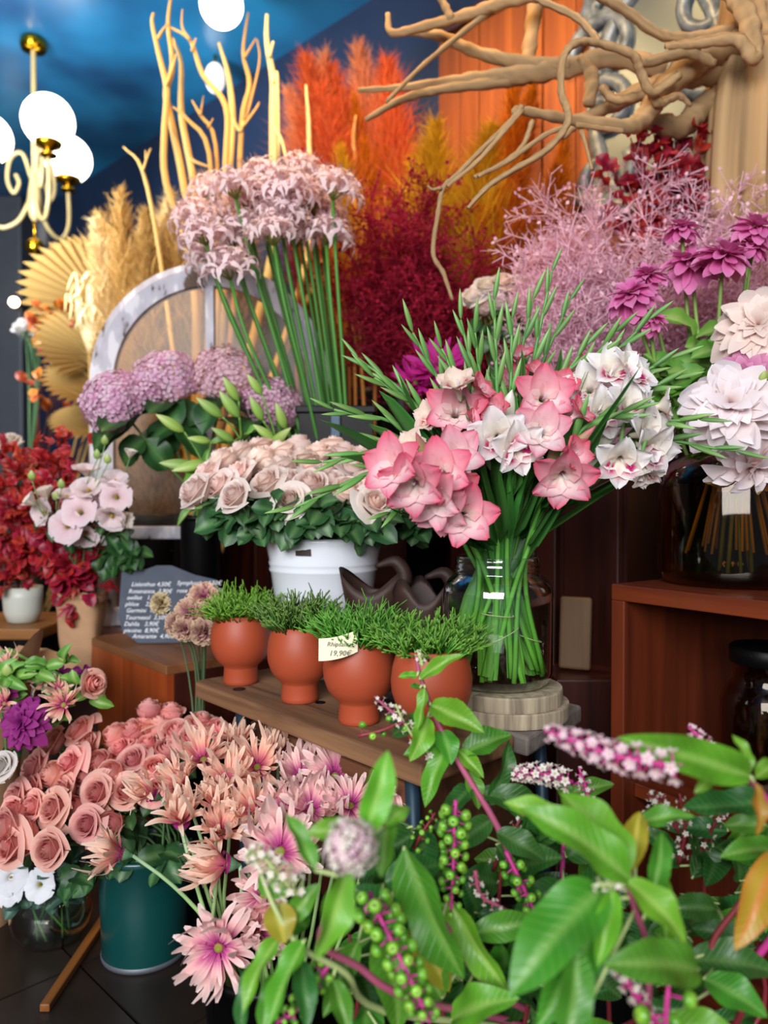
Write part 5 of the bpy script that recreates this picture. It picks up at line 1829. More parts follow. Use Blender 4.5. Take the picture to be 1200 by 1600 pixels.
def spray_mesh(seed, c0, c1, n_main, n_side, n_tip, length, width, thick, dots=0.0, droop=.1):
    """airy branching spray growing from the origin along +Z, 1 long"""
    rs = np.random.RandomState(seed)
    c0, c1 = np.array(hexc(c0)), np.array(hexc(c1))
    P0, P1, W, C = [], [], [], []

    def seg(a, b, w, c):
        P0.append(a); P1.append(b); W.append(w); C.append(c)
    for i in range(n_main):
        a = rs.rand() * 6.283
        sp = width * math.sqrt(rs.rand())
        end = np.array([math.cos(a) * sp, math.sin(a) * sp, length * (.75 + .3 * rs.rand()) * (1 - .35 * (sp / width) ** 2)])
        prev = np.zeros(3)
        K = 6
        for k in range(1, K + 1):
            t = k / K
            p = end * np.array([t ** 1.3, t ** 1.3, t]) + rs.randn(3) * .012
            seg(prev, p, thick * 1.8 * (1 - .5 * t), c0)
            if t > .35:
                for s_ in range(n_side):
                    d = rs.randn(3); d[2] = abs(d[2]) * .7 + .2; d /= np.linalg.norm(d)
                    q = prev + (p - prev) * rs.rand()
                    l = .13 * (.5 + rs.rand()) * (1.15 - .4 * t)
                    e = q + d * l
                    cc = c0 + (c1 - c0) * rs.rand()
                    seg(q, e, thick * 1.1, cc)
                    for z in range(n_tip):
                        d2 = d + rs.randn(3) * .75; d2 /= np.linalg.norm(d2)
                        q2 = q + (e - q) * (.25 + .75 * rs.rand())
                        e2 = q2 + d2 * .042 * (.5 + rs.rand())
                        cc2 = c0 + (c1 - c0) * rs.rand()
                        seg(q2, e2, thick, cc2)
                        if rs.rand() < dots:
                            seg(e2, e2 + d2 * .010, thick * 3.6, cc2 * 1.1)
            prev = p
    P0, P1, W, C = np.array(P0), np.array(P1), np.array(W)[:, None], np.array(C)
    d = P1 - P0
    s1 = np.cross(d, rs.randn(len(d), 3)); s1 /= np.linalg.norm(s1, axis=1)[:, None] + 1e-9
    VV = np.stack([P0 - s1 * W, P0 + s1 * W, P1 + s1 * W * .8, P1 - s1 * W * .8], 1).reshape(-1, 3)
    CC = np.repeat(C, 4, 0)
    m = MB()
    m.v = [tuple(x) for x in VV]; m.c = [tuple(x) for x in CC]
    m.f = [(k, k + 1, k + 2, k + 3) for k in range(0, len(VV), 4)]
    return m


BUR = [spray_mesh(k, '#741428', '#b02845', 9, 5, 8, 1.0, .26, .0018, .55).mesh('sprig', DRY) for k in range(3)]
PNK = [spray_mesh(10 + k, '#d8a4ba', '#f6d6e0', 15, 7, 9, 1.0, .27, .0015, .4).mesh('sprig', DRY) for k in range(3)]
for k, (px, py, Y, lb) in enumerate(((612, 222, 2.22, 'tallest'), (570, 300, 2.20, 'left'), (660, 260, 2.20, 'centre'), (720, 290, 2.16, 'right of centre'), (770, 320, 2.14, 'right'), (620, 330, 2.12, 'front centre'), (700, 360, 2.10, 'front right'), (775, 400, 2.08, 'low right'), (565, 400, 2.14, 'low left'), (650, 410, 2.06, 'lowest in front'), (590, 255, 2.24, 'second tallest'))):
    b_ = VD + V((.02 * math.cos(k), .02 * math.sin(k), .04))
    e = at(px, py, Y)
    t = thing('burgundy_spray', 'fine burgundy dried spray, ' + lb + ' of the dark red mass', 'dried spray', b_, 'burgundy dried sprays')
    d = e - b_
    o = link('sprig', BUR[k % 3], t, mat4((0, 0, 0), aim(d, k * 2.0), (d.length * 1.0, d.length * 1.0, d.length)))
    o['kind'] = 'stuff'
    b = MB(); b.tube([(0, 0, 0), d * .3], .003, 5, hexc('#5a1a1c')); b.build('stem', STEM, t)
PV = V((.56, 1.83, 0))
PVz = floor_vase('tall_vase', 'tall dark vase of pink misty sprays behind the gladioli', .56, 1.84, .055, .98, 0)
PV2 = floor_vase('tall_vase', 'tall dark vase of pink misty sprays before the driftwood trunk', .86, 1.74, .055, 1.05, 0)
for k, (vv, px, py, Y, lb, z) in enumerate(((PVz, 905, 300, 1.84, 'left crest of the haze', .96), (PVz, 862, 345, 1.82, 'leftmost of the haze', .96), (PVz, 960, 275, 1.88, 'top of the haze', .96), (PVz, 1025, 315, 1.88, 'right crest of the haze', .96), (PVz, 930, 385, 1.78, 'front of the haze', .96), (PVz, 850, 440, 1.78, 'low left of the haze', .96),
                                  (PVz, 1005, 390, 1.80, 'front right of the haze', .96), (PVz, 900, 430, 1.74, 'low front of the haze', .96), (PV2, 1120, 290, 1.76, 'left of the veil over the trunk', 1.03), (PV2, 1180, 265, 1.76, 'right of the veil over the trunk', 1.03), (PV2, 1150, 350, 1.72, 'front of the veil over the trunk', 1.03), (PV2, 1085, 365, 1.74, 'between haze and veil', 1.03))):
    b_ = V((vv.x + .015 * math.cos(k), vv.y + .015 * math.sin(k), z - .15))
    e = at(px, py, Y)
    t = thing('pink_spray', 'misty pale pink dried spray, ' + lb, 'dried spray', b_, 'misty pink sprays')
    d = e - b_
    o = link('sprig', PNK[k % 3], t, mat4((0, 0, 0), aim(d, k * 2.0), (d.length * .95, d.length * .95, d.length * 1.02)))
    o['kind'] = 'stuff'
    b = MB(); b.tube([(0, 0, 0), d * .3], .003, 5, hexc('#8a6a70')); b.build('stem', STEM, t)

# dark red leafy bunch in front of the carved mirror
RLF = [leaf_mesh('leaf', LEAF, ('#8a1822', '#b02228', '#c83e30'), oval, .05, .3, .3, 8, 4, dr) for dr in (.1, .3)]
RLF2 = [leaf_mesh('leaf', LEAF, ('#74142a', '#a01c30', '#ba2c38'), oval, .05, .3, .3, 8, 4, dr) for dr in (.1, .3)]
star = MB()
for k in range(5):
    a = -1.2 + k * .6
    s_ = star
    l = [.5, .8, 1.0, .8, .5][k]
    d = V((math.cos(a), math.sin(a), 0)); n_ = V((-d.y, d.x, 0))
    cm_, cb_ = hexc('#7a1018'), hexc('#b3201c')
    s_.surf(lambda u, v: (V((.12, 0, 0)) + d * l * v + n_ * (u - .5) * .34 * l * math.sin(math.pi * min(1, .12 + v * .88)) + V((0, 0, .12 * v - .35 * v * v + .06 * abs(u - .5))), mix(cm_, cb_, v)), 2, 5)
MAPLE = star.mesh('leaf', LEAF)


def red_branch(name, label, base, tip, n, size, leaves, group, spread_=.12, start=.35):
    t = thing(name, label, 'red foliage', base, group)
    e = tip - base
    pts = bez(V((0, 0, 0)), V((0, 0, e.z * .5)), e * .7 + V((0, 0, e.z * .1)), e, 10)
    b = MB(); b.tube(pts, [.0035, .0015], 5, hexc('#4a1f16')); b.build('stem', TWIG, t)
    for j in range(n):
        f = start + (1 - start) * (j + .5) / n
        p_ = pts[min(9, int(f * 10))].lerp(pts[min(10, int(f * 10) + 1)], .5)
        dv = V((R(-1, 1), R(-1, .4), R(-.7, .9))).normalized()
        q0 = p_ + dv * R(.0, spread_ * .4)
        put_leaf(random.choice(leaves), t, q0, q0 + dv * size * R(.8, 1.25), size * .75, (R(-.3, .3), -.8, .5), roll=R(-.6, .6))
    return t


RV = V((.735, 1.93, 0))
floor_vase('tall_vase', 'tall dark vase of dark red leaves before the carved mirror', RV.x, RV.y, .055, 1.25, 0)
for k, (px, py) in enumerate(((985, 215), (1020, 195), (1055, 200), (1095, 205), (1110, 240), (1000, 265), (1045, 260), (1080, 270), (960, 270))):
    red_branch('red_leaf_branch', 'dark red leaf branch under the driftwood, ' + ['far left', 'upper left', 'top', 'upper right', 'far right', 'lower left', 'centre', 'lower right', 'lowest left'][k], RV + V((.01 * math.cos(k), .01 * math.sin(k), 1.1)), at(px, py, 1.88), 28, .050, RLF if k % 2 else RLF2, 'dark red leaf branches', .12, .25)
# red maple-like branches on the left
WP_ = at(28, 958, 2.08)
SHT = .56
o = thing('side_table', 'low wooden side table with a pale pot of red leaves, far left', 'side table', (WP_.x - .06, 2.14, 0))
b = MB(); b.box((-.30, -.14, SHT - .03), (.155, .16, SHT)); b.build('table_top', wood('honey_wood', '#9a6428', '#6e4318', 0, 7, .5), o, False, .004)
for x, y in ((-.27, -.11), (.125, -.11), (-.27, .13), (.125, .13)):
    b = MB(); b.tube([(x, y, SHT - .03), (x, y, 0)], .014, 8); b.build('leg', DARK_WOOD, o)
PG = V((WP_.x, 2.11, SHT))
o = thing('planter', 'pale grey ceramic pot of red leaves on the side table', 'pot', PG)
vessel([(.030, 0), (.040, .004), (.049, .03), (.052, .07), (.051, .098)], .004).build('body', GREY_CERAMIC, o)
for k, (px, py) in enumerate(((20, 700), (60, 690), (95, 690), (10, 740), (50, 735), (90, 730), (30, 790), (10, 830), (55, 850), (20, 880), (130, 690), (110, 745))):
    red_branch('red_oak_branch', 'bright red leaf branch in the pale grey pot, ' + ['upper left', 'top', 'upper right', 'left edge', 'middle', 'right of the middle', 'middle left', 'lower left edge', 'lower middle', 'lowest, over the pot rim', 'reaching the window frame', 'behind the lisianthus'][k], PG + V((.015 * math.cos(k), .015 * math.sin(k), .02)), at(px, py, 2.02 + .05 * math.sin(k)), 30, .037, [MAPLE, MAPLE] + RLF, 'red branches in the pale pot', .12, .4)
for k, (px, py) in enumerate(((85, 850), (110, 830), (135, 850), (120, 872), (95, 876), (138, 880), (75, 825))):
    red_branch('burgundy_leaf_branch', 'burgundy leaf branch in the kraft paper bag, ' + ORD[k] + ' of the fringe', KB + V((.01 * math.cos(k), .01 * math.sin(k), .03)), at(px, py, 1.90), 14, .045, RLF2 + [MAPLE], 'burgundy branches in the kraft bag', .1, .55)

# ------------------------------------------------------------ dried fan palms, far left, with their dark vase
fan = MB()
NB_ = 17
for k in range(NB_ * 2):
    a0, a1 = (-1.15 + 2.3 * k / (NB_ * 2)), (-1.15 + 2.3 * (k + 1) / (NB_ * 2))
    z0, z1 = (.03 if k % 2 else -.03), (-.03 if k % 2 else .03)
    l0, l1 = (1 if k % 2 == 0 else .86) * (1 - .22 * a0 * a0), (.86 if k % 2 == 0 else 1) * (1 - .22 * a1 * a1)
    c0_, c1_ = hexc('#7d6032'), hexc('#a8854c')
    fan.raw([(.05 * math.cos(a0), .05 * math.sin(a0), 0), (.05 * math.cos(a1), .05 * math.sin(a1), 0), (l1 * math.cos(a1), l1 * math.sin(a1), z1), (l0 * math.cos(a0), l0 * math.sin(a0), z0)], [(0, 1, 2, 3)], [c0_, c0_, c1_ * (1.1 if k % 2 else .85), c1_ * (.85 if k % 2 else 1.1)])
fan.tube([(-.5, 0, 0), (.06, 0, 0)], .012, 5, hexc('#a08048'))
FAN = fan.mesh('fan_blade', DRY, False)
FVZ = floor_vase('floor_vase', 'dark floor vase of dried fan palms behind the red leaves', -1.42, 3.05, .12, .6, 0)
for k, (bx, by, tx, ty, Y, lb) in enumerate(((165, 480, 40, 400, 3.0, 'topmost, pointing left'), (165, 440, 78, 380, 3.15, 'behind the topmost'), (165, 560, 55, 500, 2.88, 'second, below the red cluster'), (165, 605, 62, 580, 2.85, 'third, beside the black vase'), (160, 655, 72, 660, 2.85, 'lowest, in shade'), (190, 520, 120, 430, 3.1, 'right, towards the window frame'), (140, 470, 150, 370, 3.2, 'upright, behind the white seed heads'))):
    p0, p1 = at(bx, by, Y), at(tx, ty, Y - .08)
    t = thing('dried_palm_fan', 'pleated tan dried palm fan, ' + lb, 'dried palm', p0, 'dried palm fans')
    d = p1 - p0
    link('fan_blade', FAN, t, mat4((0, 0, 0), axes(d, (0, -1, .5 + .2 * k)), d.length))
    b = MB(); b.tube(smooth([V((0, 0, 0)) + d * -.3, V((0, 0, -.3)), (FVZ + V((0, 0, .3))) - p0], 4), .006, 5, hexc('#8a6a3a')); b.build('stalk', TWIG, t)
b_ = at(140, 600, 2.75)
t = thing('dried_seed_spray', 'cream dried seed spray with curling tails above the palm fans', 'dried spray', b_)
m = MB()
for k in range(26):
    a = R(0, 6.28)
    e = at(140 + 38 * math.cos(a) * R(.3, 1), 455 + 45 * math.sin(a) * R(.3, 1) + 5, 2.75) - b_
    m.tube(smooth([V((0, 0, .1)), e * .7 + V((0, 0, .05)), e, e + V((R(-.03, .03), -.02, -R(.02, .09)))], 3), [.003, .006, .004], 4, mix(hexc('#dcc28a'), hexc('#f2e4bc'), R(0, 1)))
o = m.build('seed_tails', DRY, t); o['kind'] = 'stuff'
b = MB(); b.tube([(0, 0, .12), (0, .0, -.3), (FVZ + V((.02, -.02, .3))) - b_], .004, 5, hexc('#9a7a42')); b.build('stem', TWIG, t)
ORL = [leaf_mesh('leaf', LEAF, c_, oval, .05, .2, .2, 6, 4, .1) for c_ in (('#96481a', '#b9651e', '#c98030'), ('#7a2416', '#8f301c', '#a04424'))]
for k, (px, py) in enumerate(((85, 480), (105, 500), (75, 505), (115, 525), (98, 470), (110, 480), (85, 600), (60, 590))):
    red_branch('amber_leaf_branch', 'amber dried leaf branch among the palm fans, ' + ['top', 'right of the top', 'left', 'reddest, lower right', 'upper middle', 'upper right', 'low', 'lowest, by the black vase'][k], FVZ + V((.01 * k, -.03, .3)), at(px, py, 2.92), 8, .05, ORL, 'amber dried branches', .12, .93)
c = at(45, 560, 3.3)
o = thing('tall_black_vase', 'tall tapered black vase with a brown rim, far left', 'vase', (c.x, 3.3, 0))
vessel([(.075, 0), (.06, .02), (.062, .5), (.085, .95), (.10, 1.02)], .006).build('body', BLACK, o)
b = MB(); b.tube([(.10 * math.cos(a * .2618), .10 * math.sin(a * .2618), 1.02) for a in range(25)], .008, 6); b.build('rim', plain('brown_rim', '#6a3018', .5), o)
for k in range(5):
    bs = V((c.x, 3.3, .9))
    hp = at(40 + 8 * (k % 3), 520 + 7 * (k // 2), 3.27 + .03 * k)
    rose_thing('cream_flower', 'blurred cream flower in the tall tapered black vase, ' + ORD[k], 'cream flowers far left', bs, hp, V((.1 * k - .2, -.4, .8)).normalized(), .045, IVORY, k, 0, cat='flower')
PW = at(18, 712, 2.3)
t = rose_thing('white_rose', 'small white flower above the red leaves at the left edge', None, PG + V((-.01, .03, .02)), at(18, 700, 2.12), V((0, -.5, .7)).normalized(), .03, IVORY, 0, 0, cat='flower')

# ------------------------------------------------------------ pale bare branches
BR = [[((300, 420), (260, 287), (257, 213), (260, 167), (260, 133), (248, 83), (238, 37), (240, 20)), 5.5, '#d3ad68'],
      [((305, 420), (287, 287), (270, 200), (260, 147), (270, 100), (263, 40), (268, -10)), 6, '#cfa662'],
      [((310, 420), (303, 293), (293, 233), (283, 173), (283, 100), (270, 60)), 6, '#d3ad68'],
      [((350, 420), (357, 280), (363, 187), (357, 120), (342, 67)), 6.5, '#e6cb86'],
      [((345, 400), (353, 250), (353, 167), (317, 117), (297, 63), (267, 43)), 5, '#cfa662'],
      [((425, 400), (427, 267), (427, 180), (427, 127), (417, 67), (417, 23)), 7, '#f0da98'],
      [((480, 400), (483, 217), (478, 133)), 5, '#efd99a'],
      [((370, 420), (377, 200), (390, 133), (380, 83), (388, 20)), 4.5, '#cfa662'],
      [((330, 420), (327, 240), (293, 187), (270, 167)), 4, '#c79c58'],
      [((340, 400), (337, 227), (313, 180), (300, 157)), 3.5, '#c79c58'],
      [((250, 400), (223, 267), (193, 230)), 3.5, '#d3ad68'],
      [((545, 300), (552, 215), (556, 180)), 4, '#cfa468']]
SUB = {0: [((247, 60), (254, 48), (262, 38)), ((260, 133), (270, 105), (275, 85))], 4: [((297, 63), (285, 43), (285, 15)), ((300, 80), (306, 60))], 7: [((385, 185), (405, 100), (402, 62)), ((382, 90), (400, 60)), ((378, 200), (400, 170), (405, 160))], 5: [((427, 200), (440, 220), (450, 260)), ((420, 90), (427, 65)), ((427, 130), (433, 120), (436, 250))], 9: [((313, 180), (318, 150)), ((325, 200), (333, 185))], 10: [((223, 267), (232, 240), (236, 232)), ((228, 250), (227, 235))], 2: [((293, 233), (300, 250), (330, 262))], 3: [((363, 187), (375, 205), (380, 190))]}
for k, (pp, w, c) in enumerate(BR):
    Y = 2.45 + .05 * (k % 4)
    b_ = VE + V((.03 * math.cos(k * 2), .03 * math.sin(k * 2), .03))
    t = thing('bare_branch', 'pale bleached bare branch, ' + ORD[k] + ' counted from the left behind the nerines' if k < 4 else 'pale bleached bare branch behind the nerines, ' + ['', '', '', '', 'forked, leaning left under the lamp', 'thickest, straight and bright', 'short straight one before the red plumes', 'twiggy one right of the lamp glow', 'low one crossing to the left', 'low twiggy one', 'short one above the tan grass', 'short one before the orange plume'][k], 'branch', b_, 'bleached branches')
    col = hexc(c)
    pts = smooth([V((0, 0, 0)), (at(*pp[0], Y) - b_) * .55 + V((0, 0, .0))] + [at(x_, y_, Y) - b_ for x_, y_ in pp], 4)
    b = MB(); b.tube(pts, [px2m(w, Y) * 1.2, px2m(w, Y), px2m(w, Y) * .9, px2m(w, Y) * .35], 7, [col * .8, col, col]); b.build('branch', TWIG, t)
    for sp_ in SUB.get(k, []):
        b = MB(); b.tube(smooth([at(x_, y_, Y - .01) - b_ for x_, y_ in sp_], 4), [px2m(w, Y) * .55, px2m(w, Y) * .25], 6, col); b.build('twig', TWIG, t)

# ------------------------------------------------------------ driftwood
DWC = hexc('#aa8a62')
TR = at(1155, 420, 1.86)
dw = thing('driftwood_tree', 'gnarled pale driftwood trunk with sprawling branches at the upper right', 'driftwood', (TR.x, TR.y, CAB_Z - .1))
org = V((TR.x, TR.y, CAB_Z - .1))


def dpath(pp, Y0, Y1):
    n_ = len(pp)
    return smooth([at(x_, y_, Y0 + (Y1 - Y0) * i / (n_ - 1)) - org for i, (x_, y_) in enumerate(pp)], 7)


tp_ = smooth([V((0, 0, -.45)), V((0, 0, 0))] + [at(x_, y_, 1.86) - org for x_, y_ in ((1152, 400), (1150, 300), (1156, 180), (1168, 80), (1182, -30), (1190, -120))], 6)
b = MB()
nT = len(tp_)


def fn(u, v):
    i = v * (nT - 1); i0 = min(int(i), nT - 2)
    p_ = tp_[i0].lerp(tp_[i0 + 1], i - i0)
    a = 2 * math.pi * u
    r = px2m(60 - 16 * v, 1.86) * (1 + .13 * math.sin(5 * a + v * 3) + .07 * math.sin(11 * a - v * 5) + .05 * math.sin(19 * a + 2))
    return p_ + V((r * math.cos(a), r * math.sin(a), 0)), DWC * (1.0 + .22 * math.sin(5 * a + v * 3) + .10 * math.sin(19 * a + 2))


b.surf(fn, 56, 34, True); b.build('trunk', TWIG, dw)
DB = [[((1147, 69), (1093, 91), (1040, 139), (1003, 187), (976, 197), (891, 187), (816, 173), (803, 176)), 1.82, 1.60, (27, 26, 20, 15, 12, 9, 7, 5)],
      [((1150, 110), (1083, 117), (1024, 134), (955, 165), (905, 190), (880, 215)), 1.84, 1.80, (22, 19, 15, 12, 9, 5)],
      [((1146, 48), (1083, 59), (1029, 53), (976, 16), (928, -10)), 1.80, 1.70, (14, 9, 8, 8, 7)],
      [((1060, 118), (1019, 144), (1000, 110), (987, 85), (933, 67), (901, 67), (880, 91), (877, 144), (886, 171), (885, 197), (853, 235), (800, 267), (763, 291), (731, 325)), 1.70, 1.45, (9, 8, 8, 8, 7, 7, 6, 6, 6, 6, 5.5, 5, 4.5, 3)],
      [((816, 165), (800, 187), (757, 229), (715, 272), (693, 293), (685, 331), (677, 395), (693, 427), (707, 469)), 1.60, 1.62, (5, 4.5, 4, 4, 4, 4, 4, 4, 2.5)],
      [((816, 171), (789, 203), (747, 251), (699, 291)), 1.60, 1.58, (4.5, 4, 3.5, 3)],
      [((832, 189), (816, 229), (784, 256), (741, 277)), 1.60, 1.55, (4.5, 4, 4, 3)],
      [((885, 197), (848, 213), (795, 251), (747, 275)), 1.58, 1.50, (4.5, 4, 4, 3)],
      [((1040, 110), (960, 90), (875, 107), (795, 118), (720, 125), (635, 136), (560, 141)), 1.92, 2.02, (16, 15, 16, 15, 10, 6, 4)],
      [((830, 118), (784, 128), (693, 139), (629, 155), (571, 187)), 1.98, 1.95, (12, 9, 7, 6, 4)],
      [((940, -20), (860, -14), (789, 2), (736, 21), (667, 40), (613, 51), (606, 22)), 1.85, 1.95, (13, 12, 11, 9, 8, 6, 4)],
      [((890, 102), (816, 98), (741, 80), (688, 56), (640, 51)), 1.94, 2.0, (11, 11, 9, 8, 4)],
      [((835, -8), (848, 2), (901, 27), (928, 56), (936, 68)), 1.72, 1.66, (6, 6, 6, 6, 4)],
      [((1120, -40), (1152, 0), (1172, 45), (1176, 91), (1150, 62), (1083, 69), (1040, 72)), 1.74, 1.68, (15, 17, 16, 13, 11, 8, 5)],
      [((800, -14), (773, 11), (720, 53), (656, 107), (603, 160)), 1.9, 1.9, (6, 5, 5, 4, 3)],
      [((840, -8), (837, 11), (827, 80), (824, 107)), 1.97, 1.97, (13, 13, 12, 8)],
      [((1019, 144), (1030, 160), (1060, 150), (1080, 165)), 1.70, 1.74, (9, 8, 6, 3)],
      [((940, 135), (960, 155), (1000, 150), (1030, 136)), 1.76, 1.74, (7, 8, 8, 6)],
      [((920, 165), (925, 120), (905, 88)), 1.80, 1.80, (9, 12, 6)],
      [((1000, 185), (1060, 200), (1085, 180), (1130, 140)), 1.86, 1.86, (14, 17, 19, 16)],
      [((905, 195), (915, 225), (925, 265)), 1.66, 1.62, (4, 3.5, 2.5)],
      [((900, 195), (935, 200), (975, 205)), 1.64, 1.68, (4, 4, 4)],
      [((1115, 100), (1075, 82), (1010, 98), (990, 92)), 1.72, 1.66, (8, 9, 8, 4)],
      [((690, 293), (676, 296), (668, 290)), 1.60, 1.60, (3, 2.5, 2)],
      [((1200, 60), (1185, 20), (1190, -30)), 1.8, 1.8, (16, 15, 13)],
      [((705, 30), (690, 0), (680, -20)), 1.9, 1.9, (7, 6, 5)]]
for k, (pp, Y0, Y1, rr) in enumerate(DB):
    pts = dpath(pp, Y0, Y1)
    Ym = (Y0 + Y1) / 2
    b = MB()
    rad = [px2m(r * .95, Ym) * (1 + .10 * math.sin(i * 1.9 + k)) for i, r in enumerate(spread(list(rr), len(pts)))]
    b.tube(pts, rad, 11, [DWC * R(.85, 1.1), DWC, DWC * R(.8, 1.05), DWC * .95], gnarl=.09)
    b.build('branch', TWIG, dw)

# ------------------------------------------------------------ carved silver mirror on the panel wall
MS = -.05
mc = WP + WD * MS + WN * .012 + V((0, 0, 2.10))
cm_ = thing('carved_mirror', 'silvered carved wood mirror frame on the orange panel wall behind the driftwood', 'mirror', mc, None, WA)
b = MB(); b.box((-.20, 0, -.34), (.20, .012, .30)); b.build('mirror_glass', plain('old_mirror', '#7c878b', .38, .8, noise=.2, nscale=4), cm_, False, .003)


def scroll(cx_, cz, r0, turns, a0, hand=1, th=.02):
    pts = []
    n_ = int(26 * turns)
    for i in range(n_ + 1):
        f = i / n_
        a = a0 + hand * f * turns * 2 * math.pi
        r = r0 * (1 - .82 * f)
        pts.append(V((cx_ + r * math.cos(a), .022, cz + r * math.sin(a))))
    b_ = MB(); b_.tube(pts, [th, th * .8, th * .45], 8); return b_


for sx in (-1, 1):
    for cz, r0, a0 in ((.16, .11, 0), (-.02, .09, 1.2), (-.22, .10, 2.6), (.30, .07, .6)):
        scroll(sx * .16, cz, r0, 1.3, a0 if sx > 0 else math.pi - a0, sx, .024).build('scroll', SILVER, cm_)
for k in range(9):
    a = k / 8 * math.pi
    b = MB(); b.ball((.21 * math.cos(a), .02, .28 + .12 * math.sin(a)), (.035, .018, .05), 10, 6); o = b.build('acanthus_leaf', SILVER, cm_)
b = MB(); b.tube([(.19 * math.cos(a * .2618), .014, -.02 + .33 * math.sin(a * .2618)) for a in range(25)], .026, 8); b.build('frame_ring', SILVER, cm_)
b = MB(); b.tube(smooth([(-.25, .03, -.30), (-.08, .035, -.36), (.08, .035, -.34), (.26, .03, -.26)], 5), [.02, .034, .034, .02], 8); b.build('lower_swag', SILVER, cm_)

# ------------------------------------------------------------ chandelier and other lamps
GZ = 2.46
CG = [V((-1.387, 3.20, GZ)), V((-1.453, 3.56, GZ)), V((-1.72, 3.354, GZ))]
cc_ = V((-1.525, 3.375, 0))
ch = thing('chandelier', 'cream and brass chandelier with round lit opal globes at the upper left', 'chandelier', (cc_.x, cc_.y, 0))
b = MB(); b.lathe([(.001, CEIL_Z - .055), (.05, CEIL_Z - .05), (.056, CEIL_Z - .03), (.05, CEIL_Z - .004), (.001, CEIL_Z - .002)], 24); b.build('ceiling_rose', BRASS, ch)
b = MB(); b.lathe([(.011, CEIL_Z - .05), (.011, 2.36), (.017, 2.30), (.026, 2.24), (.032, 2.18), (.022, 2.13), (.008, 2.11)], 16); b.build('column', CREAM_METAL, ch)
b = MB(); b.tube([(0, 0, 2.13), (0, 0, 2.03)], .007, 8); b.ball((0, 0, 2.0), .040, 16, 10); b.build('finial', BRASS, ch)
for g in CG:
    d = (g - cc_); d.z = 0
    l = d.length; d.normalize()
    P = lambda r_, z_: (d.x * r_, d.y * r_, z_)
    b = MB()
    b.tube(smooth([P(.02, 2.20), P(l * .35, 2.11), P(l * .75, 2.08), P(l, 2.16), P(l, GZ - .14)], 6), .0095, 8)
    a_ = b.build('arm', CREAM_METAL, ch)
    b = MB(); b.tube(smooth([P(.015, 2.30), P(l * .25, 2.40), P(l * .5, 2.38), P(l * .58, 2.29), P(l * .45, 2.23), P(l * .33, 2.27), P(l * .40, 2.31)], 6), .0085, 7); b.build('scroll', CREAM_METAL, ch)
    b = MB(); b.lathe([(.012, -.155), (.034, -.145), (.036, -.138), (.012, -.130), (.016, -.122), (.050, -.105), (.056, -.088), (.052, -.082), (.001, -.085)], 20)
    o = b.build('cup', BRASS, ch); o.location = (g.x - cc_.x, g.y - cc_.y, GZ)
    b = MB(); b.ball((0, 0, 0), .104, 28, 18); o = b.build('globe', GLOBE, ch); o.location = (g.x - cc_.x, g.y - cc_.y, GZ)
pl_ = at(346, 8, 2.9)
o = thing('ceiling_lamp', 'small round lit opal ceiling lamp above the bare branches', 'lamp', (pl_.x, pl_.y, pl_.z))
b = MB(); b.ball((0, 0, 0), .080, 24, 16); b.build('globe', GLOBE, o)
b = MB(); b.lathe([(.03, .07), (.045, .085), (.045, CEIL_Z - pl_.z - .002), (.001, CEIL_Z - pl_.z - .001)], 20); b.build('ceiling_mount', BRASS, o)
for k, (px, py, Y, r, lb) in enumerate(((336, 122, 3.5, .045, 'added glow standing in for a lamp reflection behind the bare branches'), (18, 352, 5.3, .075, 'blurred lit globe far back under the chandelier'), (22, 472, 4.95, .030, 'small bright bulb on the dark post'), (60, 447, 6.8, .04, 'small warm bulb far behind the palm fans'), (86, 440, 6.8, .035, 'second small warm bulb far behind the palm fans'), (44, 492, 6.8, .02, 'tiny bulb below the two warm ones'))):  # the first is an added glow for a reflection, no real lamp
    c = at(px, py, Y)
    o = thing('lamp_or_glow', lb, 'lamp', c)
    b = MB(); b.ball((0, 0, 0), (r, r, r * (1.5 if k < 2 else 1)), 18, 12); b.build('globe', REFLECT_GLOW if k == 0 else GLOBE if k < 2 else BULB, o)
    b = MB()
    if k == 2:
        b.tube([(0, r, 0), (0, 5.2 - Y, 0)], .008, 6)
    else:
        b.tube([(0, 0, r), (0, 0, CEIL_Z - c.z)], .008, 6)
    b.build('rod', BRASS, o)

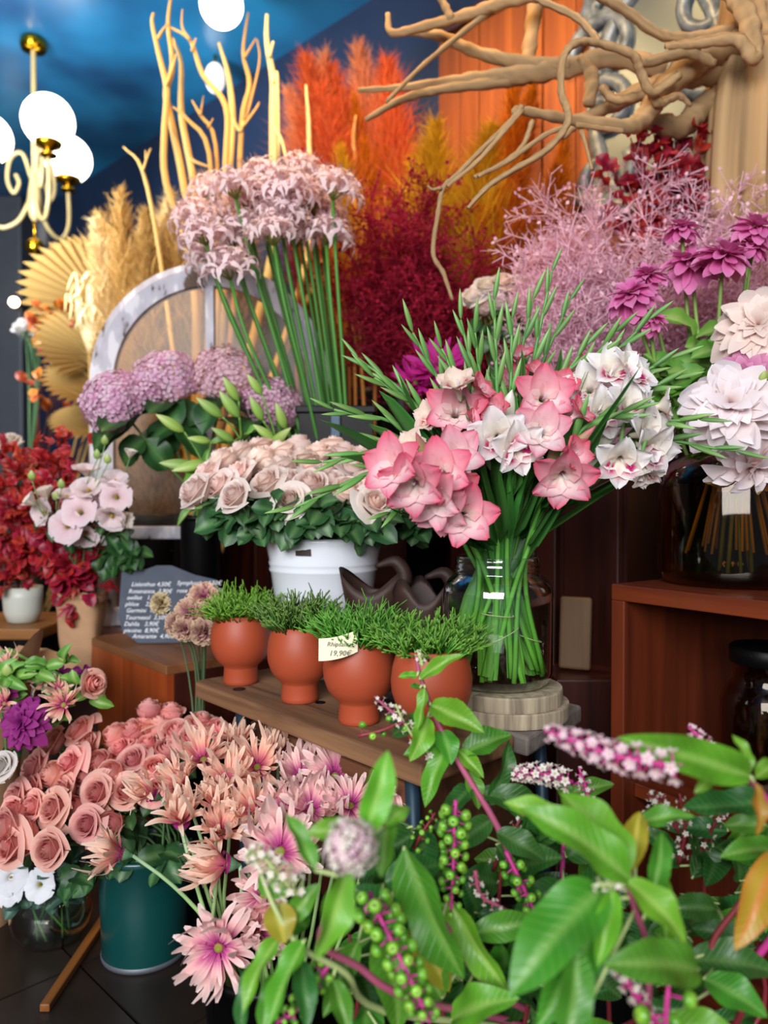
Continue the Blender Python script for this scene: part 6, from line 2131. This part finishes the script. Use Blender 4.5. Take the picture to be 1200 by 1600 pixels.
# ------------------------------------------------------------ mixed bouquets in paper, lower left
QV = V((-.86, 1.62, 0))
o = thing('paper_wrap', 'kraft paper wrapped holder of mixed flowers at the left edge', 'paper wrap', QV)
b = MB()
b.surf(lambda u, v: (V(((.06 + .06 * v * v) * (1 + .10 * math.sin(6.283 * u * 3) * v) * math.cos(6.283 * u), (.06 + .05 * v * v) * math.sin(6.283 * u), .58 * v + .04 * v * math.sin(6.283 * u * 3 + 1))), GREY), 40, 12, True)
b.build('paper', KRAFT, o)
QT = QV + V((0, 0, .58))
mixl = [('g', 100, 1102, 1.42, .046, (.1, -.85, .5), 'star like peach gerbera in the mixed bunch'), ('d', 40, 1130, 1.42, .054, (-.1, -.85, .4), 'deep purple dahlia at the left edge'), ('g', 70, 1066, 1.50, .038, (-.2, -.6, .7), 'peach flower at the top of the mixed bunch'),
        ('g', 92, 1078, 1.46, .034, (.1, -.7, .6), 'small peach flower above the star like gerbera'), ('s', 92, 1056, 1.50, .026, (0, -.7, .6), 'small dark purple flower with a dark eye'), ('s', 130, 1054, 1.50, .026, (.3, -.7, .6), 'small purple flower under the orange stool'),
        ('r', 150, 1068, 1.46, .028, (.8, -.5, .2), 'single pink rose jutting towards the orange stool'), ('s', 14, 1082, 1.46, .026, (-.2, -.8, .4), 'small purple flower at the very left edge'), ('g', 8, 1100, 1.44, .038, (-.2, -.8, .4), 'peach flower cut by the left edge'), ('g', 12, 1042, 1.52, .044, (-.1, -.6, .7), 'red peach flower in the paper fold'),
        ('w', -2, 1195, 1.36, .026, (-.1, -.8, .5), 'white rose under the purple dahlia')]
for k, (kd, px, py, Y, rad, hd, lb) in enumerate(mixl):
    hp = at(px, py, Y)
    hd = V(hd).normalized()
    bs = QV + V((.03 * math.cos(k * 2.4), .03 * math.sin(k * 2.4), .02))
    mid = QT + V((.05 * math.cos(k * 2.4) + .02, -.05, .0))
    if kd == 'g':
        gerbera(lb, bs, hp, hd, rad, RAYS, .1, (11, 8), 'mixed bunch flowers', mid=mid)
    elif kd == 'd':
        dahlia('purple_dahlia', lb, bs, hp, hd, rad, DP, (12, 12, 11, 9, 7), '#5e1a62', 'mixed bunch flowers', first=-.3, mid=mid)
    elif kd == 's':
        dahlia('purple_flower', lb, bs, hp, hd, rad, DP, (8, 6), '#2a1020', 'mixed bunch flowers', 'flower', first=-.1, mid=mid)
    else:
        rose_thing('bouquet_rose', lb, 'mixed bunch flowers', bs, hp - hd * rad, hd, rad, CORAL if kd == 'r' else IVORY, 0, 1, RL, .04, mid=mid)
    t = bpy.data.objects.get('x')
for k, (px, py) in enumerate(((101, 1036), (12, 1058), (60, 1052), (140, 1090), (30, 1098), (120, 1070), (90, 1130))):
    hp = at(px, py, 1.47)
    bs = QV + V((.02 * math.cos(k), .02 * math.sin(k), .02))
    t = thing('green_sprig', 'leafy green sprig in the mixed bunch, ' + ['with the top green bud', 'with a bud at the left edge', 'with yellow leaves behind the peach flower', 'pointing at the stool', 'above the purple dahlia', 'under the purple flowers', 'lowest'][k], 'foliage', bs, 'green sprigs in the mixed bunch')
    _, pts = stalk(t, bs, hp, V((.2, -.4, .8)).normalized(), .002, hexc('#5f7f38'), mid=QT + V((.02 * k - .05, -.05, .0)))
    if k < 2:
        link('bud', SBUD, t, mat4(hp - bs, axes((.1, -.3, .9), (0, -1, 0)), .03))
    for j in range(7):
        dv = V((R(-1, 1), R(-.8, .1), R(-.4, .7))).normalized()
        put_leaf(random.choice(RL2), t, pts[-1 - j % 3], pts[-1 - j % 3] + dv * R(.03, .055), .022, (0, -.7, .6), roll=R(-.5, .5))
b = MB()
b.surf(lambda u, v: (V((.15 * (u - .5) + .03 * v, .02 * math.sin(u * 5), .08 * v * (1 - .5 * abs(u - .35)))), GREY), 14, 6)
o = b.build('paper_fold', KRAFT); c = at(40, 1058, 1.66); o.location = c; o.rotation_euler = (math.radians(-35), math.radians(12), 0); tag(o, 'loose fold of kraft paper behind the mixed bunch', 'paper')

# lisianthus with round leaves in the glass bowl
EUC = [leaf_mesh('leaf', LEAF, ('#6a8a78', '#3f5f52', '#37564a'), oval, .08, .15, .05, 8, 4, dr) for dr in (.05, .2)]
for k, (px, py, kind) in enumerate(((14, 1372, 1), (58, 1384, 1), (8, 1392, 1), (36, 1352, 0), (88, 1362, 0), (110, 1378, 0), (70, 1400, 0), (30, 1405, 0), (118, 1340, 0), (100, 1400, 0))):
    hp = at(px, py, 1.46 if kind else 1.50)
    bs = BW + V((.035 * math.cos(k * 2.4), .03 * math.sin(k * 2.4), .012))
    mid = BW + V((.045 * ((px - 70) / 60), -.02, .115))
    if kind:
        t = thing('white_lisianthus', 'white lisianthus over the glass bowl, ' + ['upper left', 'right, with yellow eye', 'left edge'][k], 'lisianthus', bs, 'white lisianthus')
        hd = V((.1 - .1 * k, -.9, .3)).normalized()
        link('bloom', LISW[0], t, mat4(hp - hd * .02 - bs, aim(hd, k), .025))
        stalk(t, bs, hp - hd * .02, hd, .0025, hexc('#4f7a35'), mid=mid)
    else:
        t = thing('eucalyptus_sprig', 'grey green round leaved sprig in the glass bowl, ' + ['', '', '', 'behind the white flowers', 'right of the white flowers', 'farthest right', 'lowest in the middle', 'lowest at the left', 'highest under the roses', 'lower right'][k], 'foliage', bs, 'eucalyptus sprigs')
        _, pts = stalk(t, bs, hp, V((.2, -.6, .5)).normalized(), .0022, hexc('#4a6a3a'), mid=mid)
        for j in range(8):
            dv = V((R(-1, 1), R(-.8, .1), R(-.5, .6))).normalized()
            put_leaf(EUC[j % 2], t, pts[-1 - j % 4], pts[-1 - j % 4] + dv * R(.03, .045), .03, (0, -.7, .6), roll=R(-.5, .5))

# ------------------------------------------------------------ leafy berry branches, foreground
def pk(c):
    return [leaf_mesh('leaf', BROAD, c, lance, a_, f_, .16, 16, 6, 0, .03 if i == 2 else .0) for i, (a_, f_) in enumerate(((.05, .30), (.11, .22), (.08, .42), (-.05, .25)))]


PKB = pk(('#93bf56', '#64a528', '#72b232'))     # bright
PKM = pk(('#78a84a', '#4a8c26', '#55982c'))     # middle green
PKD = pk(('#527f40', '#30682a', '#356e2c'))     # deep green
PKY = pk(('#c2b84a', '#98982a', '#a88a24'))     # yellowing
PKO = pk(('#c07a2e', '#a8902a', '#b4581c'))     # turning orange
PKS = {'b': PKB, 'm': PKM, 'd': PKD, 'y': PKY, 'o': PKO}
STC = {'p': hexc('#a5506c'), 'g': hexc('#a9b878'), 'm': hexc('#c03a86'), 'd': hexc('#7a2a30')}
b = MB()
b.lathe([(.001, .55), (.22, .50), (.30, .62), (.46, .58), (.72, .42), (.92, .16), (1.0, -.1), (.9, -.45), (.55, -.72), (.001, -.8)], 14, [hexc('#557a26'), hexc('#557a26'), hexc('#8cc044'), hexc('#92c648'), hexc('#7ab636'), hexc('#5f9a28'), hexc('#5a9426'), hexc('#4f8822'), hexc('#4f8022'), hexc('#4f8022')])
BER = b.mesh('berry', BERRY)


def floret_mb(c1, c2):
    m_ = MB()
    ca, cb = hexc(c1), hexc(c2)
    for k_ in range(5):
        a = k_ * 1.2566
        m_.surf(lambda u, v: (V((math.cos(a) * (.15 + .85 * v) - math.sin(a) * (u - .5) * .75 * math.sin(1.2 + v * 1.6), math.sin(a) * (.15 + .85 * v) + math.cos(a) * (u - .5) * .75 * math.sin(1.2 + v * 1.6), .25 + .3 * v)), mix(cb, ca, v * 1.3)), 2, 2)
    m_.ball((0, 0, .3), (.28, .28, .24), 7, 4, hexc('#d3d8a6'))
    return m_


FLW, FLP = floret_mb('#faf4ea', '#f2e2dc'), floret_mb('#f9e2ea', '#efbcd2')


def raceme(parent, pts, n, size, kind, org_, stemc, gap=2.6):
    """berries ('b') or small flowers ('w', 'p') all round a bent axis; pts are places in the shop"""
    P = smooth(pts, 5)
    P = [p_ - org_ for p_ in P]
    b_ = MB()
    b_.tube(P, [.0026, .0021, .0012], 6, stemc)
    L_ = len(P)
    fl = MB()
    ax = None
    places = []
    for k_ in range(n):
        f = .06 + .92 * k_ / n
        i = f * (L_ - 1); i0 = min(int(i), L_ - 2)
        p_ = P[i0].lerp(P[i0 + 1], i - i0)
        tg = (P[i0 + 1] - P[i0]).normalized()
        x = tg.orthogonal().normalized(); y = tg.cross(x)
        a = k_ * 2.4
        s_ = size * (1 - .45 * f ** 2.5) * R(.88, 1.1)
        d = (x * math.cos(a) + y * math.sin(a) + tg * .25).normalized()
        c_ = p_ + d * s_ * gap
        b_.tube([p_, c_], [.0011, .0009], 4, stemc)
        places.append((c_, d, s_))
    if kind == 'ball':
        for c_, d, s_ in [(P[-1] + V((math.cos(k_ * 2.4) * math.sqrt(1 - z_ * z_), math.sin(k_ * 2.4) * math.sqrt(1 - z_ * z_), z_)) * gap, V((math.cos(k_ * 2.4) * math.sqrt(1 - z_ * z_), math.sin(k_ * 2.4) * math.sqrt(1 - z_ * z_), z_)), size * R(.85, 1.15)) for k_, z_ in ((k_, 1 - 2 * (k_ + .5) / n) for k_ in range(n))]:
            b_.tube([P[-1], c_], [.0008, .0006], 3, stemc)
            fl.put(random.choice((FLW, FLP)), mat4(c_ * 1.0 + d * R(-.003, .003), aim(d + V((R(-.3, .3), R(-.3, .3), R(-.3, .3)))), s_))
        places = []
    ax = b_.build('raceme', STEM, parent)
    if kind == 'b':
        for c_, d, s_ in places:
            link('berry', BER, ax, mat4(c_, aim(d, R(0, 6)), s_))
    else:
        for c_, d, s_ in places:
            fl.put(FLW if kind == 'w' else FLP, mat4(c_, aim(d, R(0, 6)), s_))
        o_ = fl.build('florets', PETAL, ax); o_['kind'] = 'stuff'
    return ax


def pokeweed(label, path, stemr, sc, leaves, racemes=(), base=None):
    base = base or PB + V((R(-.06, .06), R(-.05, .05), .015))
    t = thing('berry_branch', label, 'branch', base, 'leafy berry branches')
    pts = smooth([base, PB + V((.04 * (path[0][0] - 850) / 300, -.02, .22))] + [at(*p_) for p_ in path], 5)
    b_ = MB(); b_.tube([p_ - base for p_ in pts], stemr, 8, sc); b_.build('stem', STEM, t)
    for lf in leaves:
        bx, by, bY, tx, ty, tY, w, kd, vi = lf[:9]
        n_ = lf[9] if len(lf) > 9 else (R(-.25, .25), -.75, .6)
        p0, p1 = at(bx, by, bY), at(tx, ty, tY)
        near = min(pts, key=lambda q_: (q_ - p0).length)
        o_ = put_leaf(PKS[kd][vi], t, p0 - base, p1 - base, px2m(w, (bY + tY) / 2) * 1.28, n_)
        if kd in 'yo':
            o_['label'] = {'y': 'yellowing leaf', 'o': 'leaf turning orange'}[kd]
        if (near - p0).length > .008 and (near - p0).length < .16:
            b_ = MB(); b_.tube(smooth([near - base, near.lerp(p0, .5) - base + V((0, -.003, .003)), p0 - base], 3), .0016, 5, STC['g']); b_.build('leaf_stalk', STEM, t)
    for rc_ in racemes:
        pp, n, size, kd, c_ = rc_[:5]
        raceme(t, [at(*q_) for q_ in pp], n, size, kd, base, STC[c_], rc_[5] if len(rc_) > 5 else 2.6 if kd == 'b' else 1.9)
    return t


pokeweed('berry branch with a pink stem rising before the nearest terracotta pot', [(850, 1520, .90), (790, 1320, .92), (725, 1205, .94), (688, 1138, .95), (668, 1090, .95), (655, 1050, .95), (650, 1025, .95)], [.005, .0045, .0035, .002], STC['p'],
         [(672, 1102, .94, 757, 1145, .90, 46, 'b', 2, (0, -.9, .5)), (656, 1062, .94, 724, 1022, .93, 24, 'b', 1), (652, 1056, .94, 622, 1058, .93, 14, 'b', 0), (656, 1075, .94, 640, 1072, .93, 12, 'm', 0), (664, 1075, .94, 652, 1142, .91, 22, 'b', 3, (-.6, -.8, .2)), (668, 1120, .94, 640, 1190, .90, 40, 'b', 1, (.3, -.9, .3)),
          (690, 1140, .95, 705, 1195, .92, 40, 'm', 1, (.2, -.9, .4)), (668, 1122, .95, 612, 1150, .97, 34, 'd', 1), (640, 1135, .94, 604, 1118, .96, 26, 'd', 0), (700, 1160, .95, 664, 1262, .92, 36, 'b', 1, (-.4, -.9, .2)), (715, 1172, .95, 756, 1216, .93, 26, 'b', 2), (722, 1180, .95, 800, 1148, .96, 46, 'm', 2, (0, -.7, .8)), (730, 1200, .95, 748, 1265, .93, 30, 'm', 1),
          (760, 1260, .94, 795, 1155, .97, 34, 'd', 1, (.5, -.9, .2)), (735, 1230, .94, 690, 1290, .90, 34, 'd', 2), (742, 1240, .94, 860, 1268, .95, 42, 'd', 1), (768, 1280, .93, 700, 1330, .90, 40, 'd', 0), (775, 1300, .92, 852, 1345, .90, 44, 'd', 1), (700, 1150, .95, 630, 1180, .95, 30, 'm', 3)],
         [([(700, 1196, .95), (660, 1168, .94), (632, 1130, .93), (618, 1100, .93)], 16, .0042, 'w', 'g'), ([(660, 1040, .95), (652, 1015, .95)], 10, .0026, 'w', 'g'), ([(632, 1130, .93), (585, 1088, .93)], 12, .0040, 'w', 'p'), ([(560, 1150, .93), (600, 1140, .93), (640, 1120, .94)], 5, .0050, 'b', 'd')])
pokeweed('berry branch bearing the two hanging green berry strings in the middle', [(760, 1540, .84), (690, 1440, .82), (620, 1420, .80), (575, 1410, .80)], [.005, .004, .003], STC['p'],
         [(632, 1322, .80, 726, 1530, .78, 78, 'm', 0, (-.5, -.8, .3)), (596, 1425, .83, 622, 1612, .79, 86, 'm', 1, (.4, -.9, .2)), (690, 1560, .80, 640, 1440, .83, 60, 'm', 2), (645, 1440, .82, 702, 1550, .80, 58, 'y', 1, (.2, -.9, .3)), (700, 1402, .84, 796, 1552, .80, 52, 'b', 0, (-.6, -.7, .4)), (640, 1450, .84, 545, 1385, .84, 60, 'd', 2), (600, 1380, .83, 690, 1350, .85, 54, 'd', 1),
          (705, 1595, .80, 812, 1560, .76, 64, 'b', 1, (0, -.6, .8)), (735, 1460, .84, 850, 1440, .84, 46, 'm', 1), (560, 1470, .80, 505, 1590, .76, 40, 'm', 0)],
         [([(578, 1395, .77), (592, 1430, .745), (622, 1490, .725), (650, 1550, .71), (672, 1600, .70)], 44, .0068, 'b', 'm'), ([(712, 1250, .86), (710, 1300, .85), (708, 1360, .84), (704, 1432, .83)], 40, .0062, 'b', 'm'), ([(790, 1330, .88), (815, 1380, .87), (835, 1425, .87), (842, 1450, .87)], 26, .0056, 'b', 'm'),
          ([(742, 1360, .86), (752, 1400, .86), (790, 1420, .86)], 16, .0036, 'w', 'p')])
pokeweed('nearest berry branch with the blurred pink flower ball and light green leaves', [(640, 1560, .76), (560, 1510, .72), (500, 1470, .68), (540, 1390, .64), (560, 1330, .62)], [.0045, .0035, .0025], STC['p'],
         [(572, 1300, .64, 606, 1172, .66, 52, 'b', 1, (.2, -.9, .4)), (560, 1298, .63, 478, 1302, .62, 40, 'b', 0, (0, -.7, .7)), (600, 1290, .64, 640, 1262, .66, 30, 'b', 1), (604, 1262, .66, 596, 1372, .63, 44, 'm', 3, (-.3, -.9, .2)), (540, 1350, .63, 492, 1500, .60, 56, 'b', 1, (.5, -.8, .3)), (492, 1360, .64, 446, 1272, .67, 32, 'm', 0, (.5, -.8, .4)), (560, 1292, .63, 520, 1300, .62, 26, 'b', 2)],
         [([(556, 1346, .63), (550, 1330, .612), (546, 1322, .610)], 150, .0036, 'ball', 'p', .0185)])
pokeweed('berry branch at the left side bending over the lowest gerbera', [(600, 1580, .80), (540, 1520, .76), (470, 1480, .74), (430, 1420, .74), (402, 1350, .76)], [.0045, .0035, .002], STC['g'],
         [(478, 1468, .74, 418, 1612, .68, 44, 'b', 0, (-.5, -.8, .3)), (440, 1462, .75, 380, 1585, .70, 36, 'b', 1, (-.5, -.8, .3)), (430, 1410, .75, 445, 1475, .73, 54, 'y', 1), (405, 1372, .76, 452, 1400, .75, 40, 'm', 0), (452, 1440, .75, 500, 1380, .76, 36, 'm', 1), (470, 1500, .74, 480, 1610, .70, 40, 'd', 1), (520, 1530, .75, 545, 1620, .72, 36, 'm', 2), (400, 1500, .77, 376, 1620, .74, 30, 'd', 1), (430, 1520, .75, 410, 1620, .72, 32, 'm', 0), (440, 1410, .76, 480, 1450, .78, 50, 'm', 1)],
         [([(470, 1400, .75), (440, 1372, .74), (412, 1340, .74), (385, 1330, .74)], 46, .0046, 'w', 'g', 2.8), ([(520, 1500, .76), (490, 1540, .75), (462, 1580, .74), (430, 1600, .74)], 30, .0046, 'b', 'm')])
pokeweed('berry branch entering from the right edge with the pink flower spike', [(1180, 1500, .80), (1230, 1330, .74), (1175, 1222, .70), (1120, 1205, .68), (1060, 1196, .66)], [.005, .0035, .002], STC['m'],
         [(1172, 1212, .69, 964, 1152, .67, 66, 'b', 0, (.05, -.95, .3)), (1172, 1205, .70, 1144, 1148, .72, 24, 'b', 1), (1178, 1222, .69, 1182, 1306, .67, 34, 'o', 0, (.4, -.9, .2)), (1180, 1216, .70, 1215, 1190, .72, 30, 'b', 0), (1120, 1210, .70, 1085, 1240, .69, 22, 'b', 1)],
         [([(1070, 1200, .66), (1010, 1190, .66), (950, 1178, .67), (900, 1158, .68), (850, 1142, .69)], 54, .0058, 'p', 'm'), ([(1130, 1200, .80), (1100, 1160, .82), (1075, 1135, .83)], 22, .0040, 'p', 'm')])
pokeweed('berry branch in the right half crowned by the star of big leaves', [(1000, 1620, .72), (1012, 1490, .70), (992, 1420, .68), (980, 1382, .67)], [.0045, .0035, .0025], STC['p'],
         [(984, 1376, .67, 812, 1262, .68, 74, 'b', 1, (-.2, -.6, .8)), (980, 1370, .67, 876, 1238, .72, 92, 'b', 0, (.5, -.8, .3)), (905, 1300, .71, 786, 1254, .73, 46, 'b', 0, (0, -.6, .8)), (976, 1376, .67, 1072, 1474, .64, 62, 'b', 1, (.3, -.7, .7)), (958, 1388, .67, 933, 1512, .64, 42, 'b', 2, (-.2, -.9, .3)), (945, 1386, .68, 795, 1560, .62, 104, 'm', 1, (-.4, -.7, .6)),
          (950, 1410, .68, 838, 1612, .64, 70, 'm', 0, (-.3, -.9, .3)), (1092, 1516, .66, 942, 1508, .63, 78, 'm', 1, (0, -.7, .7)), (885, 1640, .60, 904, 1470, .64, 62, 'm', 0, (0, -.95, .3)), (1020, 1400, .70, 1034, 1300, .74, 36, 'm', 2), (1040, 1480, .70, 1030, 1345, .72, 22, 'b', 0), (985, 1362, .69, 1000, 1268, .73, 40, 'y', 2), (990, 1290, .76, 1086, 1276, .74, 34, 'm', 1, (0, -.6, .8))],
         [([(975, 1378, .67), (925, 1384, .66)], 12, .0032, 'w', 'g'), ([(960, 1500, .69), (985, 1540, .68), (1010, 1580, .68), (1040, 1610, .68)], 36, .0040, 'w', 'm'), ([(1038, 1640, .66), (1042, 1570, .64), (1046, 1530, .64)], 3, .0085, 'b', 'm')])
pokeweed('berry branch along the right edge with the orange tinged leaf', [(1150, 1600, .78), (1110, 1490, .80), (1150, 1420, .80), (1190, 1370, .80), (1230, 1320, .80)], [.0045, .0035, .0025], STC['d'],
         [(1215, 1330, .74, 1148, 1486, .70, 60, 'o', 1, (-.4, -.9, .2)), (1200, 1250, .78, 1066, 1262, .76, 52, 'd', 3, (0, -.6, .8)), (1215, 1330, .80, 1124, 1340, .78, 44, 'm', 1, (0, -.6, .8)), (1075, 1500, .80, 1215, 1520, .78, 66, 'd', 1, (0, -.6, .8)), (1100, 1530, .76, 1200, 1590, .72, 60, 'm', 1, (.1, -.7, .7)), (1030, 1600, .74, 1180, 1640, .70, 60, 'b', 1, (0, -.6, .8)), (1120, 1420, .84, 1040, 1420, .84, 44, 'd', 2), (1200, 1290, .82, 1130, 1290, .84, 34, 'm', 0), (1180, 1480, .84, 1080, 1450, .86, 46, 'd', 1)],
         [([(1060, 1300, .90), (1040, 1260, .90), (1010, 1240, .90)], 20, .0042, 'w', 'd'), ([(1060, 1350, .92), (1070, 1300, .91), (1062, 1240, .90)], 24, .0040, 'w', 'd')])
pokeweed('berry branch behind the big leaves bearing the upright white flower spike', [(880, 1480, .94), (880, 1330, .95), (890, 1240, .95), (905, 1222, .94)], [.0045, .0035, .002], STC['m'],
         [(885, 1260, .94, 800, 1330, .95, 44, 'd', 1), (890, 1240, .94, 960, 1225, .94, 30, 'm', 0), (880, 1300, .94, 780, 1250, .95, 50, 'd', 2), (885, 1340, .93, 960, 1300, .93, 50, 'd', 1), (880, 1380, .92, 800, 1440, .90, 54, 'd', 0), (890, 1250, .94, 862, 1200, .95, 26, 'm', 1), (900, 1400, .94, 1000, 1340, .93, 54, 'd', 2), (880, 1420, .92, 930, 1500, .90, 50, 'd', 1)],
         [([(895, 1222, .93), (860, 1210, .93), (825, 1208, .93), (800, 1210, .93)], 46, .0056, 'w', 'm'), ([(920, 1300, .93), (920, 1250, .93), (905, 1200, .93)], 30, .0042, 'w', 'm'), ([(960, 1320, .93), (1000, 1290, .92), (1040, 1240, .92)], 30, .0042, 'w', 'd')])
k_ = 0
for bx, by, Y, lb in ((700, 1520, .92, 'deep in the middle under the berry strings'), (820, 1600, .88, 'low in the middle before the bucket'), (950, 1480, .93, 'behind the star of big leaves'), (1100, 1380, .96, 'dark one at the right before the cube stand'), (1180, 1440, .94, 'dark one at the right edge'), (560, 1560, .86, 'low one left of the long light leaf'), (1040, 1560, .88, 'low one at the right under the wide leaf'), (780, 1400, .95, 'dark one behind the right berry string'), (640, 1400, .94, 'dark one behind the pink flower ball')):
    lv = []
    for j in range(13):
        a = R(0, 6.28)
        l = R(60, 120)
        x0, y0 = bx + R(-50, 50), by + R(-110, 50)
        lv.append((x0, y0, Y + R(-.03, .03), x0 + l * math.cos(a), y0 + l * math.sin(a) * .8 + 10, Y + R(-.07, .05), R(36, 56), 'dddm'[j % 4], j % 4))
    rc = []
    if by < 1500:
        rc = [([(bx - 10, by - 40, Y), (bx + 15, by - 90, Y - .02), (bx + 40, by - 130, Y - .02)], 20, .0040, 'w' if k_ % 2 else 'b', 'd')]
    pokeweed('deep green leafy berry branch, ' + lb, [(bx, by + 160, Y + .02), (bx, by, Y), (bx + R(-25, 25), by - 100, Y)], [.0045, .0035, .002], STC['d'], lv, rc)
    k_ += 1
